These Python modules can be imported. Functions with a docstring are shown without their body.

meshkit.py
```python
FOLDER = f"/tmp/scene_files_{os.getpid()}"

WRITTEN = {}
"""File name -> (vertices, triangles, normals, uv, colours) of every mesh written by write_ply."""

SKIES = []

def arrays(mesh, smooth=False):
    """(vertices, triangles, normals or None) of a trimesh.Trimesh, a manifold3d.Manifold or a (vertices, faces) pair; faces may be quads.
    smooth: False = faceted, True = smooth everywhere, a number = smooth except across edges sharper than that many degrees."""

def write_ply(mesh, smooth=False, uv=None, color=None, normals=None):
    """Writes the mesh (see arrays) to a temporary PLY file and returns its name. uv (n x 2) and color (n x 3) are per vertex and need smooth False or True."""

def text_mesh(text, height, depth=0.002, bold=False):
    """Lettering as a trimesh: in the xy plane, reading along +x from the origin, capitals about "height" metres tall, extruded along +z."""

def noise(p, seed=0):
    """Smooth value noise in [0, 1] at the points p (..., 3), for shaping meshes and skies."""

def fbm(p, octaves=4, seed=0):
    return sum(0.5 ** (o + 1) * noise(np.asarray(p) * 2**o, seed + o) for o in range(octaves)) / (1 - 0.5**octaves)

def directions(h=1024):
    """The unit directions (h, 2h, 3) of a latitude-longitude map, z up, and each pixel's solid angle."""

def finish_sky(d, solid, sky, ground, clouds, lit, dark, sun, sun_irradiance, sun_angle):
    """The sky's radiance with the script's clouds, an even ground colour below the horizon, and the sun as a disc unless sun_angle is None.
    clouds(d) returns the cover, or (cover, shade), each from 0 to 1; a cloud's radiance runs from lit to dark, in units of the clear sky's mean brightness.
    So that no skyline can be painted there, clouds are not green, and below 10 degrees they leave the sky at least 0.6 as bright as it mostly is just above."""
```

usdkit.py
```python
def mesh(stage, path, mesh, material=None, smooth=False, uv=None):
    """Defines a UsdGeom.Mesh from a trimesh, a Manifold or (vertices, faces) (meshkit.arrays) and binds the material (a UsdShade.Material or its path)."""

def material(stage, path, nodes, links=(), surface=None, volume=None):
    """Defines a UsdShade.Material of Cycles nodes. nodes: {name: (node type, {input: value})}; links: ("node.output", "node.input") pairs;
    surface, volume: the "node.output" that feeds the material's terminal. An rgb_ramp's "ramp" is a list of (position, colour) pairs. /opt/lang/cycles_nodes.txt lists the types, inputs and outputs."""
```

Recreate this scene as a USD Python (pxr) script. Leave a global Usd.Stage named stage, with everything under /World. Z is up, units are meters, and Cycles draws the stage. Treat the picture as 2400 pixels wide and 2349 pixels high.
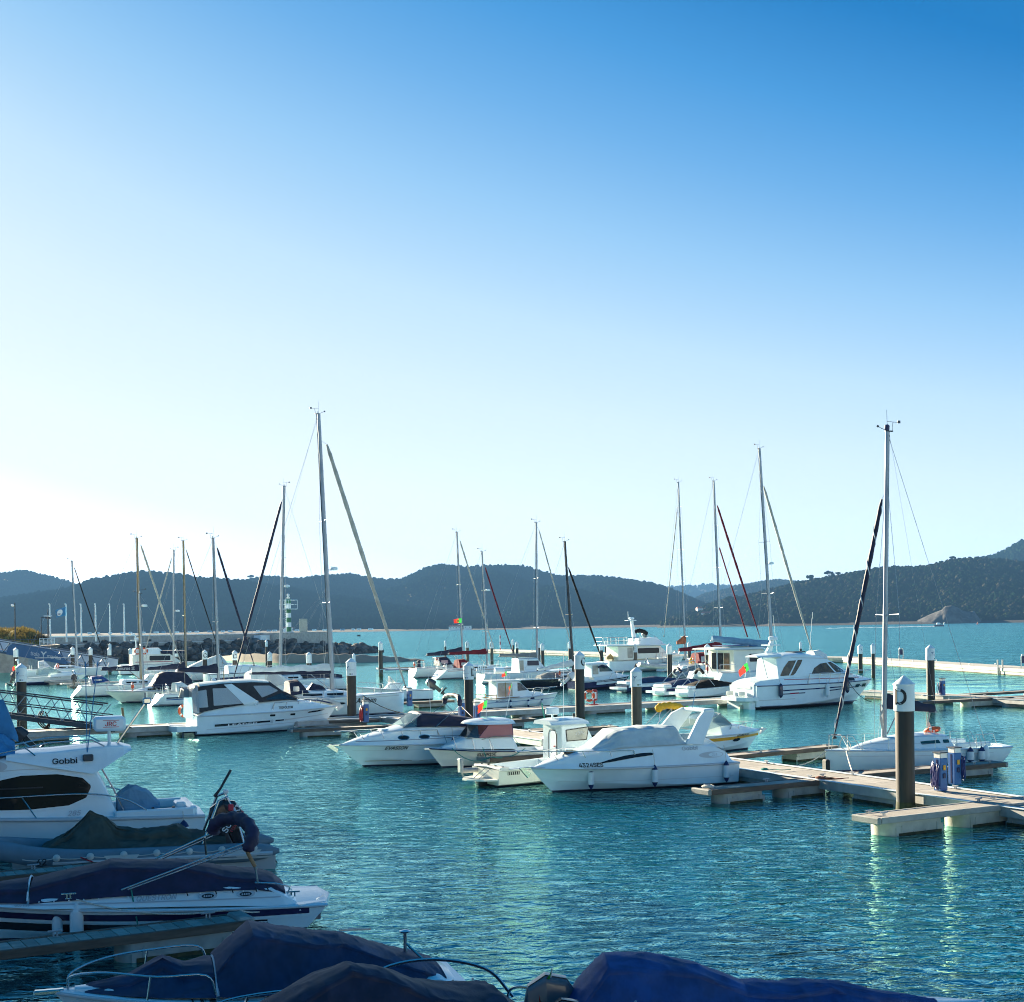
import math, random
import numpy as np
import trimesh
import usdkit, meshkit
from pxr import Usd, UsdGeom, UsdLux, UsdShade, Gf, Sdf, Vt
from shapely.geometry import Polygon, Point, box as sbox
from shapely import affinity
from scipy.interpolate import LinearNDInterpolator, NearestNDInterpolator

# ------------------------------------------------------------------ camera, sky, sun, exposure
stage = Usd.Stage.CreateInMemory()
UsdGeom.SetStageUpAxis(stage, "Z")
UsdGeom.SetStageMetersPerUnit(stage, 1.0)
W = UsdGeom.Xform.Define(stage, "/World")
UsdGeom.Scope.Define(stage, "/World/Looks")
FPX, EYE, ROLL, CY = 3300.0, 6.6, 0.0148, 1465.0          # lens in photograph pixels, eye height, roll, horizon row
cam = UsdGeom.Camera.Define(stage, "/World/camera")
cr, sr = math.cos(ROLL), math.sin(ROLL)
cam.AddTransformOp().Set(Gf.Matrix4d(cr, 0, -sr, 0, sr, 0, cr, 0, 0, -1, 0, 0, 0, 0, EYE, 1))
cam.CreateHorizontalApertureAttr(36.0)
cam.CreateVerticalApertureAttr(36.0 * 1002 / 1024)
cam.CreateFocalLengthAttr(36.0 * FPX / 2400)
cam.CreateVerticalApertureOffsetAttr((CY - 1174.5) / 2400 * 36)
cam.CreateClippingRangeAttr(Gf.Vec2f(0.5, 60000))
cam.CreateExposureAttr(2.35)
SUN_AZ, SUN_EL = math.radians(-36), math.radians(15)       # azimuth from +y towards +x, elevation
sun = UsdLux.DistantLight.Define(stage, "/World/sun")
sun.CreateIntensityAttr(1.25)
sun.CreateNormalizeAttr(True)
sun.CreateAngleAttr(0.5)
sun.CreateColorAttr(Gf.Vec3f(1.0, 0.86, 0.64))
sd = np.array([math.sin(SUN_AZ) * math.cos(SUN_EL), math.cos(SUN_AZ) * math.cos(SUN_EL), math.sin(SUN_EL)])
zx = sd; xx = np.cross([0, 0, 1.0], zx); xx /= np.linalg.norm(xx); yx = np.cross(zx, xx)
sun.AddTransformOp().Set(Gf.Matrix4d(*xx, 0, *yx, 0, *zx, 0, 0, 0, 0, 1))
dome = UsdLux.DomeLight.Define(stage, "/World/sky")
def srgb(*c):
    return tuple((x / 255 / 12.92 if x < 11 else ((x / 255 + .055) / 1.055) ** 2.4) for x in c)
# the physical sky's own brightness, graded through the photograph's cool palette (one curve for the whole sky)
sky = usdkit.material(stage, "/World/Looks/sky_air", {
    "s": ("sky_texture", {"sky_type": "single_scattering", "sun_disc": False, "sun_elevation": SUN_EL, "sun_rotation": SUN_AZ,
                          "altitude": 0.0, "air_density": 1.0, "aerosol_density": 0.13, "ozone_density": 1.0}),
    "l": ("rgb_to_bw", {}),
    "n": ("math", {"math_type": "multiply", "value2": 0.1}),
    "r": ("rgb_ramp", {"ramp": [(0.0, (0, .08, .20)), (.15, srgb(0, 106, 166)), (.26, srgb(0, 120, 194)), (.30, srgb(66, 150, 217)), (.34, srgb(105, 171, 228)), (.40, srgb(150, 199, 240)),
                                (.49, srgb(195, 225, 247)), (.60, srgb(219, 238, 251)), (.80, srgb(240, 249, 253)), (1.0, srgb(247, 252, 254))]}),
    "k0": ("math", {"math_type": "multiply", "value2": 1.05}),
    "k": ("math", {"math_type": "power", "value2": 1.7}),
    "x": ("math", {"math_type": "maximum", "value2": 1.0}),
    "g": ("math", {"math_type": "multiply", "value2": 3.92}),
    "u": ("mix", {"mix_type": "multiply", "fac": 1.0}),
    "b": ("background_shader", {"strength": 0.05})},
    [("s.color", "l.color"), ("l.val", "n.value1"), ("n.value", "r.fac"), ("n.value", "k0.value1"), ("k0.value", "k.value1"), ("k.value", "x.value1"), ("x.value", "g.value1"),
     ("r.color", "u.color1"), ("g.value", "u.color2"), ("u.color", "b.color")], surface="b.background")
UsdShade.MaterialBindingAPI.Apply(dome.GetPrim()).Bind(sky)

# ------------------------------------------------------------------ photograph pixel -> point of the place
def ray(px, py):
    u, v = (px - 1200) / FPX, (CY - py) / FPX
    return u * cr + v * sr, -u * sr + v * cr               # x/y and z/y of the ray

def P(px, py, z=0.0):
    x, k = ray(px, py)
    t = (z - EYE) / k
    return np.array([x * t, t, z])

def PY(px, py, y):
    x, k = ray(px, py)
    return np.array([x * y, y, EYE + k * y])

# ------------------------------------------------------------------ scene helpers
_used = {}
def numbered(parent, name):
    n = _used.get((parent, name), 0)
    _used[(parent, name)] = n + 1
    return f"{parent}/{name}" if n == 0 else f"{parent}/{name}_{n:03d}"

def tag(prim, **k):
    for a, b in k.items():
        if b:
            prim.SetCustomDataByKey(a, b)

def thing(name, label, cat, loc=(0, 0, 0), rz=0.0, group=None, kind=None):
    path = numbered("/World", name)
    x = UsdGeom.Xform.Define(stage, path)
    x.AddTranslateOp().Set(Gf.Vec3d(*map(float, loc)))
    x.AddRotateZOp().Set(float(rz))
    tag(x.GetPrim(), label=label, category=cat, group=group, kind=kind)
    return path

def part(parent, name, mesh, mat, smooth=35, label=None, kind=None, **k):
    path = numbered(parent, name)
    if isinstance(mesh, list):
        mesh = cat(mesh)
    m = usdkit.mesh(stage, path, mesh, M[mat], smooth)
    tag(m.GetPrim(), label=label, kind=kind, **k)
    return path

def solo(name, mesh, mat, label=None, category=None, group=None, kind=None, smooth=35):
    return part("/World", name, mesh, mat, smooth, label, kind, category=category, group=group)

def copy(src, name, label, cat_, loc, rz, group=None):
    path = numbered("/World", name)
    x = UsdGeom.Xform.Define(stage, path)
    x.GetPrim().GetReferences().AddInternalReference(src)
    x.GetPrim().SetInstanceable(True)
    x.ClearXformOpOrder()
    x.AddTranslateOp(opSuffix="c").Set(Gf.Vec3d(*map(float, loc)))
    x.AddRotateZOp(opSuffix="c").Set(float(rz))
    tag(x.GetPrim(), label=label, category=cat_, group=group)
    return path

# ------------------------------------------------------------------ mesh helpers: everything is a (vertices, triangles) pair
def cat(ms):
    vs, fs, n = [], [], 0
    for m in ms:
        v, f = (np.asarray(m.vertices), np.asarray(m.faces)) if hasattr(m, "faces") else m
        vs.append(v); fs.append(np.asarray(f) + n); n += len(v)
    return np.vstack(vs), np.vstack(fs)

def move(m, t=(0, 0, 0), rz=0.0, ry=0.0, rx=0.0, s=1.0):
    v, f = (np.asarray(m.vertices, float), np.asarray(m.faces)) if hasattr(m, "faces") else (np.asarray(m[0], float), m[1])
    v = v * np.asarray(s, float)
    for ang, (a, b) in ((rx, (1, 2)), (ry, (2, 0)), (rz, (0, 1))):
        if ang:
            c, q = math.cos(math.radians(ang)), math.sin(math.radians(ang))
            va, vb = v[:, a].copy(), v[:, b].copy()
            v = v.copy(); v[:, a] = c * va - q * vb; v[:, b] = q * va + c * vb
    return v + np.asarray(t, float), f

def bx(x0, x1, y0, y1, z0, z1, c=0.0):
    """Box, with edges chamfered by c."""
    if not c:
        v = np.array([[x, y, z] for z in (z0, z1) for y in (y0, y1) for x in (x0, x1)], float)
        f = np.array([[0, 2, 3], [0, 3, 1], [4, 5, 7], [4, 7, 6], [0, 1, 5], [0, 5, 4], [2, 6, 7], [2, 7, 3], [0, 4, 6], [0, 6, 2], [1, 3, 7], [1, 7, 5]])
        return v, f
    import itertools
    pts = []
    for sx, sy, sz in itertools.product((0, 1), repeat=3):
        x, y, z = (x0, x1)[sx], (y0, y1)[sy], (z0, z1)[sz]
        dx, dy, dz = (c, -c)[sx], (c, -c)[sy], (c, -c)[sz]
        pts += [[x + dx, y + dy, z], [x + dx, y, z + dz], [x, y + dy, z + dz]]
    h = trimesh.Trimesh(pts).convex_hull
    return np.array(h.vertices), np.array(h.faces)

def tube(pts, r, n=6, closed=False, taper=None):
    p = np.asarray(pts, float)
    k = len(p)
    if closed:
        d = np.roll(p, -1, 0) - np.roll(p, 1, 0)
    else:
        d = np.gradient(p, axis=0)
    d /= np.maximum(np.linalg.norm(d, axis=1, keepdims=True), 1e-9)
    up = np.array([0, 0, 1.0]) if abs(d[0, 2]) < 0.9 else np.array([1.0, 0, 0])
    rr = np.full(k, r) if np.ndim(r) == 0 else np.asarray(r, float)
    v = []
    a = np.linspace(0, 2 * math.pi, n, endpoint=False)
    for i in range(k):
        x = up - d[i] * np.dot(up, d[i])
        x /= max(np.linalg.norm(x), 1e-9)
        up = x
        y = np.cross(d[i], x)
        v.append(p[i] + rr[i] * (np.cos(a)[:, None] * x + np.sin(a)[:, None] * y))
    v = np.vstack(v)
    f = []
    for i in range(k if closed else k - 1):
        j = (i + 1) % k
        for q in range(n):
            q2 = (q + 1) % n
            f += [[i * n + q, i * n + q2, j * n + q2], [i * n + q, j * n + q2, j * n + q]]
    if not closed:
        for q in range(1, n - 1):
            f += [[0, q + 1, q], [(k - 1) * n, (k - 1) * n + q, (k - 1) * n + q + 1]]
    return v, np.array(f)

def lathe(prof, n=16, axis="z"):
    """prof: (radius, height) pairs."""
    a = np.linspace(0, 2 * math.pi, n, endpoint=False)
    v = np.vstack([np.stack([r * np.cos(a), r * np.sin(a), np.full(n, z)], 1) for r, z in prof])
    f = []
    for i in range(len(prof) - 1):
        for q in range(n):
            q2 = (q + 1) % n
            f += [[i * n + q, i * n + q2, (i + 1) * n + q2], [i * n + q, (i + 1) * n + q2, (i + 1) * n + q]]
    for q in range(1, n - 1):
        e = (len(prof) - 1) * n
        f += [[0, q + 1, q], [e, e + q, e + q + 1]]
    m = v, np.array(f)
    return m if axis == "z" else move(m, ry=90)

def grid(Pts, flip=False):
    """Quad grid (n, m, 3) -> mesh."""
    n, m = Pts.shape[:2]
    i = np.arange(n * m).reshape(n, m)
    a, b, c, d = i[:-1, :-1].ravel(), i[1:, :-1].ravel(), i[1:, 1:].ravel(), i[:-1, 1:].ravel()
    f = np.vstack([np.stack([a, b, c], 1), np.stack([a, c, d], 1)])
    return Pts.reshape(-1, 3), f[:, ::-1] if flip else f

def fan(loop, flip=False):
    """Closes a loop of points with a fan from its centre."""
    p = np.asarray(loop, float)
    v = np.vstack([p, p.mean(0)])
    n = len(p)
    f = np.array([[i, (i + 1) % n, n] for i in range(n)])
    return v, f[:, ::-1] if flip else f

def prism(poly, depth, t=(0, 0, 0), rz=0, rx=0, ry=0):
    """(x, y) polygon extruded along +z, then moved."""
    m = trimesh.creation.extrude_polygon(poly if hasattr(poly, "exterior") else Polygon(poly), depth, engine="earcut")
    return move(m, t, rz, ry, rx)

def sag(a, b, drop, n=8):
    a, b = np.asarray(a, float), np.asarray(b, float)
    t = np.linspace(0, 1, n)[:, None]
    p = a + (b - a) * t
    p[:, 2] -= (4 * drop * t * (1 - t))[:, 0]
    return p

def smoothline(pts, n=40):
    """Catmull-Rom through the points."""
    p = np.asarray(pts, float)
    q = np.vstack([2 * p[0] - p[1], p, 2 * p[-1] - p[-2]])
    out = []
    for s in np.linspace(0, len(p) - 1, n):
        i = min(int(s), len(p) - 2); t = s - i
        a, b, c, d = q[i], q[i + 1], q[i + 2], q[i + 3]
        out.append(0.5 * (2 * b + (c - a) * t + (2 * a - 5 * b + 4 * c - d) * t * t + (3 * b - a - 3 * c + d) * t ** 3))
    return np.array(out)

# ------------------------------------------------------------------ materials
M = {}
def mat(name, col, rough=0.5, metal=0.0, var=0.0, vscale=3.0, bump=0.0, bscale=30.0, spec=0.5, coat=0.0, stretch=(1, 1, 1), col2=None, sub=0.0):
    nodes = {"p": ("principled_bsdf", {"base_color": col, "roughness": rough, "metallic": metal, "specular_ior_level": spec, "coat_weight": coat, "coat_roughness": 0.05})}
    links = []
    if var or bump or col2:
        nodes["g"] = ("texture_coordinate", {})
        nodes["m"] = ("mapping", {"scale": stretch})
        links.append(("g.object", "m.vector"))
    if var or col2:
        c2 = col2 or tuple(c * (1 - var) for c in col)
        c1 = col if col2 else tuple(min(1, c * (1 + var * 0.4)) for c in col)
        nodes["n"] = ("noise_texture", {"scale": vscale, "detail": 5.0, "roughness": 0.6})
        nodes["r"] = ("rgb_ramp", {"ramp": [(0.0, c2), (0.36, c2), (0.64, c1), (1.0, c1)]})
        links += [("m.vector", "n.vector"), ("n.fac", "r.fac"), ("r.color", "p.base_color")]
    if bump:
        nodes["bn"] = ("noise_texture", {"scale": bscale, "detail": 3.0})
        nodes["b"] = ("bump", {"distance": bump, "strength": 1.0})
        links += [("m.vector", "bn.vector"), ("bn.fac", "b.height"), ("b.normal", "p.normal")]
    M[name] = usdkit.material(stage, "/World/Looks/" + name, nodes, links, surface="p.BSDF")
    return M[name]

mat("gelcoat", (0.69, 0.79, 0.81), 0.22, var=0.05, vscale=1.2, coat=0.3)
mat("gelcoat_cream", (0.74, 0.75, 0.66), 0.25, var=0.06, vscale=1.2, coat=0.2)
mat("gelcoat_grey", (0.50, 0.53, 0.54), 0.3, var=0.06, vscale=1.5)
mat("gelcoat_navy", (0.012, 0.016, 0.05), 0.18, coat=0.4)
mat("gelcoat_purple", (0.022, 0.012, 0.05), 0.18, coat=0.4)
mat("gelcoat_black", (0.012, 0.012, 0.014), 0.2, coat=0.3)
mat("antifoul", (0.012, 0.014, 0.035), 0.6, var=0.4, vscale=4)
mat("nonskid", (0.66, 0.67, 0.64), 0.6, var=0.08, vscale=2, bump=0.002, bscale=90)
mat("navy_canvas", (0.010, 0.013, 0.040), 0.62, var=0.3, vscale=2, bump=0.012, bscale=5.0, spec=0.4, stretch=(1.6, 0.6, 1.6))
mat("blue_canvas", (0.010, 0.055, 0.21), 0.62, var=0.3, vscale=2, bump=0.012, bscale=5.0, spec=0.4, stretch=(1.6, 0.6, 1.6))
mat("light_blue_canvas", (0.05, 0.22, 0.42), 0.75, var=0.2, vscale=2, bump=0.006, bscale=8, spec=0.3)
mat("steel_blue_canvas", (0.16, 0.30, 0.42), 0.8, var=0.15, vscale=2, bump=0.01, bscale=6, spec=0.2)
mat("purple_canvas", (0.024, 0.018, 0.052), 0.62, var=0.3, vscale=2, bump=0.012, bscale=5.0, spec=0.4, stretch=(1.6, 0.6, 1.6))
mat("red_canvas", (0.16, 0.010, 0.018), 0.8, var=0.25, vscale=2.5, bump=0.008, bscale=8, spec=0.2)
mat("white_canvas", (0.66, 0.71, 0.70), 0.8, var=0.12, vscale=2, bump=0.012, bscale=5, spec=0.2)
mat("grey_white_cover", (0.46, 0.55, 0.58), 0.8, var=0.12, vscale=2, bump=0.012, bscale=5, spec=0.2)
mat("blue_navy_canvas", (0.012, 0.030, 0.085), 0.62, var=0.3, vscale=2, bump=0.012, bscale=5.0, spec=0.4, stretch=(1.6, 0.6, 1.6))
mat("black_navy_canvas", (0.012, 0.016, 0.045), 0.62, var=0.3, vscale=2, bump=0.012, bscale=5.0, spec=0.4, stretch=(1.6, 0.6, 1.6))
mat("furl_beige", (0.46, 0.44, 0.38), 0.8, var=0.25, vscale=1.5, bump=0.01, bscale=7, spec=0.2)
mat("orange_canvas", (0.45, 0.12, 0.04), 0.8, var=0.3, vscale=2)
mat("grey_canvas", (0.20, 0.21, 0.21), 0.85, var=0.2, vscale=2.5, bump=0.010, bscale=7, spec=0.2)
mat("charcoal_canvas", (0.045, 0.045, 0.05), 0.85, var=0.2, vscale=2.5, bump=0.006, bscale=8, spec=0.2)
mat("black_canvas", (0.014, 0.012, 0.010), 0.85, var=0.3, vscale=2.5, bump=0.008, bscale=7, spec=0.2)
mat("green_tarp", (0.060, 0.075, 0.062), 0.8, var=0.3, vscale=2, bump=0.010, bscale=6, spec=0.2)
mat("yellow_canvas", (0.62, 0.36, 0.03), 0.8, var=0.2, vscale=3, bump=0.008, bscale=8, spec=0.2)
mat("orange", (0.62, 0.09, 0.02), 0.5, var=0.15, vscale=3)
mat("red_paint", (0.42, 0.02, 0.02), 0.4, var=0.15, vscale=3)
mat("yellow_paint", (0.65, 0.33, 0.02), 0.35)
mat("green_paint", (0.01, 0.13, 0.05), 0.4)
mat("white_paint", (0.66, 0.74, 0.76), 0.4, var=0.07, vscale=2)
mat("letter_black", (0.010, 0.010, 0.012), 0.5)
mat("letter_blue", (0.02, 0.09, 0.22), 0.5)
mat("letter_grey", (0.42, 0.46, 0.50), 0.5)
mat("letter_pale", (0.75, 0.78, 0.78), 0.5)
mat("letter_red", (0.5, 0.03, 0.05), 0.5)
mat("stripe_navy", (0.012, 0.02, 0.08), 0.3)
mat("stripe_blue", (0.03, 0.13, 0.36), 0.3)
mat("stripe_red", (0.30, 0.02, 0.05), 0.3)
mat("stripe_gold", (0.30, 0.20, 0.07), 0.4)
mat("stainless", (0.62, 0.62, 0.62), 0.18, 1.0)
mat("aluminium", (0.34, 0.37, 0.40), 0.38, 0.45, var=0.1, vscale=1.5)
mat("mast_dark", (0.030, 0.028, 0.030), 0.4)
mat("mast_wood", (0.26, 0.19, 0.085), 0.45, var=0.3, vscale=3, stretch=(1, 1, 0.08))
mat("wire", (0.40, 0.41, 0.42), 0.4, 0.6)
mat("rope_white", (0.62, 0.58, 0.50), 0.9, var=0.3, vscale=30)
mat("rope_black", (0.02, 0.02, 0.024), 0.9)
mat("rope_green", (0.03, 0.25, 0.20), 0.9, var=0.3, vscale=20)
mat("rope_rust", (0.26, 0.09, 0.05), 0.9, var=0.3, vscale=20)
mat("hose_blue", (0.016, 0.024, 0.14), 0.35)
mat("hose_red", (0.35, 0.02, 0.03), 0.4)
mat("rubber", (0.018, 0.018, 0.018), 0.7)
mat("engine_black", (0.014, 0.015, 0.018), 0.25, coat=0.3)
mat("engine_grey", (0.10, 0.12, 0.14), 0.3, coat=0.3)
mat("engine_silver", (0.55, 0.57, 0.58), 0.3, 0.3)
mat("hypalon_grey", (0.13, 0.19, 0.23), 0.55, var=0.12, vscale=2)
mat("hypalon_light", (0.50, 0.50, 0.46), 0.5, var=0.12, vscale=3)
mat("teak", (0.30, 0.17, 0.075), 0.6, var=0.3, vscale=4, stretch=(0.3, 4, 4))
mat("window_dark", (0.010, 0.011, 0.012), 0.08, spec=0.35)
mat("window_teal", (0.012, 0.05, 0.05), 0.06, spec=0.7)
mat("window_brown", (0.10, 0.065, 0.03), 0.08, spec=0.7, var=0.5, vscale=3)
mat("window_navy", (0.008, 0.010, 0.035), 0.3)
mat("window_pale", (0.36, 0.36, 0.30), 0.12, spec=0.6, var=0.3, vscale=1.5)
mat("pile_black", (0.030, 0.022, 0.016), 0.55, var=0.55, vscale=1.6, stretch=(3, 3, 0.15), bump=0.004, bscale=20)
mat("pile_brown", (0.12, 0.088, 0.058), 0.6, var=0.5, vscale=1.6, stretch=(3, 3, 0.15), bump=0.004, bscale=20)
mat("concrete", (0.36, 0.36, 0.33), 0.85, var=0.22, vscale=1.6, bump=0.004, bscale=25)
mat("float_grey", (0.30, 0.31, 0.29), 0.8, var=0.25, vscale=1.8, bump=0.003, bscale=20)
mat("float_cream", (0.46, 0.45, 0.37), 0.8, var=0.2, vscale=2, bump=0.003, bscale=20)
mat("algae", (0.05, 0.05, 0.018), 0.9, var=0.5, vscale=6)
mat("deck_plank", (0.34, 0.315, 0.27), 0.75, var=0.28, vscale=2.2, bump=0.004, bscale=22, stretch=(0.5, 3, 3))
mat("deck_plank_b", (0.29, 0.27, 0.235), 0.75, var=0.28, vscale=2.6, bump=0.004, bscale=22, stretch=(0.5, 3, 3))
mat("deck_plank_c", (0.39, 0.365, 0.32), 0.75, var=0.25, vscale=1.8, bump=0.004, bscale=22, stretch=(0.5, 3, 3))
mat("beam_alu", (0.42, 0.42, 0.40), 0.55, 0.2, var=0.2, vscale=2)
mat("beam_wood", (0.115, 0.082, 0.06), 0.75, var=0.4, vscale=3, stretch=(0.4, 3, 3))
mat("pedestal_blue", (0.02, 0.11, 0.32), 0.35)
mat("lamp_white", (0.75, 0.75, 0.72), 0.4)
mat("steel_dark", (0.06, 0.07, 0.08), 0.5, 0.3, var=0.3, vscale=4)
mat("steel_blue", (0.05, 0.085, 0.13), 0.45, 0.2, var=0.2, vscale=2)
mat("banner_blue", (0.03, 0.09, 0.20), 0.6)
mat("mesh_pale", (0.40, 0.48, 0.56), 0.6)
mat("rock", (0.11, 0.105, 0.10), 0.9, spec=0.1, var=0.45, vscale=1.2, bump=0.03, bscale=5)
mat("rock_b", (0.16, 0.155, 0.145), 0.9, spec=0.1, var=0.4, vscale=1.2, bump=0.03, bscale=5)
mat("rock_c", (0.075, 0.07, 0.065), 0.9, spec=0.1, var=0.4, vscale=1.2, bump=0.03, bscale=5)
mat("beach_dark", (0.028, 0.028, 0.026), 0.95, spec=0.1, var=0.4, vscale=0.05)
mat("sand", (0.27, 0.24, 0.19), 0.95, spec=0.1, var=0.2, vscale=0.12, bump=0.01, bscale=3)
mat("dune", (0.36, 0.27, 0.07), 0.95, spec=0.1, var=0.45, vscale=0.9)
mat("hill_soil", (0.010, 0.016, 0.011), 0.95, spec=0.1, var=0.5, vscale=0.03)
mat("cliff", (0.075, 0.075, 0.074), 0.95, spec=0.1, var=0.5, vscale=0.07, stretch=(2, 2, 0.5))
mat("roof_tile", (0.36, 0.09, 0.05), 0.8, var=0.2, vscale=0.5)
mat("stucco", (0.62, 0.60, 0.55), 0.85, var=0.1, vscale=0.4)
mat("bark", (0.06, 0.045, 0.03), 0.9, var=0.3, vscale=2)
mat("skin", (0.42, 0.24, 0.16), 0.55)
mat("hair", (0.03, 0.018, 0.01), 0.7)
mat("cloth_red", (0.42, 0.09, 0.08), 0.85, var=0.2, vscale=6)
mat("denim", (0.05, 0.07, 0.13), 0.85, var=0.2, vscale=6)

def leaf(name, c, c2):
    M[name] = usdkit.material(stage, "/World/Looks/" + name, {
        "o": ("object_info", {}), "g": ("texture_coordinate", {}), "n": ("noise_texture", {"scale": 0.7, "detail": 3.0}),
        "a": ("math", {"math_type": "add"}), "h": ("math", {"math_type": "multiply", "value2": 0.5}),
        "r": ("rgb_ramp", {"ramp": [(0.2, c2), (0.5, c), (0.8, tuple(1.5 * x for x in c))]}),
        "p": ("principled_bsdf", {"roughness": 0.9, "specular_ior_level": 0.0}), "t": ("translucent_bsdf", {}), "x": ("mix_closure", {"fac": 0.22})},
        [("g.object", "n.vector"), ("o.random", "a.value1"), ("n.fac", "a.value2"), ("a.value", "h.value1"), ("h.value", "r.fac"), ("r.color", "p.base_color"), ("r.color", "t.color"),
         ("p.BSDF", "x.closure1"), ("t.BSDF", "x.closure2")], surface="x.closure")
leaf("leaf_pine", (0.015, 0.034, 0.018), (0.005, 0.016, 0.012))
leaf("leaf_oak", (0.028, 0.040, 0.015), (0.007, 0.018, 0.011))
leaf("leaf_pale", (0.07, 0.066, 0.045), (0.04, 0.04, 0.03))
leaf("leaf_grass", (0.30, 0.21, 0.05), (0.16, 0.13, 0.04))

def pane(name, col, see, rough=0.03):
    M[name] = usdkit.material(stage, "/World/Looks/" + name, {
        "t": ("transparent_bsdf", {"color": tuple(0.5 + 0.5 * c for c in col)}), "g": ("glossy_bsdf", {"roughness": rough}), "f": ("fresnel", {"IOR": 2.0}),
    "fm": ("map_range", {"from_min": 0.0, "from_max": 0.8, "to_min": 0.16, "to_max": 1.0}), "m": ("mix_closure", {}),
        "d": ("diffuse_bsdf", {"color": col}), "x": ("mix_closure", {"fac": see})},
        [("f.fac", "m.fac"), ("t.BSDF", "m.closure1"), ("g.BSDF", "m.closure2"), ("d.BSDF", "x.closure1"), ("m.closure", "x.closure2")], surface="x.closure")
pane("vinyl", (0.75, 0.75, 0.72), 0.72)
pane("glass_clear", (0.25, 0.40, 0.42), 0.85)
pane("glass_tint", (0.03, 0.05, 0.06), 0.6)
pane("vinyl_pink", (0.34, 0.14, 0.15), 0.25)

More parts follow.
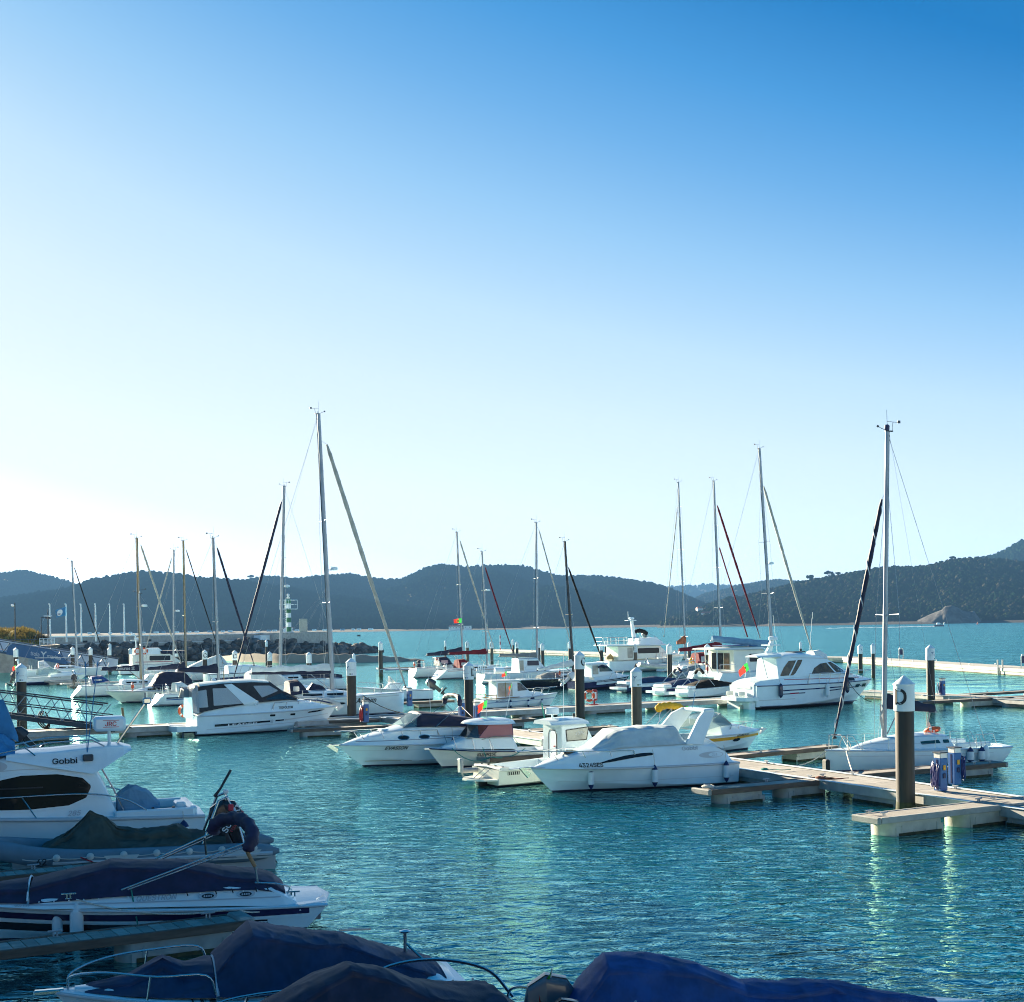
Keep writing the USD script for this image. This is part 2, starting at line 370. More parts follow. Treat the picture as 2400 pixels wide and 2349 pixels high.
# water: one sheet, calm inside the basin, choppy outside the outer pontoon
M["sea"] = usdkit.material(stage, "/World/Looks/sea", {
    "g": ("geometry", {}), "s": ("separate_xyz", {}),
    "m1": ("mapping", {"scale": (0.75, 1.25, 1.0), "rotation": (0, 0, 0.16)}),
    "rg": ("map_range", {"from_min": 0.0, "from_max": 1.0, "to_min": 0.04, "to_max": 0.16}),
    "n1": ("noise_texture", {"scale": 1.5, "detail": 3.0, "roughness": 0.5, "distortion": 1.2}),
    "m2": ("mapping", {"scale": (0.10, 0.22, 1.0), "rotation": (0, 0, -0.25)}),
    "n2": ("noise_texture", {"scale": 1.0, "detail": 4.0, "roughness": 0.6, "distortion": 0.4}),
    "m3": ("mapping", {"scale": (0.05, 0.030, 1.0)}),
    "n3": ("noise_texture", {"scale": 1.0, "detail": 2.0}),
    "cal": ("map_range", {"range_type": "smoothstep", "from_min": 45.0, "from_max": 95.0, "to_min": 1.0, "to_max": 0.22}),
    "out": ("map_range", {"range_type": "smoothstep", "from_min": 215.0, "from_max": 300.0, "to_min": 0.0, "to_max": 1.0}),
    "xw": ("math", {"math_type": "multiply_add", "value2": 2.4}),
    "gust": ("map_range", {"from_min": 0.32, "from_max": 0.66, "to_min": 0.40, "to_max": 1.7}),
    "a1": ("math", {"math_type": "multiply"}), "a2": ("math", {"math_type": "multiply"}),
    "o2": ("math", {"math_type": "multiply"}), "o3": ("math", {"math_type": "multiply", "value2": 16.0}),
    "sum": ("math", {"math_type": "add"}),
    "b": ("bump", {"distance": 0.17, "strength": 1.0}),
    "f": ("fresnel", {"IOR": 2.0}),
    "fm": ("map_range", {"from_min": 0.0, "from_max": 0.8, "to_min": 0.16, "to_max": 1.0}),
    "d": ("diffuse_bsdf", {"color": (0.0, 0.055, 0.068)}),
    "p": ("glossy_bsdf", {"color": (0.52, 1.0, 0.95)}),
    "w": ("mix_closure", {})},
    [("g.position", "s.vector"), ("g.position", "m1.vector"), ("m1.vector", "n1.vector"), ("g.position", "m2.vector"), ("m2.vector", "n2.vector"),
     ("g.position", "m3.vector"), ("m3.vector", "n3.vector"), ("n3.fac", "gust.value"),
     ("s.y", "cal.value"), ("s.x", "xw.value1"), ("s.y", "xw.value3"), ("xw.value", "out.value"),
     ("n1.fac", "a1.value1"), ("cal.result", "a1.value2"), ("a1.value", "a2.value1"), ("gust.result", "a2.value2"),
     ("n2.fac", "o2.value1"), ("out.result", "o2.value2"), ("o2.value", "o3.value1"),
     ("out.result", "rg.value"), ("rg.result", "p.roughness"), ("a2.value", "sum.value1"), ("o3.value", "sum.value2"), ("sum.value", "b.height"), ("b.normal", "p.normal"), ("b.normal", "f.normal"), ("b.normal", "d.normal"),
     ("f.fac", "fm.value"), ("fm.result", "w.fac"), ("d.BSDF", "w.closure1"), ("p.BSDF", "w.closure2")], surface="w.closure")
# ------------------------------------------------------------------ setting: sea, hills, far shore
solo("sea", (np.array([[-9000, -60, 0], [9000, -60, 0], [9000, 9000, 0], [-9000, 9000, 0]], float), np.array([[0, 1, 2], [0, 2, 3]])), "sea", kind="structure", smooth=False)

rng = np.random.default_rng(7)
HILLS = [  # ridge line as seen (pixels), distance of the ridge, distance of its foot
    ([(-160, 1338), (0, 1345), (50, 1343), (100, 1355), (150, 1368), (200, 1380), (260, 1402), (330, 1440)], 3600, 2900),
    ([(-160, 1425), (0, 1402), (100, 1387), (150, 1380), (190, 1368), (220, 1359), (260, 1351), (320, 1341), (400, 1343), (460, 1352), (550, 1356), (620, 1365), (700, 1378), (760, 1392),
      (830, 1402), (900, 1413), (1000, 1428), (1100, 1441), (1200, 1454), (1290, 1469)], 2700, 2060),
    ([(520, 1385), (560, 1365), (595, 1355), (632, 1357), (703, 1363), (762, 1349), (823, 1345), (870, 1353), (910, 1357), (940, 1355), (977, 1341), (1008, 1330), (1039, 1326), (1070, 1328), (1100, 1331),
      (1200, 1325), (1262, 1336), (1305, 1348), (1385, 1351), (1447, 1358), (1540, 1373), (1595, 1390), (1644, 1411), (1700, 1432), (1760, 1458)], 3400, 2500),
    ([(1120, 1452), (1200, 1408), (1250, 1383), (1290, 1370), (1350, 1381), (1400, 1394), (1500, 1423), (1560, 1447), (1600, 1468)], 2750, 2250),
    ([(1440, 1400), (1582, 1381), (1640, 1374), (1690, 1375), (1760, 1382), (1830, 1400)], 6600, 5200),
    ([(1590, 1440), (1640, 1398), (1700, 1383), (1724, 1374), (1780, 1365), (1817, 1360), (1879, 1365), (1960, 1374), (2050, 1400)], 4300, 3300),
    ([(1540, 1458), (1600, 1440), (1650, 1424), (1693, 1409), (1755, 1398), (1817, 1381), (1879, 1366), (1940, 1354), (2002, 1344), (2051, 1333), (2095, 1330), (2156, 1328), (2218, 1316), (2249, 1311),
      (2310, 1311), (2372, 1316), (2400, 1319), (2560, 1335)], 2500, 1850),
    ([(2200, 1345), (2240, 1328), (2286, 1310), (2320, 1303), (2348, 1293), (2400, 1265), (2560, 1220)], 3700, 2900)]
spots = [[], [], [], []]
hill_grids = []

def plant(gr, n, size, kinds):
    """Scatter n tree places over the hill surface (rows x columns of points)."""
    a, b, c = gr[:-1, :-1], gr[1:, :-1], gr[:-1, 1:]
    area = np.linalg.norm(np.cross(b - a, c - a), axis=2)
    area[a[..., 2] < 2.0] = 0
    area /= area.sum()
    pick = rng.choice(area.size, n, p=area.ravel())
    u, v = rng.random((2, n, 1))
    pos = a.reshape(-1, 3)[pick] + u * (b - a).reshape(-1, 3)[pick] + v * (c - a).reshape(-1, 3)[pick]
    dens = meshkit.fbm(pos * 0.012, 3, 5)
    for q, d in zip(pos, dens):
        if rng.random() < 0.35 + 1.1 * d:
            spots[kinds[int(rng.random() * len(kinds))]].append((q, size * (0.55 + 0.75 * rng.random()) * (0.75 + 0.6 * d)))

for hi, (rl, dr, ds) in enumerate(HILLS):
    rl = np.array(rl, float)
    px = np.arange(rl[0, 0], rl[-1, 0] + 1, 11.0)
    line = smoothline(rl, 400)
    py = np.interp(px, line[:, 0], line[:, 1])
    s = np.concatenate([np.linspace(0, 1, 26), [1.12, 1.3, 1.6]])
    gr = np.zeros((len(s), len(px), 3))
    for k, (x, y) in enumerate(zip(px, py)):
        top = PY(x, y, dr)
        yy = ds + (dr - ds) * s
        prof = np.where(s <= 1, 1 - (1 - np.minimum(s, 1)) ** 1.45, 1 - 0.8 * (s - 1))
        gr[:, k] = np.stack([top[0] / dr * yy, yy, np.maximum(top[2] - 5, 1) * prof], 1)
    nz = meshkit.fbm(gr * [0.0042, 0.0042, 0] + hi * 7.3, 4, 3) - 0.5
    rd = np.abs(meshkit.fbm(gr * [0.0026, 0.0012, 0] + hi * 3.1, 3, 9) - 0.5) * 2
    hr = gr[25, :, 2][None]
    env = (np.sin(np.pi * np.clip(s, 0, 1)) ** 0.8)[:, None]
    gr[..., 2] += env * hr * (0.55 * nz + 0.55 * (rd - 0.3))
    gr[..., 2] += (1 - env) * np.where(s[:, None] > 0.5, 1, 0) * 8 * nz
    gr[0, :, 2] = -2
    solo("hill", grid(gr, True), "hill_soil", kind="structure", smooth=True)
    n = int(min(42000, (px[-1] - px[0]) * (dr - ds) / 100 * (5.0 if hi != 4 else 0.5)))
    plant(gr, n, (3.3 if hi != 4 else 7) if hi != 7 else 3.6, [(0, 0, 1), (0, 0, 0, 1), (0, 1, 1, 0), (0, 1), (0,), (0, 1, 2), (1, 1, 0, 1, 2), (0, 1)][hi])
    hill_grids.append(gr)

def crown(seed, sub=2, flat=0.8, rough=0.55):
    m = trimesh.creation.icosphere(subdivisions=sub)
    v = np.array(m.vertices)
    d = meshkit.fbm(v * 2.1 + seed * 10, 3, seed)
    v = v * (1 - rough / 2 + rough * 1.3 * (d[:, None] - 0.2))
    v[:, 2] = v[:, 2] * flat + 0.55
    return v, np.array(m.faces)

protos = []
pi = UsdGeom.PointInstancer.Define(stage, "/World/forest")
for k, lf in enumerate(("leaf_pine", "leaf_oak", "leaf_pale")):
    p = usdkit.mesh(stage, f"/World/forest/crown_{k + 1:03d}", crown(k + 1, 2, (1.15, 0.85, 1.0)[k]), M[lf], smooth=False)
    protos.append(p.GetPath())
tag(pi.GetPrim(), kind="stuff", label="dense dark pine and oak forest covering the hills across the water", category="forest")
pi.CreatePrototypesRel().SetTargets(protos)
allp = [(q, sz, k) for k in range(3) for q, sz in spots[k]]
pi.CreatePositionsAttr(Vt.Vec3fArray.FromNumpy(np.array([q for q, _, _ in allp], np.float32)))
pi.CreateScalesAttr(Vt.Vec3fArray.FromNumpy(np.array([[z, z, z * (0.85 + 0.5 * rng.random())] for _, z, _ in allp], np.float32)))
pi.CreateProtoIndicesAttr(Vt.IntArray([k for _, _, k in allp]))
qs = rng.random(len(allp)) * math.pi
pi.CreateOrientationsAttr(Vt.QuathArray([Gf.Quath(float(math.cos(a)), 0, 0, float(math.sin(a))) for a in qs]))

# beach strip along the far shore
bl = []
for px in range(-160, 2561, 40):
    d = np.interp(px, [0, 800, 1300, 1560, 1800, 2400], [2030, 2030, 2235, 2200, 1845, 1835]) + 12 * math.sin(px * 0.02)
    q = PY(px, 1465, d)
    bl.append([[q[0] * (d - 30) / d, d - 30, -0.5], [q[0], d, 2.0], [q[0] * (d + 40) / d, d + 40, 3.5], [q[0] * (d + 60) / d, d + 60, 3.0]])
solo("beach", grid(np.array(bl)), "beach_dark", kind="structure", smooth=True)

# bare cliff on the right shore: a bulging, gullied rock face
cl = []
for k, px in enumerate(np.linspace(2150, 2300, 40)):
    top = np.interp(px, [2150, 2180, 2208, 2215, 2232, 2245, 2258, 2275, 2283, 2300], [1454, 1440, 1429, 1421, 1419, 1424, 1432, 1434, 1431, 1456])
    col = []
    for s in np.linspace(0, 1, 14):
        d = 1826 + 34 * s ** 1.5 + 10 * meshkit.fbm(np.array([px * 0.06, s * 1.2, 0.0]), 3, 4) - 14 * math.sin((px - 2150) / 150 * math.pi)
        zt = PY(px, top, 1850)[2]
        q = PY(px, 1450, d)
        col.append([q[0], d, -1 + (zt + 1) * s])
    q = PY(px, 1450, 1930)
    col.append([q[0], 1930, col[-1][2] - 2])
    cl.append(col)
solo("cliff", grid(np.array(cl)), "cliff", kind="structure", smooth=50)

# single pines that stand out against the sky
def pine(name, label, px, py, h, d, flat, seed):
    base = PY(px, py, d)
    t = thing(name, label, "tree", base - [0, 0, 1.5])
    r = np.random.default_rng(seed)
    part(t, "trunk", [tube([[0, 0, 0], [0.2, 0, h * 0.4], [0.1, 0.2, h * 0.78]], [0.9, 0.75, 0.5])] +
         [tube([[0.1, 0, h * 0.55], [math.cos(a) * h * 0.2, math.sin(a) * h * 0.2, h * 0.82]], [0.45, 0.25], 5) for a in r.random(5) * 6.28], "bark")
    ms = []
    for k in range(11):
        a, q = r.random() * 6.28, h * 0.34 * r.random() ** 0.5
        ms.append(move(crown(seed * 20 + k, 2, 0.7 if flat else 1.0), (math.cos(a) * q, math.sin(a) * q, h * (0.76 + (0.10 if flat else -0.22 * q / h * 2 + 0.08) * r.random())), s=h * (0.11 + 0.07 * r.random())))
    part(t, "crown", ms, "leaf_pine", smooth=False)

pine("stone_pine", "flat-topped umbrella pine on the right-hand skyline, the wider of the pair", 1943, 1364, 20, 2500, True, 1)
pine("stone_pine", "small umbrella pine just right of the wider one on the right-hand skyline", 1965, 1358, 14, 2500, True, 2)
pine("pine_tree", "round open-crowned tree on the ridge left of the umbrella pines", 1899, 1371, 19, 2500, False, 3)
pine("stone_pine", "lone small pine on the high ridge at the far right of the picture", 2233, 1321, 14, 2500, True, 4)
pine("stone_pine", "broad umbrella pine on the skyline behind the navy furled sail at left", 587, 1366, 19, 3300, True, 5)
pine("pine_tree", "small bushy pine on the saddle of the skyline beside the tallest mast", 713, 1371, 17, 3300, False, 6)

def on_hill(px, py, gr):
    """The nearest point of a hill's surface that is seen at the pixel."""
    q = gr[:26].reshape(-1, 3)
    x, z = q[:, 0] / q[:, 1], (q[:, 2] - EYE) / q[:, 1]
    e = np.hypot(1200 + FPX * (x * cr - z * sr) - px, CY - FPX * (x * sr + z * cr) - py)
    return q[np.argmin(e + .01 * q[:, 1])]

def house(name, label, px, py, d, w, dp, h, rz, roof=True, story=1):
    b = PY(px, py, d) if d else on_hill(px, py, hill_grids[6])
    t = thing(name, label, "house", b, rz)
    part(t, "wall", bx(-w / 2, w / 2, -dp / 2, dp / 2, -4, h), "stucco")
    if roof:
        v = np.array([[-w / 2 - .5, -dp / 2 - .5, h], [w / 2 + .5, -dp / 2 - .5, h], [w / 2 + .5, dp / 2 + .5, h], [-w / 2 - .5, dp / 2 + .5, h], [-w / 2 + 1, 0, h + dp * .28], [w / 2 - 1, 0, h + dp * .28]])
        part(t, "roof", (v, np.array([[0, 1, 5], [0, 5, 4], [1, 2, 5], [2, 3, 4], [2, 4, 5], [3, 0, 4], [0, 2, 1], [0, 3, 2]])), "roof_tile", False)
    for r_ in range(story):
        for k in range(max(2, int(w / 4))):
            x = -w / 2 + (k + .5) * w / max(2, int(w / 4))
            part(t, "window", bx(x - .6, x + .6, -dp / 2 - .08, -dp / 2 + .1, 1 + 3 * r_, 2.5 + 3 * r_), "window_dark")
house("villa", "tall pale villa with red tiled roof among trees on the hillside at centre right", 1637, 1440, 0, 9, 9, 10, 10, True, 2)
house("villa", "long white villa with red roof lower on the slope right of the tall villa", 1664, 1446, 0, 22, 8, 6, -8, True)
house("shore_house", "low white house with red roof on the far beach behind the flag on the rigging", 1066, 1474, 2028, 17, 8, 3.2, 0, True)
house("shore_house", "pale flat-roofed beach house right of the red-roofed one on the far shore", 1096, 1473, 2030, 11, 8, 3.6, 0, False)
house("shore_house", "brown-roofed low shed on the far shore left of the lighthouse", 674, 1476, 2025, 15, 6, 2.5, 0, True)
for k, px in enumerate(list(range(180, 560, 26)) + list(range(604, 880, 22))):
    b = PY(px + 5 * math.sin(k * 2.1), 1478, 2008 + 4 * (k % 3)); b[2] = 2.0
    w_ = 2.4 + 1.6 * (k * 7 % 5) / 5
    t = thing("parked_caravan", "tiny white caravan parked in the row along the far shore", "caravan", b, 4 * (k % 5) - 8, "caravans parked along the far shore")
    part(t, "body", bx(-w_, w_, -1.1, 1.1, 0.4, 2.7, .3), "white_paint" if k % 4 else "steel_blue_canvas")
    part(t, "window", bx(-w_ * .6, w_ * .5, -1.13, -1.0, 1.4, 2.0), "window_dark")
    for sx in (-.5, .5):
        part(t, "wheel", move(lathe([(.32, -.12), (.32, .12)], 10), (w_ * sx, -.95, .32), rx=90), "rubber")

# ------------------------------------------------------------------ breakwater with wall, rocks, lighthouse, sand spit
BW0, BW1 = PY(-260, 1500, 262)[:2], PY(745, 1500, 352)[:2]
bd = (BW1 - BW0) / np.linalg.norm(BW1 - BW0)
bn = np.array([bd[1], -bd[0]])                              # towards the camera
bL = np.linalg.norm(BW1 - BW0)
bang = math.degrees(math.atan2(bd[1], bd[0]))
t = thing("breakwater", "long breakwater of dark boulders under a grey concrete wall and walkway", "breakwater", (BW0[0], BW0[1], 0), bang)
wl_ = bL - 14
part(t, "parapet_wall", bx(0, wl_, 3.0, 3.9, 0, 5.35, .05), "concrete")
part(t, "coping", bx(0, wl_, 2.9, 4.0, 5.353, 5.5, .03), "white_paint")
part(t, "walkway_slab", bx(0, wl_ + 2, -0.9, 2.897, 2.4, 3.85, .06), "concrete")
part(t, "walkway_edge", bx(0, wl_ + 2, -0.95, -0.75, 3.853, 3.95), "white_paint")
part(t, "head_block", bx(wl_ - 3, wl_ + 17, -2.0, 4.2, 2.0, 5.6, .08), "concrete")
part(t, "step", bx(wl_ - 6, wl_ - 3.003, -0.8, 1.6, 3.856, 5.0, .05), "white_paint")
for k in range(7):
    part(t, "drain", bx(28 + 17 * k, 29 + 17 * k, 2.85, 3.05, 4.2, 4.6), "letter_black")
# mound under the boulders
mg = []
for xx in np.linspace(-5, bL + 22, 60):
    e = np.clip((bL + 22 - xx) / 26, 0, 1) ** 0.6
    hgt = 3.3 * e
    mg.append([[xx, y_, z_] for y_, z_ in ((-11 * e - 0.2, -0.6), (-7 * e - .15, 1.0 * e), (-3 * e - .1, hgt * .8), (-0.5, hgt), (5, hgt), (9 * e + 6, -0.6))])
part(t, "mound", grid(np.array(mg), True), "rock_c", True)
rr_ = np.random.default_rng(11)
rocks = []
while len(rocks) < 298:
    xx = 26 + rr_.random() * (bL - 5)
    e = np.clip((bL + 22 - xx) / 26, 0.05, 1) ** 0.6
    s_ = rr_.random()
    y_, z_ = -11 * e * s_ - 0.6, 3.3 * e * (1 - s_) ** 0.9 + 0.1
    if xx > wl_ + 14 and s_ < .3: y_ += 3 * rr_.random()
    if all((xx - a) ** 2 + (y_ - b) ** 2 + (z_ - c) ** 2 > 0.75 for a, b, c in rocks[-60:]):
        rocks.append((xx, y_, z_))
base_r = trimesh.creation.icosphere(subdivisions=1)
for k, (xx, y_, z_) in enumerate(rocks):
    v = np.array(base_r.vertices) * (0.75 + 0.55 * meshkit.noise(np.array(base_r.vertices) * 1.4 + k * 5.1, k)[:, None])
    part(t, "rock", move((v, np.array(base_r.faces)), (xx, y_, z_), rz=rr_.random() * 360, ry=rr_.random() * 50, s=np.array([1.25, 0.95, 0.75]) * (0.65 + 0.75 * rr_.random())), ("rock", "rock_b", "rock_c", "rock")[k % 4], False)

def bwp(s, off, z):
    q = BW0 + bd * s + bn * (-off)
    return np.array([q[0], q[1], z])
# light tower
t = thing("light_tower", "slim green and white banded harbour light with railed gallery on the breakwater head", "lighthouse", bwp(wl_ + 5.0, 1.0, 5.6), bang)
for k in range(7):
    part(t, "green_band" if k % 2 == 0 else "white_band", move(lathe([(.62, 0), (.62, 1.15)], 18), (0, 0, .15 + 1.15 * k)), "green_paint" if k % 2 == 0 else "white_paint")
part(t, "plinth", bx(-.9, .9, -.9, .9, -.2, .15), "white_paint")
part(t, "lamp", lathe([(.3, 8.2), (.42, 8.35), (.42, 8.6), (.2, 8.65), (.2, 8.9), (.34, 8.95), (.34, 9.3), (.05, 9.5)], 12), "lamp_white")
part(t, "gallery_floor", bx(-1.9, 1.9, -1.2, 1.2, 5.65, 5.78), "white_paint")
rl = [[-1.9, -1.2], [1.9, -1.2], [1.9, 1.2], [-1.9, 1.2]]
for z_ in (6.8, 7.9):
    part(t, "gallery_rail", tube([[a, b, z_] for a, b in rl], .07, 5, True), "white_paint")
for a, b in rl + [[-1.1, -1.2], [0, 1.2]]:
    part(t, "gallery_post", tube([[a, b, 5.7], [a, b, 7.9]], .06, 5), "white_paint")
part(t, "ladder", [tube([[-.95, y_, 0.2], [-.95, y_, 6]], .05, 4) for y_ in (-.25, .25)] + [tube([[-.95, -.25, z_], [-.95, .25, z_]], .07, 4) for z_ in np.arange(.6, 6, .5)], "white_paint")
solo("notice_board", move(bx(-1.35, 1.35, -.08, .08, 0, 3.3, .03), bwp(wl_ + 10.2, 1.2, 5.6), rz=bang), "float_cream", "plain beige panel standing beside the green and white harbour light", "panel")

# sand spit in front of the boulders
sp = []
for k in range(44):
    f_ = k / 43
    px = 505 + 490 * f_
    yb = np.interp(px, [505, 560, 650, 800, 900, 960, 995], [1546, 1551, 1554, 1554, 1552, 1550.5, 1549])
    fr = P(px, yb)
    w_ = np.interp(f_, [0, .1, .5, .8, 1], [2, 6, 12, 9, 2.0])
    h_ = np.interp(f_, [0, .1, .55, .85, 1], [.4, 1.55, 1.75, 0.95, .1]) + .12 * math.sin(k * 1.7)
    dd = fr[:2] / np.linalg.norm(fr[:2])
    sp.append([[*(fr[:2] + dd * o), z_] for o, z_ in ((-1.2, -.3), (0, .02), (1.2, h_ * .5), (2.2, h_ * .95), (2.8, h_), (2.8 + w_ * .5, h_ * .9), (2.8 + w_, -.2))])
solo("sand_spit", grid(np.array(sp), True), "sand", kind="structure", smooth=True)

# ------------------------------------------------------------------ left quay: deck, dune, shrubs, lamps, flagpoles
QX = PY(0, 1500, 238)
quay = [PY(-420, 1500, 215)[:2], PY(66, 1500, 232)[:2], PY(134, 1500, 242)[:2], PY(128, 1500, 262)[:2], PY(-420, 1500, 300)[:2]]
solo("quay", prism(Polygon(quay), 4.6, (0, 0, -0.6)), "concrete", kind="structure")
solo("quay_deck", prism(Polygon(quay).buffer(.5, join_style=2), .32, (0, 0, 4.003)), "beam_wood", kind="structure")
du = []
for k, px in enumerate(np.linspace(-300, 108, 36)):
    col = []
    for j, o in enumerate((0, 3, 7, 11, 16, 22)):
        q = PY(px, 1500, 246 + o)
        h_ = np.interp(px, [-300, -60, 20, 60, 90, 108], [5.0, 3.6, 2.6, 2.9, 1.9, .1])
        col.append([q[0], q[1], 4.33 + h_ * (0, .45, .85, 1, .9, .3)[j] * (.8 + .4 * meshkit.noise(np.array([px * .07, o * .3, 0.])))])
    du.append(col)
solo("dune", grid(np.array(du), True), "dune", kind="structure", smooth=True)
gm = []
for k in range(2600):
    px = -120 + 225 * rng.random(); o = 1 + 15 * rng.random()
    q = PY(px, 1500, 246 + o)
    h_ = np.interp(px, [-300, -60, 20, 60, 90, 108], [5.0, 3.6, 2.6, 2.9, 1.9, .1]) * np.interp(o, [0, 3, 7, 11, 16], [0, .45, .85, 1, .9]) + 4.2
    a = rng.random() * 3.14; c, s_ = math.cos(a) * .12, math.sin(a) * .12
    l_ = np.array([rng.normal() * .25, rng.normal() * .25, .45 + .5 * rng.random()])
    b = np.array([q[0], q[1], h_])
    gm.append((np.array([b + [c, s_, 0], b - [c, s_, 0], b + l_]), np.array([[0, 1, 2]])))
solo("dune_grass", gm, "leaf_grass", "dry yellow grass growing on the dune at the left edge", "grass", kind="stuff", smooth=False)
b = PY(96, 1493, 250); b[2] = 4.3
t = thing("shrub", "pale feathery shrub beside the dune and the deck railing", "shrub", b)
ms = []
for k in range(700):
    a, e_ = rng.random() * 6.28, rng.random() ** .7 * 1.4
    d_ = np.array([math.cos(a) * math.cos(e_) * 1.3, math.sin(a) * math.cos(e_), math.sin(e_)]) * (1.1 + 1.5 * rng.random())
    q = np.array([-d_[1], d_[0], 0.3]) * .06
    ms.append((np.array([d_ * .55 + q, d_ * .55 - q, d_]), np.array([[0, 1, 2]])))
part(t, "foliage", ms, "leaf_pale", False)
part(t, "stem", [tube([[0, 0, 0], [math.cos(a) * .7, math.sin(a) * .7, 1.1]], [.06, .03], 4) for a in np.arange(0, 6.2, .9)], "bark")
# deck railings
t = thing("deck_railing", "dark slim handrail along the quay deck in front of the yellow dune", "railing")
rp = [PY(px, 1500, y_) * [1, 1, 0] + [0, 0, 4.33] for px, y_ in ((-60, 229), (0, 231), (66, 233.2), (88, 236.5))]
part(t, "handrail", tube([p + [0, 0, 1.05] for p in rp], .06, 5), "steel_dark")
for a, b in zip(rp[:-1], rp[1:]):
    for f_ in np.linspace(0, 1, 4)[:-1]:
        q = a + (b - a) * f_
        part(t, "post", tube([q, q + [0, 0, 1.05]], .045, 4), "steel_dark")
t = thing("deck_barrier", "white horizontal-bar railing at the corner of the quay deck", "railing")
rp = [PY(px, 1500, y_) * [1, 1, 0] + [0, 0, 4.33] for px, y_ in ((93, 237.5), (112, 240), (128, 243))]
for z_ in (.2, .42, .64, .86, 1.1):
    part(t, "rail", tube([p + [0, 0, z_] for p in rp], .05, 5), "white_paint")
for p in rp + [(rp[0] + rp[1]) / 2, (rp[1] + rp[2]) / 2]:
    part(t, "post", tube([p, p + [0, 0, 1.15]], .06, 5), "white_paint")

def pole(px, yb, yt, d, r, label, mat_="mast_dark", head="ball", name="lamp_post", catg="lamp post", group=None):
    b, e = PY(px, yb, d), PY(px, yt, d)
    t = thing(name, label, catg, (b[0], b[1], b[2]), 0, group)
    h = e[2] - b[2]
    part(t, "pole", tube([[0, 0, 0], [0, 0, h * .5], [0, 0, h]], [r, r * .9, r * .6], 8), mat_)
    if head == "ball":
        part(t, "lamp", move(lathe([(.05, -.25), (.3, -.1), (.3, .1), (.05, .25)], 10), (-.35, 0, h - .45)), "lamp_white")
        part(t, "arm", tube([[0, 0, h - .3], [-.35, 0, h - .3]], .04, 4), mat_)
    elif head == "arm":
        part(t, "arm", tube([[0, 0, h], [1.6, 0, h - .05]], .07, 5), mat_)
        part(t, "lamp", bx(.8, 1.7, -.15, .15, h - .3, h - .1), "steel_dark")
    elif head == "truck":
        part(t, "finial", move(lathe([(.16, 0), (.18, .12), (.03, .2)], 8), (-.1, 0, h)), mat_)
    return t
pole(36, 1504, 1413, 236, .13, "tall black lamp post at the left edge in front of the dune")
pole(97, 1491, 1447, 244, .10, "short dark lamp post with side arm by the shrub", head="arm")
pole(113, 1503, 1428, 241, .12, "dark signal mast with a white crossbar on the deck corner", head=None, name="signal_mast", catg="mast")
q = PY(113, 1444, 241)
solo("crossbar", tube([q + [-.7, -.15, 0], [q[0] + .7, q[1] - .15, q[2]]], .08, 5), "white_paint", "short white crossbar on the dark signal mast", "crossbar")
FP = [(117, 1503, 1417), (155, 1505, 1417), (190, 1504, 1417), (224, 1503.5, 1417), (257, 1503, 1417), (291, 1502.5, 1417)]
for k, (px, yb, yt) in enumerate(FP):
    s_ = None
    d_ = 259 + k * 4.6
    pole(px + 1, yb, yt, d_ - 4, .17, ["bare white flagpole nearest the white deck railing", "white flagpole flying the blue flag on the breakwater", "bare white flagpole next right of the blue flag", "fourth white flagpole from the left on the breakwater wall",
         "fifth white flagpole from the left on the breakwater wall", "last white flagpole at the right end of the row"][k], "white_paint", "truck", "flagpole", "flagpole", "white flagpoles on the breakwater")
def flag(name, label, corners, d, mats, disc=None, d2=0.0, group=None):
    """Waving flag between pixel corners: hoist top, hoist bottom, fly top, fly bottom."""
    a, b, c, e = [PY(*q, d) for q in corners]
    t = thing(name, label, "flag", (0, 0, 0), 0, group)
    n = 16
    g = np.zeros((n, 7, 3))
    for i in range(n):
        f_ = i / (n - 1)
        for j in range(7):
            w_ = j / 6
            g[i, j] = (a * (1 - f_) + c * f_) * (1 - w_) + (b * (1 - f_) + e * f_) * w_ + np.array([0, .14 * np.linalg.norm(c - a) * math.sin(f_ * 7 + w_) * f_, 0])
    if len(mats) == 1:
        part(t, "cloth", grid(g), mats[0], True)
    else:
        part(t, "green_field", grid(g[:7]), mats[0], True)
        part(t, "red_field", grid(g[6:]), mats[1], True)
    if disc:
        cx, cz, r, m_ = disc
        i0, j0 = cx * (n - 1), cz * 6
        o = g[int(round(i0)), int(round(j0))]
        ux, uz = (c - a) / np.linalg.norm(c - a), (a - b) / np.linalg.norm(a - b)
        rr = r * np.linalg.norm(a - b)
        pts = [o + ux * math.cos(q) * rr + uz * math.sin(q) * rr + [0, -.06 - d2, 0] for q in np.linspace(0, 6.283, 18, False)]
        part(t, "emblem", fan(pts), m_, False)
        if m_ == "white_paint":
            for kk in range(3):
                w0 = [o + ux * x_ * rr + uz * (-.25 - .22 * kk + .12 * math.sin(x_ * 3)) * rr + [0, -.1 - d2, 0] for x_ in np.linspace(-.3 + .05 * kk, .85 - .2 * kk, 8)]
                part(t, "wave", tube(w0, rr * .06, 4), "blue_canvas")
    return t
flag("blue_flag", "bright blue flag with a white disc and waves flying from a white pole", [(154, 1422), (154, 1443), (128, 1431), (131, 1448)], 259.2, ["light_blue_canvas"], (.5, .42, .34, "white_paint"))

# ------------------------------------------------------------------ building block out of view on the left quay, placed to shade the near boats
e_ = np.array([math.cos(-SUN_AZ), math.sin(-SUN_AZ)]); s_ = np.array([math.sin(SUN_AZ), math.cos(SUN_AZ)])
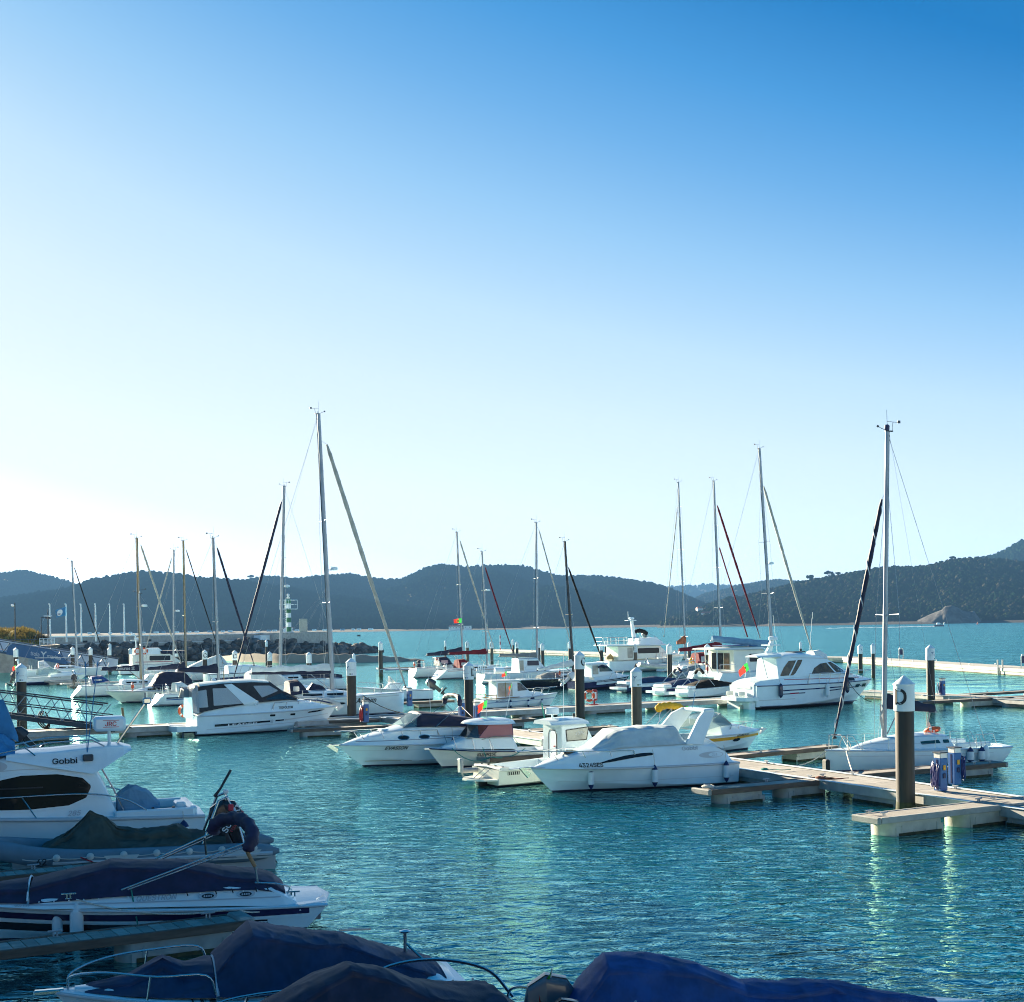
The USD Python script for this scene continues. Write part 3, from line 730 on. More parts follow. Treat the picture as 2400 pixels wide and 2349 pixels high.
# slab and tree row added behind the viewer to block low skylight
solo("promenade", bx(-120, 120, -58, -6, -1.0, 3.2), "concrete", kind="structure")
tr = np.random.default_rng(5)
ms = []
for k in range(16):
    o = np.array([-112 + 15 * k + 3 * tr.normal(), -34 + 4 * tr.normal(), 3.2])
    ms.append(move(tube([[0, 0, 0], [.2, 0, 4], [0, .2, 7]], [.4, .3, .2]), o))
    ms += [move(crown(300 + k * 9 + j, 2, .9), o + [4.2 * math.cos(j * 1.05) * (j > 0), 3 * math.sin(j * 1.05) * (j > 0), 6 + 2.5 * (j % 3)], s=4.6 + tr.random()) for j in range(7)]
solo("promenade_trees", ms, "leaf_oak", kind="stuff", label="dense row of leafy trees added behind the viewer to block low skylight", category="trees", smooth=False)
hb = e_ * 22.3 + s_ * 104
ang = math.degrees(math.atan2(e_[1], e_[0]))
land = [hb + e_ * 1.5 - s_ * 6, hb + e_ * 1.5 + s_ * 60, hb - e_ * 140 + s_ * 60, hb - e_ * 140 - s_ * 6]
solo("left_quay", prism(Polygon(land), 3.2, (0, 0, -.8)), "concrete", kind="structure")
t = thing("quayside_hotel", "pale eight storey block out of view at left, placed to shade the nearest boats", "building", (hb[0], hb[1], 2.4), ang)
part(t, "wall", bx(-118, 0, 0, 16, 0, 27.5), "stucco")
part(t, "roof", bx(-118.4, .4, -.4, 16.4, 27.503, 28.2), "concrete")
for fl in range(8):
    part(t, "balcony", bx(-116, -2, -1.2, -.003, 3.3 * fl + 2.9, 3.3 * fl + 3.1), "white_paint")
    for k in range(19):
        part(t, "window", bx(-115 + 6 * k, -112 + 6 * k, -.06, .1, 3.3 * fl + .5, 3.3 * fl + 2.6), "window_dark")
# ------------------------------------------------------------------ marina: piles, pontoons, gangways, pedestals
U30 = np.array([math.cos(math.radians(30)), math.sin(math.radians(30))])

def wrap(m, r, ang, z, out=0.004):
    """Lettering (x, y) wound round a vertical cylinder, centred on the direction ang (degrees)."""
    v, f = np.asarray(m.vertices), np.asarray(m.faces)
    x = v[:, 0] - (v[:, 0].max() + v[:, 0].min()) / 2
    a = math.radians(ang) + x / r
    rr = r + out + v[:, 2]
    return np.stack([rr * np.cos(a), rr * np.sin(a), z + v[:, 1]], 1), f

def bird(s):
    """The marina's winged emblem as a flat polygon."""
    return Polygon([(-1.0, .55), (-.55, .75), (-.1, .35), (.15, .4), (.6, .85), (1.05, .75), (.62, .5), (.3, .1), (.12, -.55), (-.15, -1.0), (-.05, -.4), (-.25, .05), (-.6, .35)])

def pile(px, yb, yt, label, letter=None, lang=-90, logo=None, logoang=-90, r=0.33, pm="pile_black"):
    b = P(px, yb)
    h = (yb - yt) / FPX * b[1]
    t = thing("mooring_pile", label, "pile", (b[0], b[1], 0), 0, "dark mooring piles with white caps")
    part(t, "shaft", lathe([(r - .012, -3), (r - .012, h - 1.2)], 28), pm, 40)
    part(t, "growth", lathe([(r - .004, -.3), (r + .002, .1), (r - .010, .34)], 28), "algae", 40)
    part(t, "cap", lathe([(r + .012, h - 1.22), (r + .022, h - 1.2), (r + .022, h - .34), (r + .045, h - .325), (r + .045, h - .29), (.02, h - .005)], 32), "white_paint", 30)
    if letter:
        part(t, "letter", wrap(meshkit.text_mesh(letter, .52, .008, True), r + .022, lang, h - .98), "letter_black", False)
    if logo:
        part(t, "emblem", wrap(trimesh.Trimesh(*move(prism(bird(1), .008), s=(.13, .13, 1))), r + .022, logoang - 16, h - .66), "letter_blue", False)
        part(t, "lettering", wrap(meshkit.text_mesh("troia  marina", .085, .006), r + .022, logoang, h - .84), "letter_grey", False)
        part(t, "sticker", wrap(trimesh.creation.extrude_polygon(Point(0, 0).buffer(.05, 12), .006, engine="earcut"), r + .022, logoang + 14, h - 1.1), "green_paint", False)
        part(t, "sticker", wrap(trimesh.creation.extrude_polygon(sbox(-.06, -.025, .06, .025), .006, engine="earcut"), r + .022, logoang + 36, h - 1.1), "stripe_blue", False)
    return t

PILES = [
 (2123, 1902, 1583, "big mooring pile with a D on its cap in front of the small sailboat", "D", -128, None),
 (1493, 1712, 1563, "big brown pile with bird emblem on its cap behind the covered cruiser's arch", None, 0, -92),
 (52, 1715, 1555, "big pile behind the near gangway at the left edge", None, 0, -98),
 (825, 1697, 1542, "big pile in front of the white sailing yacht's bow beside a blue pedestal", None, 0, -110),
 (1100, 1692, 1551, "pile with its letter on the cap's right edge beside the small fishing boat", "D", -22, -140),
 (1360, 1692, 1526, "pile with a G on its cap beside the red lifebuoy stand", "G", -38, None),
 (2182, 1648, 1511, "pile by the blue pedestal behind the D pile", None, 0, -60),
 (38, 1603, 1518, "pile at the foot of the upper gangway, leftmost of the far row", None, 0, None),
 (171, 1582, 1516, "pile just left of the first thin mast at left", None, 0, None),
 (213, 1580, 1517, "pile next right of the first thin mast at left", None, 0, None),
 (257, 1576, 1518, "pile in front of the breakwater above the reversed-transom sailboat", None, 0, None),
 (258, 1556, 1508, "pile behind the others close under the breakwater at left", None, 0, None),
 (306, 1562, 1519, "pile left of the pale wooden mast boats by the rescue cruiser", None, 0, None),
 (358, 1574, 1520, "pile right of the pale double mast at left", None, 0, None),
 (414, 1574, 1521, "pile crossed by the white furled sail at left", None, 0, None),
 (481, 1598, 1523, "left one of the two piles lettered C", "C", -70, None),
 (551, 1602, 1524, "right one of the two piles lettered C, crossed by a navy furled sail", "C", -76, None),
 (633, 1595, 1527, "pile left of the slim mast under the white and navy boom cover", None, 0, None),
 (625, 1560, 1500, "thin pile close under the breakwater near the harbour light", None, 0, None),
 (725, 1615, 1528, "pile behind the white and navy boom cover", None, 0, None),
 (830, 1580, 1531, "pile just behind the big pile by the yacht's bow", None, 0, None),
 (893, 1585, 1503, "lone pile in open water left of the row of cream-sterned sailboats", None, 0, None),
 (1044, 1545, 1501, "pile behind the navy boom cover of the leftmost cream-sterned sailboat", None, 0, None),
 (1096, 1555, 1502, "pile lettered E just right of the mast flying the flag", "E", -86, None),
 (1153, 1556, 1503, "pile lettered E right of the red boom cover", "E", -110, None),
 (1203, 1543, 1498, "plain-capped pile crossed by the dark red furled sail", None, 0, None),
 (1212, 1548, 1504, "pile lettered E beside the dark red furled sail", "E", -92, None),
 (1264, 1550, 1503, "slim pile half hidden by the grey-booted mast", None, 0, None),
 (1272, 1560, 1507, "pile just right of the grey-booted mast", None, 0, None),
 (1336, 1556, 1503, "pile behind the dark mast at centre right", None, 0, None),
 (1410, 1556, 1507, "pile behind the dark furled sail, left of the motor yacht's flybridge", None, 0, None),
 (1420, 1540, 1501, "farther pile half hidden behind the one by the dark furled sail", None, 0, None),
 (1489, 1575, 1508, "pile lettered E in front of the flybridge motor yacht", "E", -100, None),
 (1570, 1598, 1508, "pile between the two grey dinghies", None, 0, None),
 (1659, 1600, 1509, "pile lettered E at the stern of the pale catamaran", "E", -72, None),
 (1616, 1550, 1504, "pile behind the orange sail bag", None, 0, None),
 (1757, 1592, 1512, "pile behind the big white motor cruiser's stern", None, 0, None),
 (1877, 1545, 1504, "pile in the open water behind the big motor cruiser", None, 0, None),
 (2017, 1577, 1510, "wider pile behind the motor cruiser's foredeck", None, 0, -60),
 (2047, 1589, 1507, "slim pile behind the motor cruiser's bow rail", None, 0, None)]
for px, yb, yt, lab, let, la, lo in PILES:
    pile(px, yb, yt, lab, let, la, lo is not None, lo or 0, .33 if yb > 1640 else (.21 if px in (625, 830, 1877, 2047, 1264, 1203, 1044, 1420) else .29), "pile_brown" if px in (1493, 1096, 1153, 1489) else "pile_black")

def cleat(x, y, z):
    return cat([bx(x - .05, x - .02, y - .02, y + .02, z, z + .09), bx(x + .02, x + .05, y - .02, y + .02, z, z + .09), bx(x - .15, x + .15, y - .025, y + .025, z + .09, z + .125, .01)])

def fbox(x0, x1, w, z0, z1, roundend=True):
    """Concrete float with rounded end and raised panels."""
    pg = sbox(x0, -w / 2, x1, w / 2)
    if roundend:
        pg = sbox(x0 + w * .36, -w / 2, x1, w / 2).union(affinity.scale(Point(x0 + w * .36, 0).buffer(w / 2, 12), .72, 1))
    out = [move(prism(pg, z1 - z0), (0, 0, z0))]
    L = x1 - x0 - w * .4
    for sgn in (-1, 1):
        for k, f_ in enumerate((.06, .34, .62, .90)):
            xx = x0 + w * .4 + L * f_
            hh = .86 if k in (0, 3) else .62
            out.append(bx(xx, xx + .05, sgn * w / 2 - .02, sgn * w / 2 + .02, z0, z0 + (z1 - z0) * hh))
            out.append(bx(xx - .22 if k < 2 else xx + .05, xx if k < 2 else xx + .27, sgn * w / 2 - .012, sgn * w / 2 + .012, z0, z0 + (z1 - z0) * (hh - .06)))
    return cat(out)

def pontoon(label, a, ang, L, w=1.0, floats=(), z=.55, planks=0.0, beam="beam_wood", edge=None, cleats=(), name="finger_pontoon", group=None, fm="float_grey", panels=0, thick=.17):
    """Floating walkway from a (start of its centre line) along ang."""
    t = thing(name, label, "pontoon", (a[0], a[1], 0), ang, group)
    if planks:
        n = int(L / planks)
        for k in range(n):
            x0 = .06 + k * planks
            part(t, "plank", bx(x0 + .007, x0 + planks - .007, -w / 2 + .05, w / 2 - .05, z - .045, z + .004 * math.sin(k * 2.4), .004), ("deck_plank", "deck_plank_b", "deck_plank_c")[(k * 7) % 3], False)
    else:
        n = panels or max(1, int(L / 2.2))
        for k in range(n):
            part(t, "deck_panel", bx(.02 + L / n * k + .006, L / n * (k + 1) - .006, -w / 2 + .06, w / 2 - .06, z - .05, z, .006), ("deck_plank", "deck_plank_c")[k % 2], False)
    for sgn in (-1, 1):
        part(t, "side_beam", bx(0, L, sgn * w / 2 - .05, sgn * w / 2 + .05, z - thick, z + .018, .012), beam)
        if edge:
            part(t, "edge_strip", bx(0, L, sgn * w / 2 - .14, sgn * w / 2 + .09, z + .021, z + .045, .006), edge)
    part(t, "end_cap", bx(-.16, -.003, -w / 2 - .05, w / 2 + .05, z - thick - .02, z + .024, .03), "float_grey")
    for x0, x1 in floats:
        p = part(t, "float", fbox(x0, x1, w * .96, -.4, z - thick - .005), fm, 30)
        part(p, "waterline_growth", prism(sbox(x0 + w * .38, -w * .48 - .03, x1 + .012, w * .48 + .03), .13, (0, 0, -.05)), "algae", False)
    for x, y in cleats:
        part(t, "cleat", cleat(x, y, z + .02), "aluminium", False)
    return t

def along(a, ang, px, py, z=0.):
    q = P(px, py, z)[:2] - np.asarray(a[:2])
    return q[0] * math.cos(math.radians(ang)) + q[1] * math.sin(math.radians(ang))

# nearest fingers, bottom left: plank by plank
e = P(572, 2150, .55)[:2]
a_ = e - U30 * 10
pontoon("nearest plank finger pontoon at bottom left, below the purple-covered boat", a_, 30, 10, .85, [(1.2, 5.0), (7.3, 9.6)], .55, .25, cleats=[(9.3, .25), (6.2, .25)], thick=.16)
part(f"/World/finger_pontoon", "bollard", bx(9.75, 10.1, -.4, .4, .43, .62, .04), "float_grey")
e = P(330, 2018, .5)[:2]
pontoon("plank finger pontoon half hidden between the inflatable and the purple-covered boat", e - U30 * 10, 30, 10, .85, [(6.4, 9.0), (1, 3.6)], .5, .25, cleats=[(7.3, .25)])
# D walkway and its fingers
dw = P(1800, 1801, .55)[:2]
DA = 116.5
du_ = np.array([math.cos(math.radians(DA)), math.sin(math.radians(DA))])
dn_ = np.array([du_[1], -du_[0]])
pontoon("wide grey walkway running back from the D pile past the covered cruiser", dw - du_ * 19, DA, 60, 2.3, [(2, 5), (9.4, 12.4), (17, 20), (24, 27), (33, 36), (44, 47), (53, 56)], .55, 0, "beam_alu", "white_paint",
        [(4 + 5.5 * k, s * 1.05) for k in range(9) for s in (-1, 1)], "walkway_pontoon", None, "concrete", 24, .3)
a_ = P(2035, 1918, .55)[:2]
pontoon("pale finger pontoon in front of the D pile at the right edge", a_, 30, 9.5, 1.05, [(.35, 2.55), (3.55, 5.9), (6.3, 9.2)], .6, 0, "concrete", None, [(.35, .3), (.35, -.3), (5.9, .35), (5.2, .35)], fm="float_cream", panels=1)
a_ = P(1648, 1850, .55)[:2]
pontoon("shaded finger pontoon just right of the covered cruiser's stern", a_, 30, 6.3, .95, [(.5, 2.35), (3.4, 5.3)], .55, 0, "beam_wood", None, [(.4, .3), (3.2, .3), (6, .3)])
a_ = P(1944, 1748, .55)[:2]
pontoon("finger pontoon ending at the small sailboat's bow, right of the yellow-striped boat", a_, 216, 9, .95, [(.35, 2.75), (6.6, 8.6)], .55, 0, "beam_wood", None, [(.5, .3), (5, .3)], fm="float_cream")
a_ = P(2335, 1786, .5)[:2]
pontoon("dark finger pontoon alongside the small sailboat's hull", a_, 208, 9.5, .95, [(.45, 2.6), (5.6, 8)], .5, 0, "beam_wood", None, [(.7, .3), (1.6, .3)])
# fingers beyond, among the white cruisers
a_ = P(1136, 1776, .5)[:2]
pontoon("short finger pontoon in front of the small pink-windowed cabin boat", a_, 30, 8, .95, [(.7, 3), (5, 7)], .5, 0, "beam_wood", None, [(.5, .3)])
a_ = P(1244, 1684, .5)[:2]
pontoon("finger pontoon behind the small pink-windowed boat's roof", a_, 210, 9, .95, [(.6, 2.6), (5, 7.5)], .5, 0, "beam_wood", None, [(.4, .3), (.9, .3)])
a_ = P(1434, 1702, .5)[:2]
pontoon("finger pontoon end showing behind the little white wheelhouse", a_, 210, 8, .95, [(.5, 2.6)], .5, 0, "beam_wood", None, [(.3, .3), (.8, .3)])
a_ = P(1105, 1640, .5)[:2]
pontoon("finger pontoon between the yacht's bow and the tilted outboard motor", P(1057, 1641, .5)[:2], 212, 7, .95, [(.6, 3.2)], .5, 0, "beam_wood", None, [(.4, .3), (1, .3)])
a_ = P(1300, 1703, .5)[:2]
pontoon("finger pontoon behind the small boat with the grey outboard", P(1200, 1712, .5)[:2], 24, 5, .95, [(.4, 2.3)], .5, 0, "beam_wood")
# cross walkways
wa, wb = P(420, 1700, .55)[:2], P(-150, 1726, .55)[:2]
d_ = wa - wb
LA = math.degrees(math.atan2(d_[1], d_[0]))
pontoon("long sunlit walkway under the near gangway at the left edge", wb, LA, np.linalg.norm(d_) + 4, 2.2, [(1, 7.4), (10.6, 13.6), (14.6, 18.0)], .6, 0, "beam_alu", "white_paint", [(13.5, -.9), (11, .9)], "walkway_pontoon", None, "concrete", 10, .3)
wa, wb = P(1000, 1674, .55)[:2], P(1712, 1637.5, .55)[:2]
d_ = wb - wa
LB = math.degrees(math.atan2(d_[1], d_[0]))
pontoon("long walkway crossing behind the fishing boat and the lifebuoy stand", wa - d_ / np.linalg.norm(d_) * 10, LB, np.linalg.norm(d_) + 22, 2.2, [(1, 5), (9, 12.5), (17, 20), (22.6, 26), (29, 32), (36, 39)], .55, 0, "beam_alu", "white_paint", [(12 + 4 * k, 1) for k in range(6)], "walkway_pontoon", None, "concrete", 16, .3)
a_ = P(683, 1709, .5)[:2]
pontoon("dark finger pontoon at the bow of the canopied cruiser", a_, 20, 9, 1.0, [(.5, 2.9), (5, 7.4)], .5, 0, "beam_wood", None, [(.3, .3), (.8, .3)])
wa, wb = P(2430, 1641, .55)[:2], P(2070, 1622, .55)[:2]
d_ = wb - wa
LC = math.degrees(math.atan2(d_[1], d_[0]))
pontoon("walkway behind the D pile with a blue pedestal on it", wa, LC, np.linalg.norm(d_) + 3, 2.2, [(1.5, 5), (9, 12), (14.4, 17.5)], .55, 0, "beam_alu", "white_paint", [(3, .9), (6, -.9), (10, .9)], "walkway_pontoon", None, "concrete", 6, .3)
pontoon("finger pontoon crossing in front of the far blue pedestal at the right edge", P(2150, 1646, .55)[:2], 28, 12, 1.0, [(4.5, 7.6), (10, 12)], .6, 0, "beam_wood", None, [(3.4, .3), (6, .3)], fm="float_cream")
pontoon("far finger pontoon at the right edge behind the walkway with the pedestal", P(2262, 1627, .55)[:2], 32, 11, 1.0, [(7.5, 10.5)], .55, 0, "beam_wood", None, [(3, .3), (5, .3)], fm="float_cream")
pontoon("small far pontoon beside the lone pile in open water", P(886, 1566, .5)[:2], 18, 8.2, 1.2, [(3.6, 6.2)], .5, 0, "beam_wood", None, [(2, .4), (6, .4)])
pontoon("grey pontoon beside the open sports boat at left", P(112, 1596, .5)[:2], 40, 7, 1.6, [(.2, 5)], .5, 0, "beam_alu")
pontoon("short pontoon stub left of the first sailboat's stern", P(146, 1602, .5)[:2], 32, 7, 1.0, [(.6, 3.4)], .5, 0, "beam_alu")
pontoon("pontoon end behind the black-covered runabout", P(1686, 1617, .5)[:2], 26, 7, 1.0, [(.3, 2.3)], .5, 0, "beam_wood")

# outer floating breakwater, sunlit concrete in long units
op = [P(1140, 1531)[:2], P(1560, 1546)[:2], P(1975, 1553.5)[:2], P(2340, 1581.5)[:2], P(2346, 1582)[:2], P(2520, 1594)[:2]]
labs = ["far end of the cream outer floating breakwater behind the red and grey sailboats", "middle length of the cream outer floating breakwater behind the motor cruiser", "long cream outer floating breakwater stretch behind the D pile", None, "last cream unit of the outer floating breakwater at the right edge"]
for k in (0, 1, 2, 4):
    a_, b_ = op[k], op[k + 1]
    d_ = b_ - a_; L_ = np.linalg.norm(d_)
    t = thing("outer_pontoon", labs[k], "pontoon", (a_[0], a_[1], 0), math.degrees(math.atan2(d_[1], d_[0])), "outer floating breakwater")
    n = max(1, int(L_ / 17))
    for i in range(n):
        x0, x1 = L_ / n * i + .03, L_ / n * (i + 1) - .03
        part(t, "unit", bx(x0, x1, 0, 4.2, -.6, .42, .03), "concrete", False)
        part(t, "rim", bx(x0, x1, -.12, 4.3, .423, .82, .05), "concrete", False)
        part(t, "growth", bx(x0, x1, -.01, .1, -.1, .12), "algae", False)
        part(t, "cleat", move(cleat(0, 0, 0), ((x0 + x1) / 2, .5, .82), s=1.6), "aluminium", False)
        part(t, "cleat", move(cleat(0, 0, 0), ((x0 + x1) / 2, 3.8, .82), s=1.6), "aluminium", False)
j = P(2343, 1582)[:2]
t = thing("joint_posts", "pair of pale guide posts at the gap in the outer floating breakwater", "post", (j[0], j[1], 0))
for x in (-.28, .28):
    part(t, "post", tube([[x, -.2, -1], [x, -.2, 1.75]], .09, 8), "beam_alu")

# service pedestals with hoses
def pedestal(label, px, py, hose="hose_blue", hoseside=-1, coil=True, h=1.35, z=.57, rz=28):
    b = P(px, py, z)
    t = thing("service_pedestal", label, "pedestal", b, rz, "blue service pedestals")
    part(t, "column", bx(-.17, .17, -.17, .17, 0, h - .2, .02), "pedestal_blue")
    part(t, "groove", bx(-.178, .178, -.03, .03, .05, h - .25), "stripe_navy")
    for k in range(4):
        a = k * 1.5708
        part(t, "lamp_panel", move(bx(-.14, .14, .15, .168, h - .197, h - .03), rz=math.degrees(a)), "lamp_white")
    part(t, "lamp_core", bx(-.15, .15, -.15, .15, h - .2, h - .03), "lamp_white")
    part(t, "lid", bx(-.2, .2, -.2, .2, h - .027, h + .01, .01), "steel_dark")
    for k in range(2):
        part(t, "socket", bx(-.06, .06, -.21, -.172, .45 + .28 * k, .62 + .28 * k, .01), "yellow_paint" if k else "stripe_navy")
    if coil:
        hs = thing("coiled_hose", ("red" if hose == "hose_red" else "dark blue") + " hose coil on the " + label, "hose", b, rz)
        r_ = np.random.default_rng(int(px))
        for k in range(11):
            q = np.linspace(0, 6.2832, 30, False)
            rr, ez = .22 + .06 * r_.random(), .36 + .09 * r_.random()
            off = np.array([hoseside * (.27 + .10 * r_.random()), -.04 + .08 * r_.normal(), .56 + .04 * r_.normal()])
            tl = r_.normal() * .35
            pts = np.stack([off[0] + np.cos(q) * rr * .55 * (1 if hoseside else 1), off[1] + np.cos(q + tl) * rr * .8, off[2] + np.sin(q) * ez], 1)
            part(hs, "loop", tube(pts, .018, 6, True), hose, 60)
    return t
pedestal("front blue pedestal right of the D pile", 2205, 1853)
pedestal("rear blue pedestal right of the D pile", 2238, 1838, hoseside=1)
pedestal("blue pedestal on the far walkway at right", 2209, 1630)
pedestal("blue pedestal by the big pile at the yacht's bow", 857, 1693, "hose_red")
pedestal("blue pedestal at the white yacht's stem", 960, 1655, coil=False)
pedestal("blue pedestal beside the folded bimini of the purple-roofed cruiser", 1082, 1690, coil=False)
pedestal("blue pedestal left of the shaded pile beside the fishing boat", 1118, 1697, coil=False)

def ringbuoy(name, label, pos, rz, r=.37, tilt=90, mats=("orange", "lamp_white")):
    t = thing(name, label, "lifebuoy", pos, rz)
    q = np.linspace(0, 6.2832, 40, False)
    part(t, "ring", move(tube(np.stack([np.cos(q) * r, np.sin(q) * r, 0 * q], 1), r * .26, 10, True), rx=tilt), mats[0], 60)
    for k in range(4):
        qq = np.linspace(k * 1.571 + .6, k * 1.571 + .95, 5)
        part(t, "band", move(tube(np.stack([np.cos(qq) * r, np.sin(qq) * r, 0 * qq], 1), r * .275, 10), rx=tilt), mats[1], 60)
    return t

def lifestand(label, px, py, name="lifebuoy_stand"):
    b = P(px, py, .57)
    t = thing(name, label, "lifebuoy stand", b, 15)
    part(t, "foot", bx(-.25, .35, -.2, .2, 0, .05, .01), "red_paint")
    part(t, "post", tube([[.1, 0, 0], [.1, 0, .5]], .06, 8), "red_paint")
    part(t, "extinguisher_case", cat([bx(-.06, .32, -.16, .16, .3, 1.15, .08)]), "red_paint")
    part(t, "panel", bx(.05, .22, -.175, -.163, .45, .95), "letter_pale")
    ringbuoy("lifebuoy", "red lifebuoy hanging on the " + label, b + [-.28, -.2, .68], 15, .36)
lifestand("red stand beside the G pile", 1390, 1652)
b = P(440, 1690, 1.0)
lifestand("red stand at the stern of the canopied cruiser", 445, 1690)

# near gangway: two trusses, floor, wheels
A_, B_ = PY(-60, 1664, 84.5), P(276, 1705, .75)
d_ = B_ - A_; L_ = np.linalg.norm(d_)
gx = d_ / L_; ga = math.degrees(math.atan2(d_[1], d_[0])); tilt = math.degrees(math.asin(-gx[2]))
t = thing("gangway", "slim steel truss gangway coming down from the left edge to the walkway", "gangway", A_, ga)
def gw(m):
    return move(m, ry=tilt)
for y in (-.75, .75):
    part(t, "lower_chord", gw(bx(0, L_, y - .06, y + .06, -.22, .06, .02)), "steel_dark")
    part(t, "top_rail", gw(tube([[0, y, 1.3], [L_ - .9, y, 1.3]], .045, 6)), "steel_dark")
    part(t, "middle_rail", gw(tube([[0, y, .66], [L_ - .5, y, .66]], .035, 6)), "steel_dark")
    n = 5
    for k in range(n):
        x0 = (L_ - .9) * (k + (.12 if y > 0 else 0)) / n; x1 = (L_ - .9) * (k + .5 + (.12 if y > 0 else 0)) / n; x2 = min((L_ - .9) * (k + 1 + (.12 if y > 0 else 0)) / n, L_ - .1)
        part(t, "brace", gw(tube([[x0, y, 1.28], [x1, y, .02]], .028, 5)), "aluminium")
        part(t, "brace", gw(tube([[x1, y, .02], [x2, y, 1.28]], .028, 5)), "aluminium")
part(t, "floor", gw(bx(0, L_ + .1, -.68, .68, -.1, -.04)), "steel_dark")
for y in (-.6, .6):
    part(t, "wheel", gw(move(lathe([(.14, -.06), (.14, .06)], 14), (L_ - .35, y, -.22), rx=90)), "rubber")
q = P(292, 1706, .6)
t = thing("guide_post", "leaning dark brown post at the foot of the near gangway", "post", q, 0)
part(t, "post", tube([[0, 0, 0], [-.13, 0, 1.25]], [.075, .085], 8), "mast_wood")
part(t, "bracket", bx(-.2, .2, -.15, .15, -.1, .15, .03), "aluminium")
q = P(44, 1715, .6)
t = thing("short_posts", "pair of short dark posts beside the big pile at the left edge", "post", q)
for x in (-.07, .09):
    part(t, "post", tube([[x, 0, 0], [x, 0, .62]], .035, 6), "steel_dark")
q = P(99, 1711, .62)
t = thing("looped_hose", "thick dark hose hanging in loops under the near gangway", "hose", q)
for k in range(3):
    s = np.linspace(0, 1, 20)
    part(t, "loop", tube(smoothline([[-.1 + .1 * k, 0, 1.15], [-.3 + .12 * k, -.05, .6], [.1 + .14 * k, 0, .12], [.42, .02, .55], [.2, 0, 1.1]], 24), .04, 6), "rubber", 60)
part(t, "tail", tube(smoothline([[.1, 0, .1], [.8, -.1, .05], [2.2, .1, .04], [3.8, .05, .04], [5.4, .2, .05]], 30), .035, 6), "rubber", 60)

# upper gangway with its printed side panel
A_, B_ = PY(-70, 1512, 228), P(276, 1570, .6)
d_ = B_ - A_; L_ = np.linalg.norm(d_); gx = d_ / L_
ga = math.degrees(math.atan2(d_[1], d_[0])); tilt = math.degrees(math.asin(-gx[2]))
t = thing("banner_gangway", "long truss gangway with a blue lettered side panel under the quay at left", "gangway", A_, ga)
for y in (-1.3, 1.3):
    part(t, "lower_chord", gw(bx(0, L_, y - .1, y + .1, -.3, .0, .02)), "steel_blue")
    part(t, "top_chord", gw(bx(0, L_ - 1, y - .07, y + .07, 1.5, 1.64, .02)), "steel_blue")
    n = 14
    for k in range(n):
        x0, x1, x2 = (L_ - 1) * k / n, (L_ - 1) * (k + .5) / n, (L_ - 1) * (k + 1) / n
        part(t, "brace", gw(tube([[x0, y, 0], [x1, y, 1.5]], .07, 5)), "steel_blue")
        part(t, "brace", gw(tube([[x1, y, 1.5], [x2, y, 0]], .07, 5)), "steel_blue")
part(t, "floor", gw(bx(0, L_, -1.2, 1.2, -.12, -.05)), "mesh_pale")
part(t, "infill", gw(bx(0, L_ - 1, 1.12, 1.16, .05, 1.45)), "mesh_pale")
x0, x1 = L_ * .30, L_ * .71
cur = [(x0, -.32), (x1, -.32), (x1 - .4, .4), (x1 - 1.6, 1.1), (x1 - 3.4, 1.55), (x0 + 1, 1.5), (x0 + .2, .9)]
part(t, "banner", gw(prism(Polygon(cur), .04, (0, -1.42, 0), rx=90)), "banner_blue", False)
for txt, xx in (("troia", x0 + (x1 - x0) * .40), ("marina", x0 + (x1 - x0) * .67)):
    part(t, "lettering", gw(move(meshkit.text_mesh(txt, .62, .02), (xx, -1.47, .22), rx=90)), "letter_grey", False)
part(t, "emblem", gw(move(prism(bird(1), .02), (x0 + (x1 - x0) * .61, -1.47, .65), rx=90, s=.62)), "letter_grey", False)
# red and white marker stake in the water
q = P(1173, 1531)
t = thing("marker_stake", "thin red and white banded stake at the end of the outer breakwater", "marker", q)
for k in range(6):
    part(t, "band", lathe([(.11, .75 * k - .3), (.11, .75 * k + .45)], 8), "red_paint" if k % 2 else "white_paint")
b = PY(1993, 1556, 222)
lb = ringbuoy("lifebuoy", "red lifebuoy on a post of the outer breakwater, behind the slim pile", b, 10, .42, 90, ("red_paint", "lamp_white"))
def hoop(label, px, py, d):
    b = PY(px, py, d)
    t = thing("ladder_hoop", label, "ladder", (b[0], b[1], .8), -10)
    part(t, "hoop", tube([[-.3, 0, 0], [-.3, 0, 1.3], [-.2, 0, 1.55], [.2, 0, 1.55], [.3, 0, 1.3], [.3, 0, 0]], .06, 6), "stainless")
    part(t, "board", bx(-.22, .22, -.03, .03, .6, 1.4, .02), "stripe_navy")
hoop("ladder hoop with navy board on the outer breakwater left of the D pile", 2112, 1550, 206)
hoop("ladder hoop with navy board on the outer breakwater at the right edge", 2400, 1566, 160)

# far away: speedboat with its wake, marker buoys
b = PY(2200, 1465.5, 1170); b[2] = 0
t = thing("speedboat", "tiny white speedboat throwing a wake far out near the bare cliff", "boat", b, 4)
part(t, "hull", prism(Polygon([(-4, -1.2), (2.2, -1.2), (4.5, 0), (2.2, 1.2), (-4, 1.2)]), 1.5, (0, 0, .1)), "gelcoat_navy", False)
part(t, "cabin", bx(-1.6, 1.2, -.9, .9, 1.6, 3.2, .3), "gelcoat")
wk = []
for k, x in enumerate(np.linspace(-4, -95, 30)):
    w_ = 1.0 + .05 * (-x)
    wk.append([[x, -w_, .03], [x, 0, .5 * math.exp(x / 30) + .12 + .1 * math.sin(k * 2.3)], [x, w_, .03]])
solo("wake", move(grid(np.array(wk), True), b, rz=4), "white_paint", kind="stuff", label="white foaming wake trailing behind the far speedboat", category="wake", smooth=True)
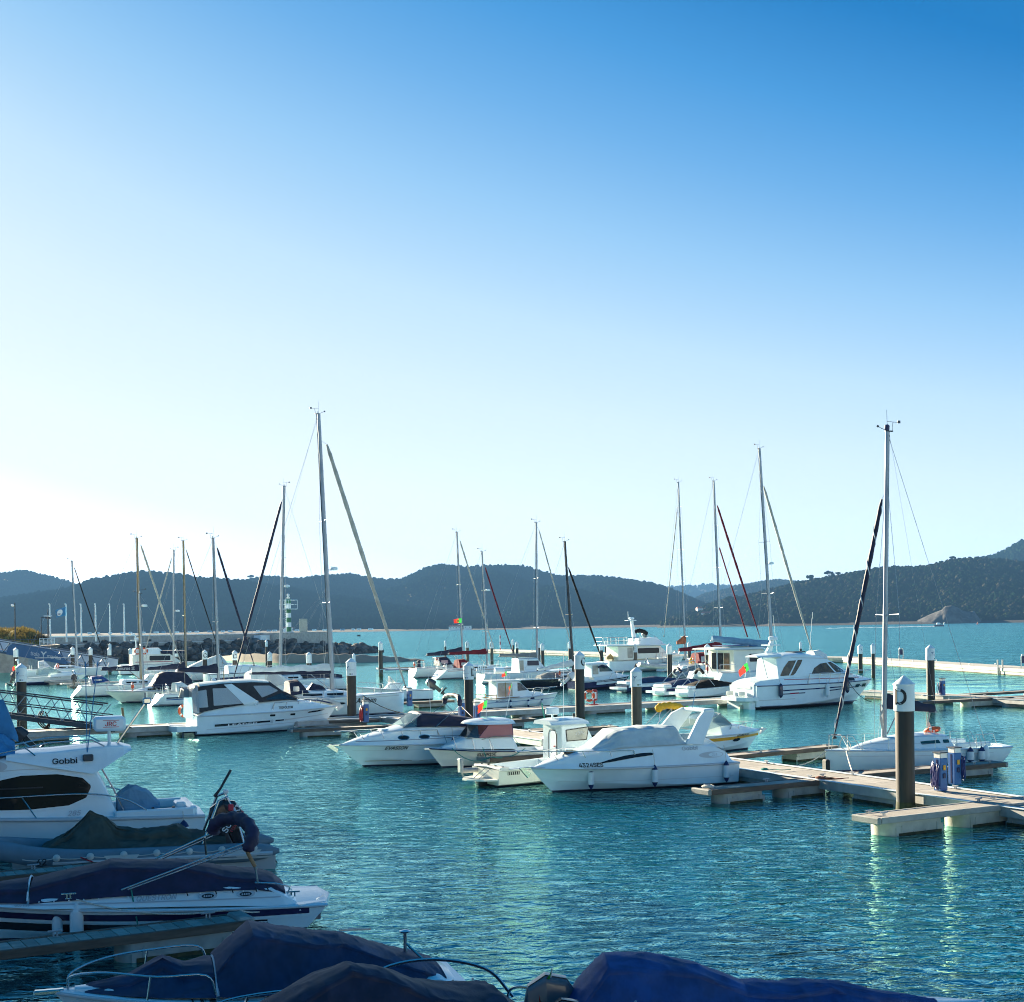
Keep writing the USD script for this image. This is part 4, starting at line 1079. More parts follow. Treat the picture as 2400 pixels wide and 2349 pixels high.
for k, (px, m_) in enumerate(((2291, "red_paint"), (2213, "white_paint"))):
    b = PY(px, 1462, 1500); b[2] = 0
    solo("channel_buoy", move(lathe([(.9, -.2), (1.1, .3), (.5, 1.0), (.35, 2.2), (.1, 2.6)], 10), b), m_, ("tiny red" if k == 0 else "tiny white") + " channel buoy afloat before the far right shore", "buoy")

# coils of rope left lying on the pontoons
def ropecoil(label, px, py, z, m, r=.22):
    q = P(px, py, z)
    a = np.linspace(0, 6.2832 * 5, 90)
    rr = r * (1 - .10 * a / 6.28) + .02 * np.sin(a * 1.7)
    pts = np.stack([rr * np.cos(a), rr * np.sin(a), .03 + .012 * a / 6.28], 1)
    tail = smoothline([[r, 0, .02], [r + .3, .2, .02], [r + .5, -.1, .02], [r + .9, .05, .02]], 14)
    solo("rope_coil", move(cat([tube(pts, .016, 5), tube(tail, .016, 5)]), q), m, label, "rope", smooth=60)
ropecoil("green-white rope knotted on the D walkway's edge right of the covered cruiser", 1792, 1806, .6, "rope_green", .16)
ropecoil("rust-brown rope heap where the shaded finger meets the D walkway", 1922, 1826, .6, "rope_rust", .2)
ropecoil("white rope heap on the tip of the shaded finger pontoon", 1660, 1846, .6, "rope_white", .26)
ropecoil("white rope coil on the walkway edge right of the EVASION cruiser's bow", 913, 1684, .6, "rope_white", .25)
ropecoil("pale rope coil on the far walkway left of its blue pedestal", 2166, 1632, .6, "rope_white", .25)
# ------------------------------------------------------------------ boat building
class Side:
    """Half-breadth of a body as a function of (x, z)."""
    def __init__(s, X, Y, Z):
        p = np.stack([X.ravel(), Z.ravel()], 1)
        s.a, s.b = LinearNDInterpolator(p, Y.ravel()), NearestNDInterpolator(p, Y.ravel())
    def __call__(s, x, z):
        y = s.a(x, z)
        return np.where(np.isnan(y), s.b(x, z), y)

def body(st, camber=.06, rnd=.12, n=None):
    """Loft of stations (x, z base, z top, half width base, half width top), stern to bow. Returns mesh and side function."""
    st = np.array(sorted(st), float)
    if n:
        xs = np.linspace(st[0, 0], st[-1, 0], n)
        k = np.unique(np.concatenate([xs, st[:, 0]]))
        st = np.stack([k] + [np.interp(k, st[:, 0], st[:, c]) for c in range(1, 5)], 1)
    rows = []
    for x, zb, zt, wb, wt in st:
        h = max(zt - zb, 1e-3)
        r = min(rnd, h * .45, wt * .6 + 1e-4)
        e = [(wb, zb), (wb + (wt - wb) * .35, zb + (h - r) * .35), (wb + (wt - wb) * .7, zb + (h - r) * .7), (wt, zt - r)]
        e += [(wt - r * .10, zt - r * .55), (wt - r * .38, zt - r * .18), (wt - r, zt), (wt * .5, zt + camber * wt * .75), (0, zt + camber * wt)]
        rows.append([[x, y, z] for y, z in e] + [[x, -y, z] for y, z in e[-2::-1]])
    g = np.array(rows)
    ms = [grid(g, True), fan(g[0], False), fan(g[-1], True)]
    hs = g[:, :5]
    return cat(ms), Side(hs[..., 0], hs[..., 1], hs[..., 2]), g

def cloth(st, amp=.035, freq=2.2, seed=1, camber=.08, rnd=.14, n=34, sag_=0.0):
    """A canvas loft with wrinkles and sags."""
    _, sf, g = body(st, camber, rnd, n)
    m = g.shape[1]
    gg = np.zeros((g.shape[0], m * 3 - 2, 3))
    gg[:, ::3] = g
    for k_ in (1, 2):
        gg[:, k_::3] = g[:, :-1] + (g[:, 1:] - g[:, :-1]) * k_ / 3
    d = meshkit.fbm(gg * [freq, freq * .8, freq] + seed * 9.1, 3, seed) - .5
    u1 = gg @ np.array([[2.3, .5, 1.2], [-.8, 4.2, 1.0], [.9, -1.5, 4.0]])
    cr_ = (1 - np.abs(2 * meshkit.noise(u1 + seed * 3.3, seed + 7) - 1)) ** 4 - .25
    d2 = 1.6 * cr_ + .4 * np.sin(gg[..., 0] * 9 + gg[..., 2] * 7 + 6 * meshkit.noise(gg * 1.3 + seed, seed)) * .5
    w = np.ones(gg.shape[:2]); w[0] = w[-1] = .1; w[:, 0] = w[:, -1] = .15
    gg[..., 2] += amp * 1.6 * d * w + amp * .35 * d2 * w - sag_ * w * np.sin(np.linspace(0, math.pi * 3, gg.shape[0]))[:, None] ** 2
    gg[..., 1] += np.sign(gg[..., 1]) * amp * (d + .4 * d2) * w
    return cat([grid(gg, True), fan(gg[0]), fan(gg[-1], True)]), sf

class Boat:
    def __init__(s, name, label, cat_, px, py, ax, ay, heading, group=None):
        c, q = math.cos(math.radians(heading)), math.sin(math.radians(heading))
        s.f, s.n, s.h = np.array([c, q]), np.array([-q, c]), heading
        s.c = P(px, py)[:2] - s.f * ax - s.n * ay
        s.t = thing(name, label, cat_, (s.c[0], s.c[1], 0), heading, group)
        s.s = 1 if s.n @ s.c < 0 else -1                    # the side that is seen
    def at(s, px, py, y=0.0):
        """Local (x, z) of a pixel on the plane local y = const."""
        rx, rz = ray(px, py)
        o = s.c + s.n * y
        t, x = np.linalg.solve(np.array([[rx, -s.f[0]], [1.0, -s.f[1]]]), o)
        return x, EYE + rz * t
    def pts(s, ps, y=0.0):
        return [s.at(a, b, y * s.s) for a, b in ps]
    def part(s, name, mesh, mat_, smooth=35, parent=None, label=None):
        return part(parent or s.t, name, mesh, mat_, smooth, label)
    def world(s, x, y, z):
        q = s.c + s.f * x + s.n * y
        return np.array([q[0], q[1], z])
    # -- hull
    def hull(s, L, B, fb, fs, rake, mat_="gelcoat", kind="motor", ws=.9, tm=.45, p=2.2, flare=.55, chine=.12, rt=0.0, cockpit=None, deck="gelcoat", bottom="antifoul", zb=.07, draft=.5, rub="gelcoat", sheerp=1.6, rubr=.035):
        T = np.unique(np.concatenate([np.linspace(0, 1, 44), [.985, .993], ([cockpit[0] - .001, cockpit[0], cockpit[1], cockpit[1] + .001] if cockpit else [])]))
        V = np.linspace(0, 1, 21)
        t = T[:, None]
        sheer = fs + (fb - fs) * T ** sheerp
        bp = B / 2 * (ws + (1 - ws) * np.sin(np.pi / 2 * np.minimum(T / tm, 1))) * (1 - np.clip((T - tm) / (1 - tm), 0, 1) ** p)
        dr = draft * (1 - .9 * T ** 3) if kind == "motor" else draft * np.maximum(.08, np.sin(np.pi * np.clip(T * .9 + .1, 0, 1)) ** .7)
        if kind == "motor":
            zc = chine + (fb * flare - chine) * T ** 2.2
            wc = (.93 - .42 * T ** 1.8)
            k = np.where(V[None] < .3, V[None] / .3, 0)
            zz = np.where(V[None] < .3, -dr[:, None] + (zc + dr)[:, None] * k, zc[:, None] + (sheer - zc)[:, None] * ((V[None] - .3) / .7).clip(0))
            u = ((V[None] - .3) / .7).clip(0)
            gg = np.where(V[None] < .3, wc[:, None] * k, wc[:, None] + (1 - wc)[:, None] * (u ** (1 + .7 * t)))
        else:
            zz = -dr[:, None] + (sheer + dr)[:, None] * V[None]
            e = .34 + .42 * t ** 2
            gg = (np.sin(np.pi / 2 * np.minimum(V[None] * 1.02, 1))) ** (e * 1.35)
        Y = bp[:, None] * gg
        zn = np.clip(zz / fb, -1, 1)
        xb = L / 2 - rake * np.where(zn > 0, (1 - zn.clip(0)) ** 1.15, 1 - zn * .6)
        xs = -L / 2 + rt * (zz / fs)
        X = xs + (xb - xs) * t
        g = np.stack([X, Y, zz], 2)
        s.L, s.B, s.sheer = L, B, (X[:, -1].copy(), Y[:, -1].copy(), sheer)
        full = np.concatenate([g[:, ::-1], g[:, 1:] * [1, -1, 1]], 1)
        m = cat([grid(full), fan(full[0], True)])
        tm_ = trimesh.Trimesh(*m, process=False)
        up = trimesh.intersections.slice_mesh_plane(tm_, [0, 0, 1], [0, 0, zb])
        lo = trimesh.intersections.slice_mesh_plane(tm_, [0, 0, -1], [0, 0, zb])
        s.part("hull", up, mat_, 28)
        s.part("bottom_paint", lo, bottom, 28)
        # deck with optional cockpit
        rows = []
        for i in range(len(T)):
            x, b, z = X[i, -1], Y[i, -1], sheer[i]
            inn = max(b - .16, b * .6)
            dz = z - cockpit[2] if cockpit and cockpit[0] <= T[i] <= cockpit[1] else z + .03 + .05 * b
            zi = z + .025
            row = [(b, z), (max(b - .05, b * .85), zi), (inn, zi), (inn - .03 * min(1, b * 4), dz if dz < z else zi + .002), (0, dz)]
            rows.append([[x, y, w] for y, w in row] + [[x, -y, w] for y, w in row[-2::-1]])
        s.part("deck", grid(np.array(rows), True), deck, 30)
        if rub:
            for q in (1, -1):
                s.part("rubbing_strake", tube(np.stack([X[:, -1], q * (Y[:, -1] + .01), sheer - .02], 1), rubr, 6), rub, 60)
        sel = slice(5, None) if kind == "motor" else slice(7, None)
        s.hs = Side(X[:, sel], Y[:, sel], zz[:, sel])
        return s.hs
    def edge(s, x):
        """Half breadth and height of the sheer at x."""
        return np.interp(x, s.sheer[0], s.sheer[1]), np.interp(x, s.sheer[0], s.sheer[2])
    # -- things laid on the sides
    def patch(s, name, fn, poly, mat_, out=.006, th=.02, sides=None, parent=None, sub=.16):
        out += .012
        pg = poly if hasattr(poly, "exterior") else Polygon(poly).buffer(0)
        m = trimesh.creation.extrude_polygon(pg, th, engine="earcut")
        v, f = trimesh.remesh.subdivide_to_size(m.vertices, m.faces, sub, max_iter=7)
        pr = None
        for q in sides or (s.s, -s.s):
            w = np.stack([v[:, 0], q * (fn(v[:, 0], v[:, 1]) + out - th + v[:, 2]), v[:, 1]], 1)
            pr = s.part(name, (w, f if q < 0 else f[:, ::-1]), mat_, 30, parent)
        return pr
    def stripe(s, name, fn, x0, x1, zl, w, mat_, out=.005, sides=None, n=48):
        out += .007
        """A band following the height function zl (lower edge); w: width or (aft, forward)."""
        x = np.linspace(x0, x1, n)
        z = zl(x) if callable(zl) else np.interp(x, [x0, x1], zl)
        w = np.interp(x, [x0, x1], w) if np.ndim(w) else np.full(n, w)
        for q in sides or (s.s, -s.s):
            o = np.stack([x, q * (fn(x, z) + out), z], 1); u = np.stack([x, q * (fn(x, z + w) + out), z + w], 1)
            s.part(name, grid(np.stack([o, u], 1), q > 0), mat_, True)
    def text(s, fn, txt, x0, z0, h, mat_="letter_black", bold=True, slant=0.0, rise=0.0, out=.022, wide=1.0, name="lettering"):
        """Lettering read from outside on the seen side, starting at its left end x0."""
        m = meshkit.text_mesh(txt, h, .004, bold)
        v, f = np.array(m.vertices), np.array(m.faces)
        v[:, 0] = (v[:, 0] + v[:, 1] * slant) * wide
        z = z0 + v[:, 1] + rise * v[:, 0]
        x = x0 - v[:, 0] if s.s > 0 else x0 + v[:, 0]
        s.part(name, (np.stack([x, s.s * (fn(x, z) + out + v[:, 2]), z], 1), f), mat_, False)
    # -- fittings
    def rail(s, name, pts, r=.016, posts=(), mat_="stainless", closed=False, n=0):
        p = smoothline(pts, n) if n else np.asarray(pts, float)
        s.part(name, tube(p, r, 6, closed), mat_, 60)
        for a, b in posts:
            s.part("stanchion", tube([a, b], r * .9, 5), mat_, 60)
    def bowrail(s, x0, x1, h, r=.016, np_=5, over=.15, mat_="stainless", mid=False, inset=.06):
        """Pulpit from x0 on both sides round the bow x1."""
        xs = np.linspace(x0, x1, np_)
        up, dn = [], []
        for x in xs:
            b, z = s.edge(x)
            up.append([x + over * ((x - x0) / (x1 - x0)) ** 2, max(b - inset, .10), z + .03 + h]); dn.append([x, max(b - inset, .06), z + .02])
        up, dn = np.array(up), np.array(dn)
        loop = np.vstack([[dn[0] + [-.25, 0, 0]], up, up[::-1] * [1, -1, 1], [(dn[0] + [-.25, 0, 0]) * [1, -1, 1]]])
        s.part("bow_rail", tube(loop, r, 6), mat_, 60)
        for q in (1, -1):
            for a, b in zip(up[:-1], dn[:-1]):
                s.part("stanchion", tube([a * [1, q, 1], b * [1, q, 1] + [-.12, 0, 0]], r * .85, 5), mat_, 60)
            if mid:
                s.part("mid_rail", tube((up + dn) / 2 * [1, q, 1], r * .6, 5), mat_, 60)
    def lifelines(s, x0, x1, n, h=.6, two=True, mat_="stainless"):
        xs = np.linspace(x0, x1, n)
        for q in (1, -1):
            tp = []
            for x in xs:
                b, z = s.edge(x)
                tp.append([x, q * (b - .06), z])
                s.part("stanchion", tube([[x, q * (b - .06), z], [x, q * (b - .07), z + h]], .013, 5), mat_, 60)
            for k in ((1, .5) if two else (1,)):
                s.part("lifeline", tube(np.array(tp) + [0, 0, h * k], .006, 4), "wire", 60)
    def outboard(s, x, y, z, scale=1.0, tilt=0.0, mat_="engine_black", name="outboard_motor"):
        """Outboard hung at (x, y, z) = clamp height; tilt lifts the leg."""
        cw, _, _ = body([(-.62, .02, .18, .10, .08), (-.55, -.02, .50, .19, .13), (-.3, -.05, .66, .22, .17), (0, -.05, .60, .21, .16), (.12, 0, .42, .15, .10)], .1, .1, 10)
        leg = cat([bx(-.42, -.12, -.07, .07, -.75, -.04, .03), bx(-.62, -.1, -.13, .13, -.80, -.76, .01), move(lathe([(.02, -.42), (.07, -.34), (.075, 0), (.03, .22)], 10), (-.36, 0, -.98), ry=90), prism(Polygon([(-.5, -.9), (-.14, -.9), (-.2, -1.28), (-.34, -1.3)]), .03, (0, .015, 0), rx=90)])
        br = bx(-.12, .06, -.14, .14, -.35, .05, .02)
        bl = [move(prism(Polygon([(0, 0), (.05, .1), (.03, .2), (-.07, .18), (-.05, .06)]), .02), (-.80, 0, -.98), ry=90, rx=k * 120) for k in range(3)]
        bl = [move(move(prism(Polygon([(0, 0), (.06, .1), (.03, .21), (-.08, .19), (-.05, .06)]), .02, ry=80), rx=k * 120), (-.80, 0, -.98)) for k in range(3)]
        def q(m):
            return move(move(m, ry=tilt, s=scale), (x, y, z))
        p = s.part(name, q(cw), mat_, 40)
        s.part("leg", q(leg), mat_, 40, p)
        s.part("propeller", q(cat(bl)), "engine_silver" if mat_ == "engine_silver" else "steel_dark", 30, p)
        s.part("bracket", q(br), "steel_dark", 30, p)
        return p
    def fender(s, x, z, label, L=.62, r=.12, mats=("white_paint", "stripe_navy"), fn=None, rope_to=None, cone=True):
        q = s.s
        y = q * ((fn or s.hs)(np.array(x), np.array(z)) + r + .01)
        t = thing("fender", label, "fender", s.world(x, float(y), z), s.h)
        h = L / 2
        part(t, "tube", lathe([(r * .75, -h), (r, -h + .05), (r, h - .05), (r * .75, h)], 16), mats[0], 40)
        if cone:
            for k in (1, -1):
                part(t, "end_cone", lathe([(r * .98, k * (h - .03)), (r * .6, k * (h + .08)), (.02, k * (h + .16))], 16), mats[1], 40)
        b, ze = s.edge(x)
        top = rope_to or (ze + .25)
        part(t, "rope", tube([[0, 0, h + .1], [0, -q * .05, (top - z) * .6 + .1], [0, -q * (r + .05), top - z]], .012, 5), "rope_white", 60)
    # -- rig
    def mastset(s, base, top, r=.09, mat_="aluminium", spread=(), jib=None, boom=None, stays=True, radar=None, chain=None, gear=True):
        """base, top: local (x, z). spread: (height fraction, half length). jib: ((x, z) top, (x, z) bottom, material, radius). boom: ((x, z) mast end, (x, z) free end, h at mast, h at end, material)."""
        a, b = np.array([base[0], 0, base[1]]), np.array([top[0], 0, top[1]])
        n = 9; r = r * 1.35
        line = a + (b - a) * np.linspace(0, 1, n)[:, None]
        m = move(tube(line, np.linspace(r, r * .72, n), 12), s=(1.25, .85, 1)) if False else tube(line, np.linspace(r, r * .72, n), 12)
        mp = s.part("mast", m, mat_, 60)
        def on(f_):
            return a + (b - a) * f_
        s.part("sail_track", tube(line + [-r * .95, 0, 0], r * .16, 4), "steel_dark", 60, mp)
        ch = chain or s.edge(base[0] - .15)
        tips = []
        for f_, ln in spread:
            o = on(f_)
            for q in (1, -1):
                s.part("spreader", tube([o, o + [-.12 * ln, q * ln, .04]], .028, 6), mat_, 60, mp)
            tips.append(o + [-.12 * ln, ln, .04])
        if stays:
            hd = on(.985 if not jib or jib[0][1] > top[1] - 1.2 else .86)
            for q in (1, -1):
                p = [hd] + [w * [1, q, 1] for w in tips[::-1]] + [np.array([base[0] - .15, q * ch[0] * .93, ch[1]])]
                s.part("shroud", tube(p, .011, 4), "wire", 60)
                if tips:
                    s.part("lower_shroud", tube([on(spread[0][0] - .01), [base[0] - .35, q * ch[0] * .93, ch[1]]], .009, 4), "wire", 60)
            s.part("backstay", tube([b, [-s.L / 2 + .1, 0, s.edge(-s.L / 2 + .1)[1]]], .011, 4), "wire", 60)
            s.part("topping_lift", tube([b + [-.1, 0, 0], [boom[1][0], 0, boom[1][1]]] if boom else [b, a], .005, 4), "wire", 60)
        if gear:
            s.part("mast_crane", bx(b[0] - .28, b[0] + .1, -.05, .05, b[2], b[2] + .05, .01), "steel_dark", 30, mp)
            s.part("antenna", tube([b + [0, .03, 0], b + [.02, .03, .95]], .010, 4), "wire", 60, mp)
            s.part("wind_vane", cat([tube([b + [-.25, 0, .05], b + [-.3, 0, .42]], .012, 4), tube([b + [-.55, 0, .42], b + [-.02, 0, .44]], .010, 4), bx(b[0] - .66, b[0] - .52, -.012, .012, b[2] + .38, b[2] + .5),
                  tube([b + [.05, 0, .05], b + [.45, 0, .22]], .012, 4), move(lathe([(.02, 0), (.07, .05), (.02, .1)], 8), b + [.45, 0, .18])]), "steel_dark", 40, mp)
            s.part("mast_light", move(lathe([(.05, 0), (.05, .14), (.02, .17)], 8), b + [-.05, 0, .05]), "lamp_white", 40, mp)
        if jib:
            t_, u_ = np.array([jib[0][0], 0, jib[0][1]]), np.array([jib[1][0], 0, jib[1][1]])
            k = 26
            q = np.linspace(0, 1, k)
            rr = jib[3] * (.45 + .75 * np.sin(np.pi * np.clip(q * .8 + .22, 0, 1)) ** .8) * (1 + .10 * np.sin(q * 60))
            rr[0] *= .5; rr[-1] *= .5
            ax_ = t_ + (u_ - t_) * q[:, None]
            ax_[:, 2] -= .10 * np.sin(np.pi * q)
            jp = s.part("furled_sail", tube(ax_, rr, 8), jib[2], 60)
            s.part("forestay", tube([on(.985) if jib[0][1] > top[1] - 1.2 else on((jib[0][1] + .35 - base[1]) / (top[1] - base[1])), t_], .010, 4), "wire", 60)
            s.part("furling_drum", move(lathe([(.06, -.1), (.11, -.08), (.11, -.05), (.05, 0), (.05, .05), (.11, .07), (.11, .1)], 10), u_ + [0, 0, -.08]), "steel_dark", 40, jp)
        if boom:
            g0, g1 = np.array([boom[0][0], 0, boom[0][1]]), np.array([boom[1][0], 0, boom[1][1]])
            bp = s.part("boom", tube([g0, g1], [.065, .055], 10), mat_ if mat_ != "mast_dark" else "mast_dark", 60)
            if len(boom) > 4 and boom[4]:
                d = (g1 - g0)
                rows = []
                for f_ in np.linspace(-.02, .97, 22):
                    o = g0 + d * max(f_, 0)
                    h = boom[2] + (boom[3] - boom[2]) * min(1, f_ ** .75 if f_ > 0 else 0) + .03 * math.sin(f_ * 23)
                    w = (.17 - .06 * f_) * (boom[5] if len(boom) > 5 else 1)
                    if f_ < .03: w *= .8
                    sec = [(-.05, w * .55), (h * .2, w), (h * .55, w * .85), (h * .85, w * .45), (h, .02)]
                    x = o[0] + (.14 if f_ < 0 else 0) * -np.sign(d[0]) * -1 * (1 if f_ < 0 else 0)
                    rows.append([[o[0] if f_ >= 0 else o[0] - d[0] * .02, y + .02 * math.sin(f_ * 31 + z * 9), o[2] + z] for z, y in sec] + [[o[0] if f_ >= 0 else o[0] - d[0] * .02, -y + .02 * math.sin(f_ * 29), o[2] + z] for z, y in sec[::-1]])
                g = np.array(rows)
                s.cover_g = g
                s.part("sail_cover", cat([grid(np.concatenate([g, g[:, :1]], 1)), fan(g[0], True), fan(g[-1])]), boom[4], 40, bp)
            s.part("mainsheet", tube([g0 + (g1 - g0) * .8, [g1[0] * .8 + g0[0] * .2, 0, s.edge(g1[0])[1]]], .012, 4), "rope_white", 60)
            s.part("vang", tube([g0 + (g1 - g0) * .25, a + [-.15, 0, .15]], .03, 5), mat_, 60)
        if radar:
            o = on(radar[0]); q = radar[1]
            s.part("radar_bracket", tube([o, o + [q * .45, 0, -.05]], .03, 5), mat_, 60, mp)
            s.part("radar", move(lathe([(.12, -.13), (.27, -.11), (.30, 0), (.26, .10), (.08, .14)], 16), o + [q * .55, 0, .08]), "gelcoat", 40, mp)
        return mp
    def cabin_house(s, st, mat_="gelcoat", name="coachroof", camber=.1, rnd=.14, n=16):
        m, fn, _ = body(st, camber, rnd, n)
        s.part(name, m, mat_, 38)
        return fn
    def wheel(s, x, y, z, r=.4, rz=0):
        q = np.linspace(0, 6.2832, 24, False)
        p = s.part("steering_wheel", tube(np.stack([x + 0 * q, y + np.cos(q) * r, z + np.sin(q) * r], 1), .02, 6, True), "stainless", 60)
        s.part("spoke", cat([tube([[x, y - math.cos(a) * r, z - math.sin(a) * r], [x, y + math.cos(a) * r, z + math.sin(a) * r]], .012, 4) for a in (0, 1.05, 2.1)]), "stainless", 60, p)
    def bimini(s, x0, x1, w, z, h, mat_, legs=True, thick=.07, name="bimini"):
        rows = []
        for x in np.linspace(x0, x1, 8):
            e = 1 - .25 * (2 * (x - x0) / (x1 - x0) - 1) ** 2
            rows.append([[x, w * c_, z + h * (1 - abs(c_) ** 2.5) * e] for c_ in np.linspace(1, -1, 11)])
        g = np.array(rows)
        p = s.part(name, cat([grid(g, True), grid(g - [0, 0, thick])]), mat_, 50)
        if legs:
            for q in (1, -1):
                b, ze = s.edge((x0 + x1) / 2)
                for x in (x0, x1):
                    s.part("bimini_frame", tube([[x, q * w, z], [(x0 + x1) / 2, q * min(b - .08, w + .1), ze + .03]], .014, 5), "stainless", 60)
        return p
    def rolled(s, pts, r, mat_, name="rolled_bimini"):
        p = smoothline(pts, 26)
        rr = r * (1 + .14 * np.sin(np.arange(26) * 2.1))
        rr[0] *= .5; rr[-1] *= .5
        s.part(name, tube(p, rr, 9), mat_, 60)
    def ensign(s, x, y, z, h=.55, w=.75, drop=.5, label="small green and red flag hanging from the stern staff of a moored boat", staff=1.2, lean=-.25, away=-1):
        o = s.world(x, y, z)
        t = thing("ensign", label, "flag", o, s.h)
        part(t, "staff", tube([[0, 0, 0], [lean * staff, 0, staff]], .014, 5), "white_paint", 60)
        tp = np.array([lean * staff, 0, staff]); dn = -np.array([lean, 0, 1.0]) / math.hypot(lean, 1)
        g = np.zeros((11, 6, 3))
        for i in range(11):
            for j in range(6):
                f_ = i / 10
                g[i, j] = tp + dn * (h * j / 5) + np.array([away * w * f_, .10 * math.sin(f_ * 6 + j * .6) * f_ ** .5, -drop * f_ ** 1.2])
        part(t, "green_field", grid(g[:5]), "flag_green", True)
        part(t, "red_field", grid(g[4:]), "flag_red", True)
        c = g[4, 2]
        part(t, "emblem", fan([c + [math.cos(a) * h * .16, s.s * .03, math.sin(a) * h * .16] for a in np.linspace(0, 6.28, 12, False)]), "yellow_paint", False)

for nm_, c_ in (("flag_green", (0.03, 0.30, 0.06)), ("flag_red", (0.60, 0.04, 0.03))):
    M[nm_] = usdkit.material(stage, "/World/Looks/" + nm_, {"d": ("diffuse_bsdf", {"color": c_}), "t": ("translucent_bsdf", {"color": c_}), "x": ("mix_closure", {"fac": 0.45})},
                             [("d.BSDF", "x.closure1"), ("t.BSDF", "x.closure2")], surface="x.closure")
def oval(cx, cz, rx, rz, n=24):
    return Polygon([(cx + rx * math.cos(a), cz + rz * math.sin(a)) for a in np.linspace(0, 2 * math.pi, n, False)])
def rbox(x0, x1, z0, z1, r=.04):
    return sbox(x0 + r, z0 + r, x1 - r, z1 - r).buffer(r, 4)
# ------------------------------------------------------------------ the boats nearest the middle
# white cruiser under a grey-white cover, bow to the left
b = Boat("motor_cruiser", "white cruiser numbered 4324SES with grey-white cockpit cover and white radar arch", "boat", 1722, 1838, -4.15, 1.25, 203.5)
hs = b.hull(8.75, 2.75, 1.02, .88, .95, ws=.93, tm=.5, chine=.10, rub="gelcoat_grey", rubr=.045)
ds = b.cabin_house([(4.28, .98, 1.02, .06, .03), (3.7, .98, 1.20, .58, .38), (2.7, .96, 1.47, .98, .72), (1.7, .94, 1.66, 1.17, .96), (.3, .92, 1.73, 1.27, 1.08), (-1.5, .90, 1.73, 1.29, 1.13), (-2.6, .89, 1.70, 1.27, 1.12),
                    (-3.4, .88, 1.60, 1.25, 1.06), (-3.95, .88, 1.35, 1.22, .98), (-4.25, .88, .96, 1.17, .9)], name="topsides", n=26, rnd=.2)
b.patch("saloon_window", ds, [(2.05, 1.12), (1.5, 1.26), (.8, 1.39), (.1, 1.46), (-.35, 1.46), (-.5, 1.41), (-.4, 1.36), (.4, 1.30), (1.3, 1.19)], "window_dark")
b.part("cockpit_cover", cloth([(2.0, 1.60, 1.64, .78, .5), (1.25, 1.66, 2.08, .95, .70), (.85, 1.70, 2.34, 1.02, .76), (-.6, 1.72, 2.40, 1.08, .82), (-1.75, 1.72, 2.36, 1.09, .84), (-2.05, 1.72, 1.9, 1.06, .8)], .05, 2.4, 3)[0], "grey_white_cover" if "grey_white_cover" in M else "white_canvas", 50)
b.part("aft_cover", cloth([(-2.7, 1.66, 1.98, 1.0, .7), (-3.1, 1.6, 1.92, 1.02, .6), (-3.6, 1.5, 1.72, 1.0, .6), (-4.0, 1.28, 1.36, .9, .6)], .04, 3, 5)[0], "white_canvas", 50)
for q in (1, -1):
    ap = Polygon([(-1.15, 1.72), (-2.75, 1.68), (-2.95, 2.2), (-3.5, 2.92), (-3.42, 3.04), (-3.0, 3.06), (-2.5, 2.85), (-2.15, 2.42)]) if q < 0 else Polygon([(-2.0, 1.72), (-2.75, 1.68), (-3.5, 2.92), (-3.42, 3.04), (-3.1, 3.06), (-2.75, 2.75)])
    m = prism(ap, .13, rx=90)
    v = m[0].copy(); v[:, 1] = q * (1.12 - .22 * (v[:, 2] - 1.7)) + v[:, 1]
    b.part("radar_arch", (v, m[1]), "gelcoat", 30)
b.part("arch_top", bx(-3.5, -3.0, -.86, .86, 2.92, 3.07, .05), "gelcoat", 30)
b.part("anchor_light", tube([[-3.2, -.4, 3.05], [-3.35, -.4, 3.75], [-3.1, -.4, 3.9]], .02, 5), "stainless", 60)
b.bowrail(.4, 4.2, .62, .017, 5, .75, inset=.25)
b.part("bow_anchor", cat([bx(4.1, 4.75, -.06, .06, .95, 1.05, .02), prism(Polygon([(4.5, .62), (4.85, 1.02), (4.72, 1.05), (4.4, .8)]), .16, (0, .08, 0), rx=90)]), "stainless", 30)
b.part("foredeck_hatch", bx(2.4, 3.0, -.28, .28, 1.52, 1.60, .03), "window_dark", 30)
b.text(ds, "4324SES", 2.72, 1.02, .15, wide=1.05)
b.patch("badge", ds, oval(-3.15, 1.24, .62, .12), "gelcoat_grey", .004, .012, (b.s,))
b.patch("badge_inner", ds, oval(-3.35, 1.24, .36, .09), "gelcoat", .012, .012, (b.s,))
b.text(ds, "265", -3.13, 1.19, .10, "letter_grey", True, .35, out=.02)
b.text(ds, "Gobbi", -1.75, 1.48, .14, "letter_grey", True, wide=1.4)
b.stripe("seam", hs, -4.1, 3.3, (.34, .42), .012, "gelcoat_grey")
for k, (px, lb) in enumerate(((1403, "white fender with navy ends nearest the bow of cruiser 4324SES"), (1539, "white fender with navy ends amidships on cruiser 4324SES"), (1706, "white fender with navy ends at the stern corner of cruiser 4324SES"))):
    x, z = b.at(px, 1832 - 4 * k, 1.5 * b.s)
    b.fender(x, .56, lb, .55, .125, rope_to=1.6)

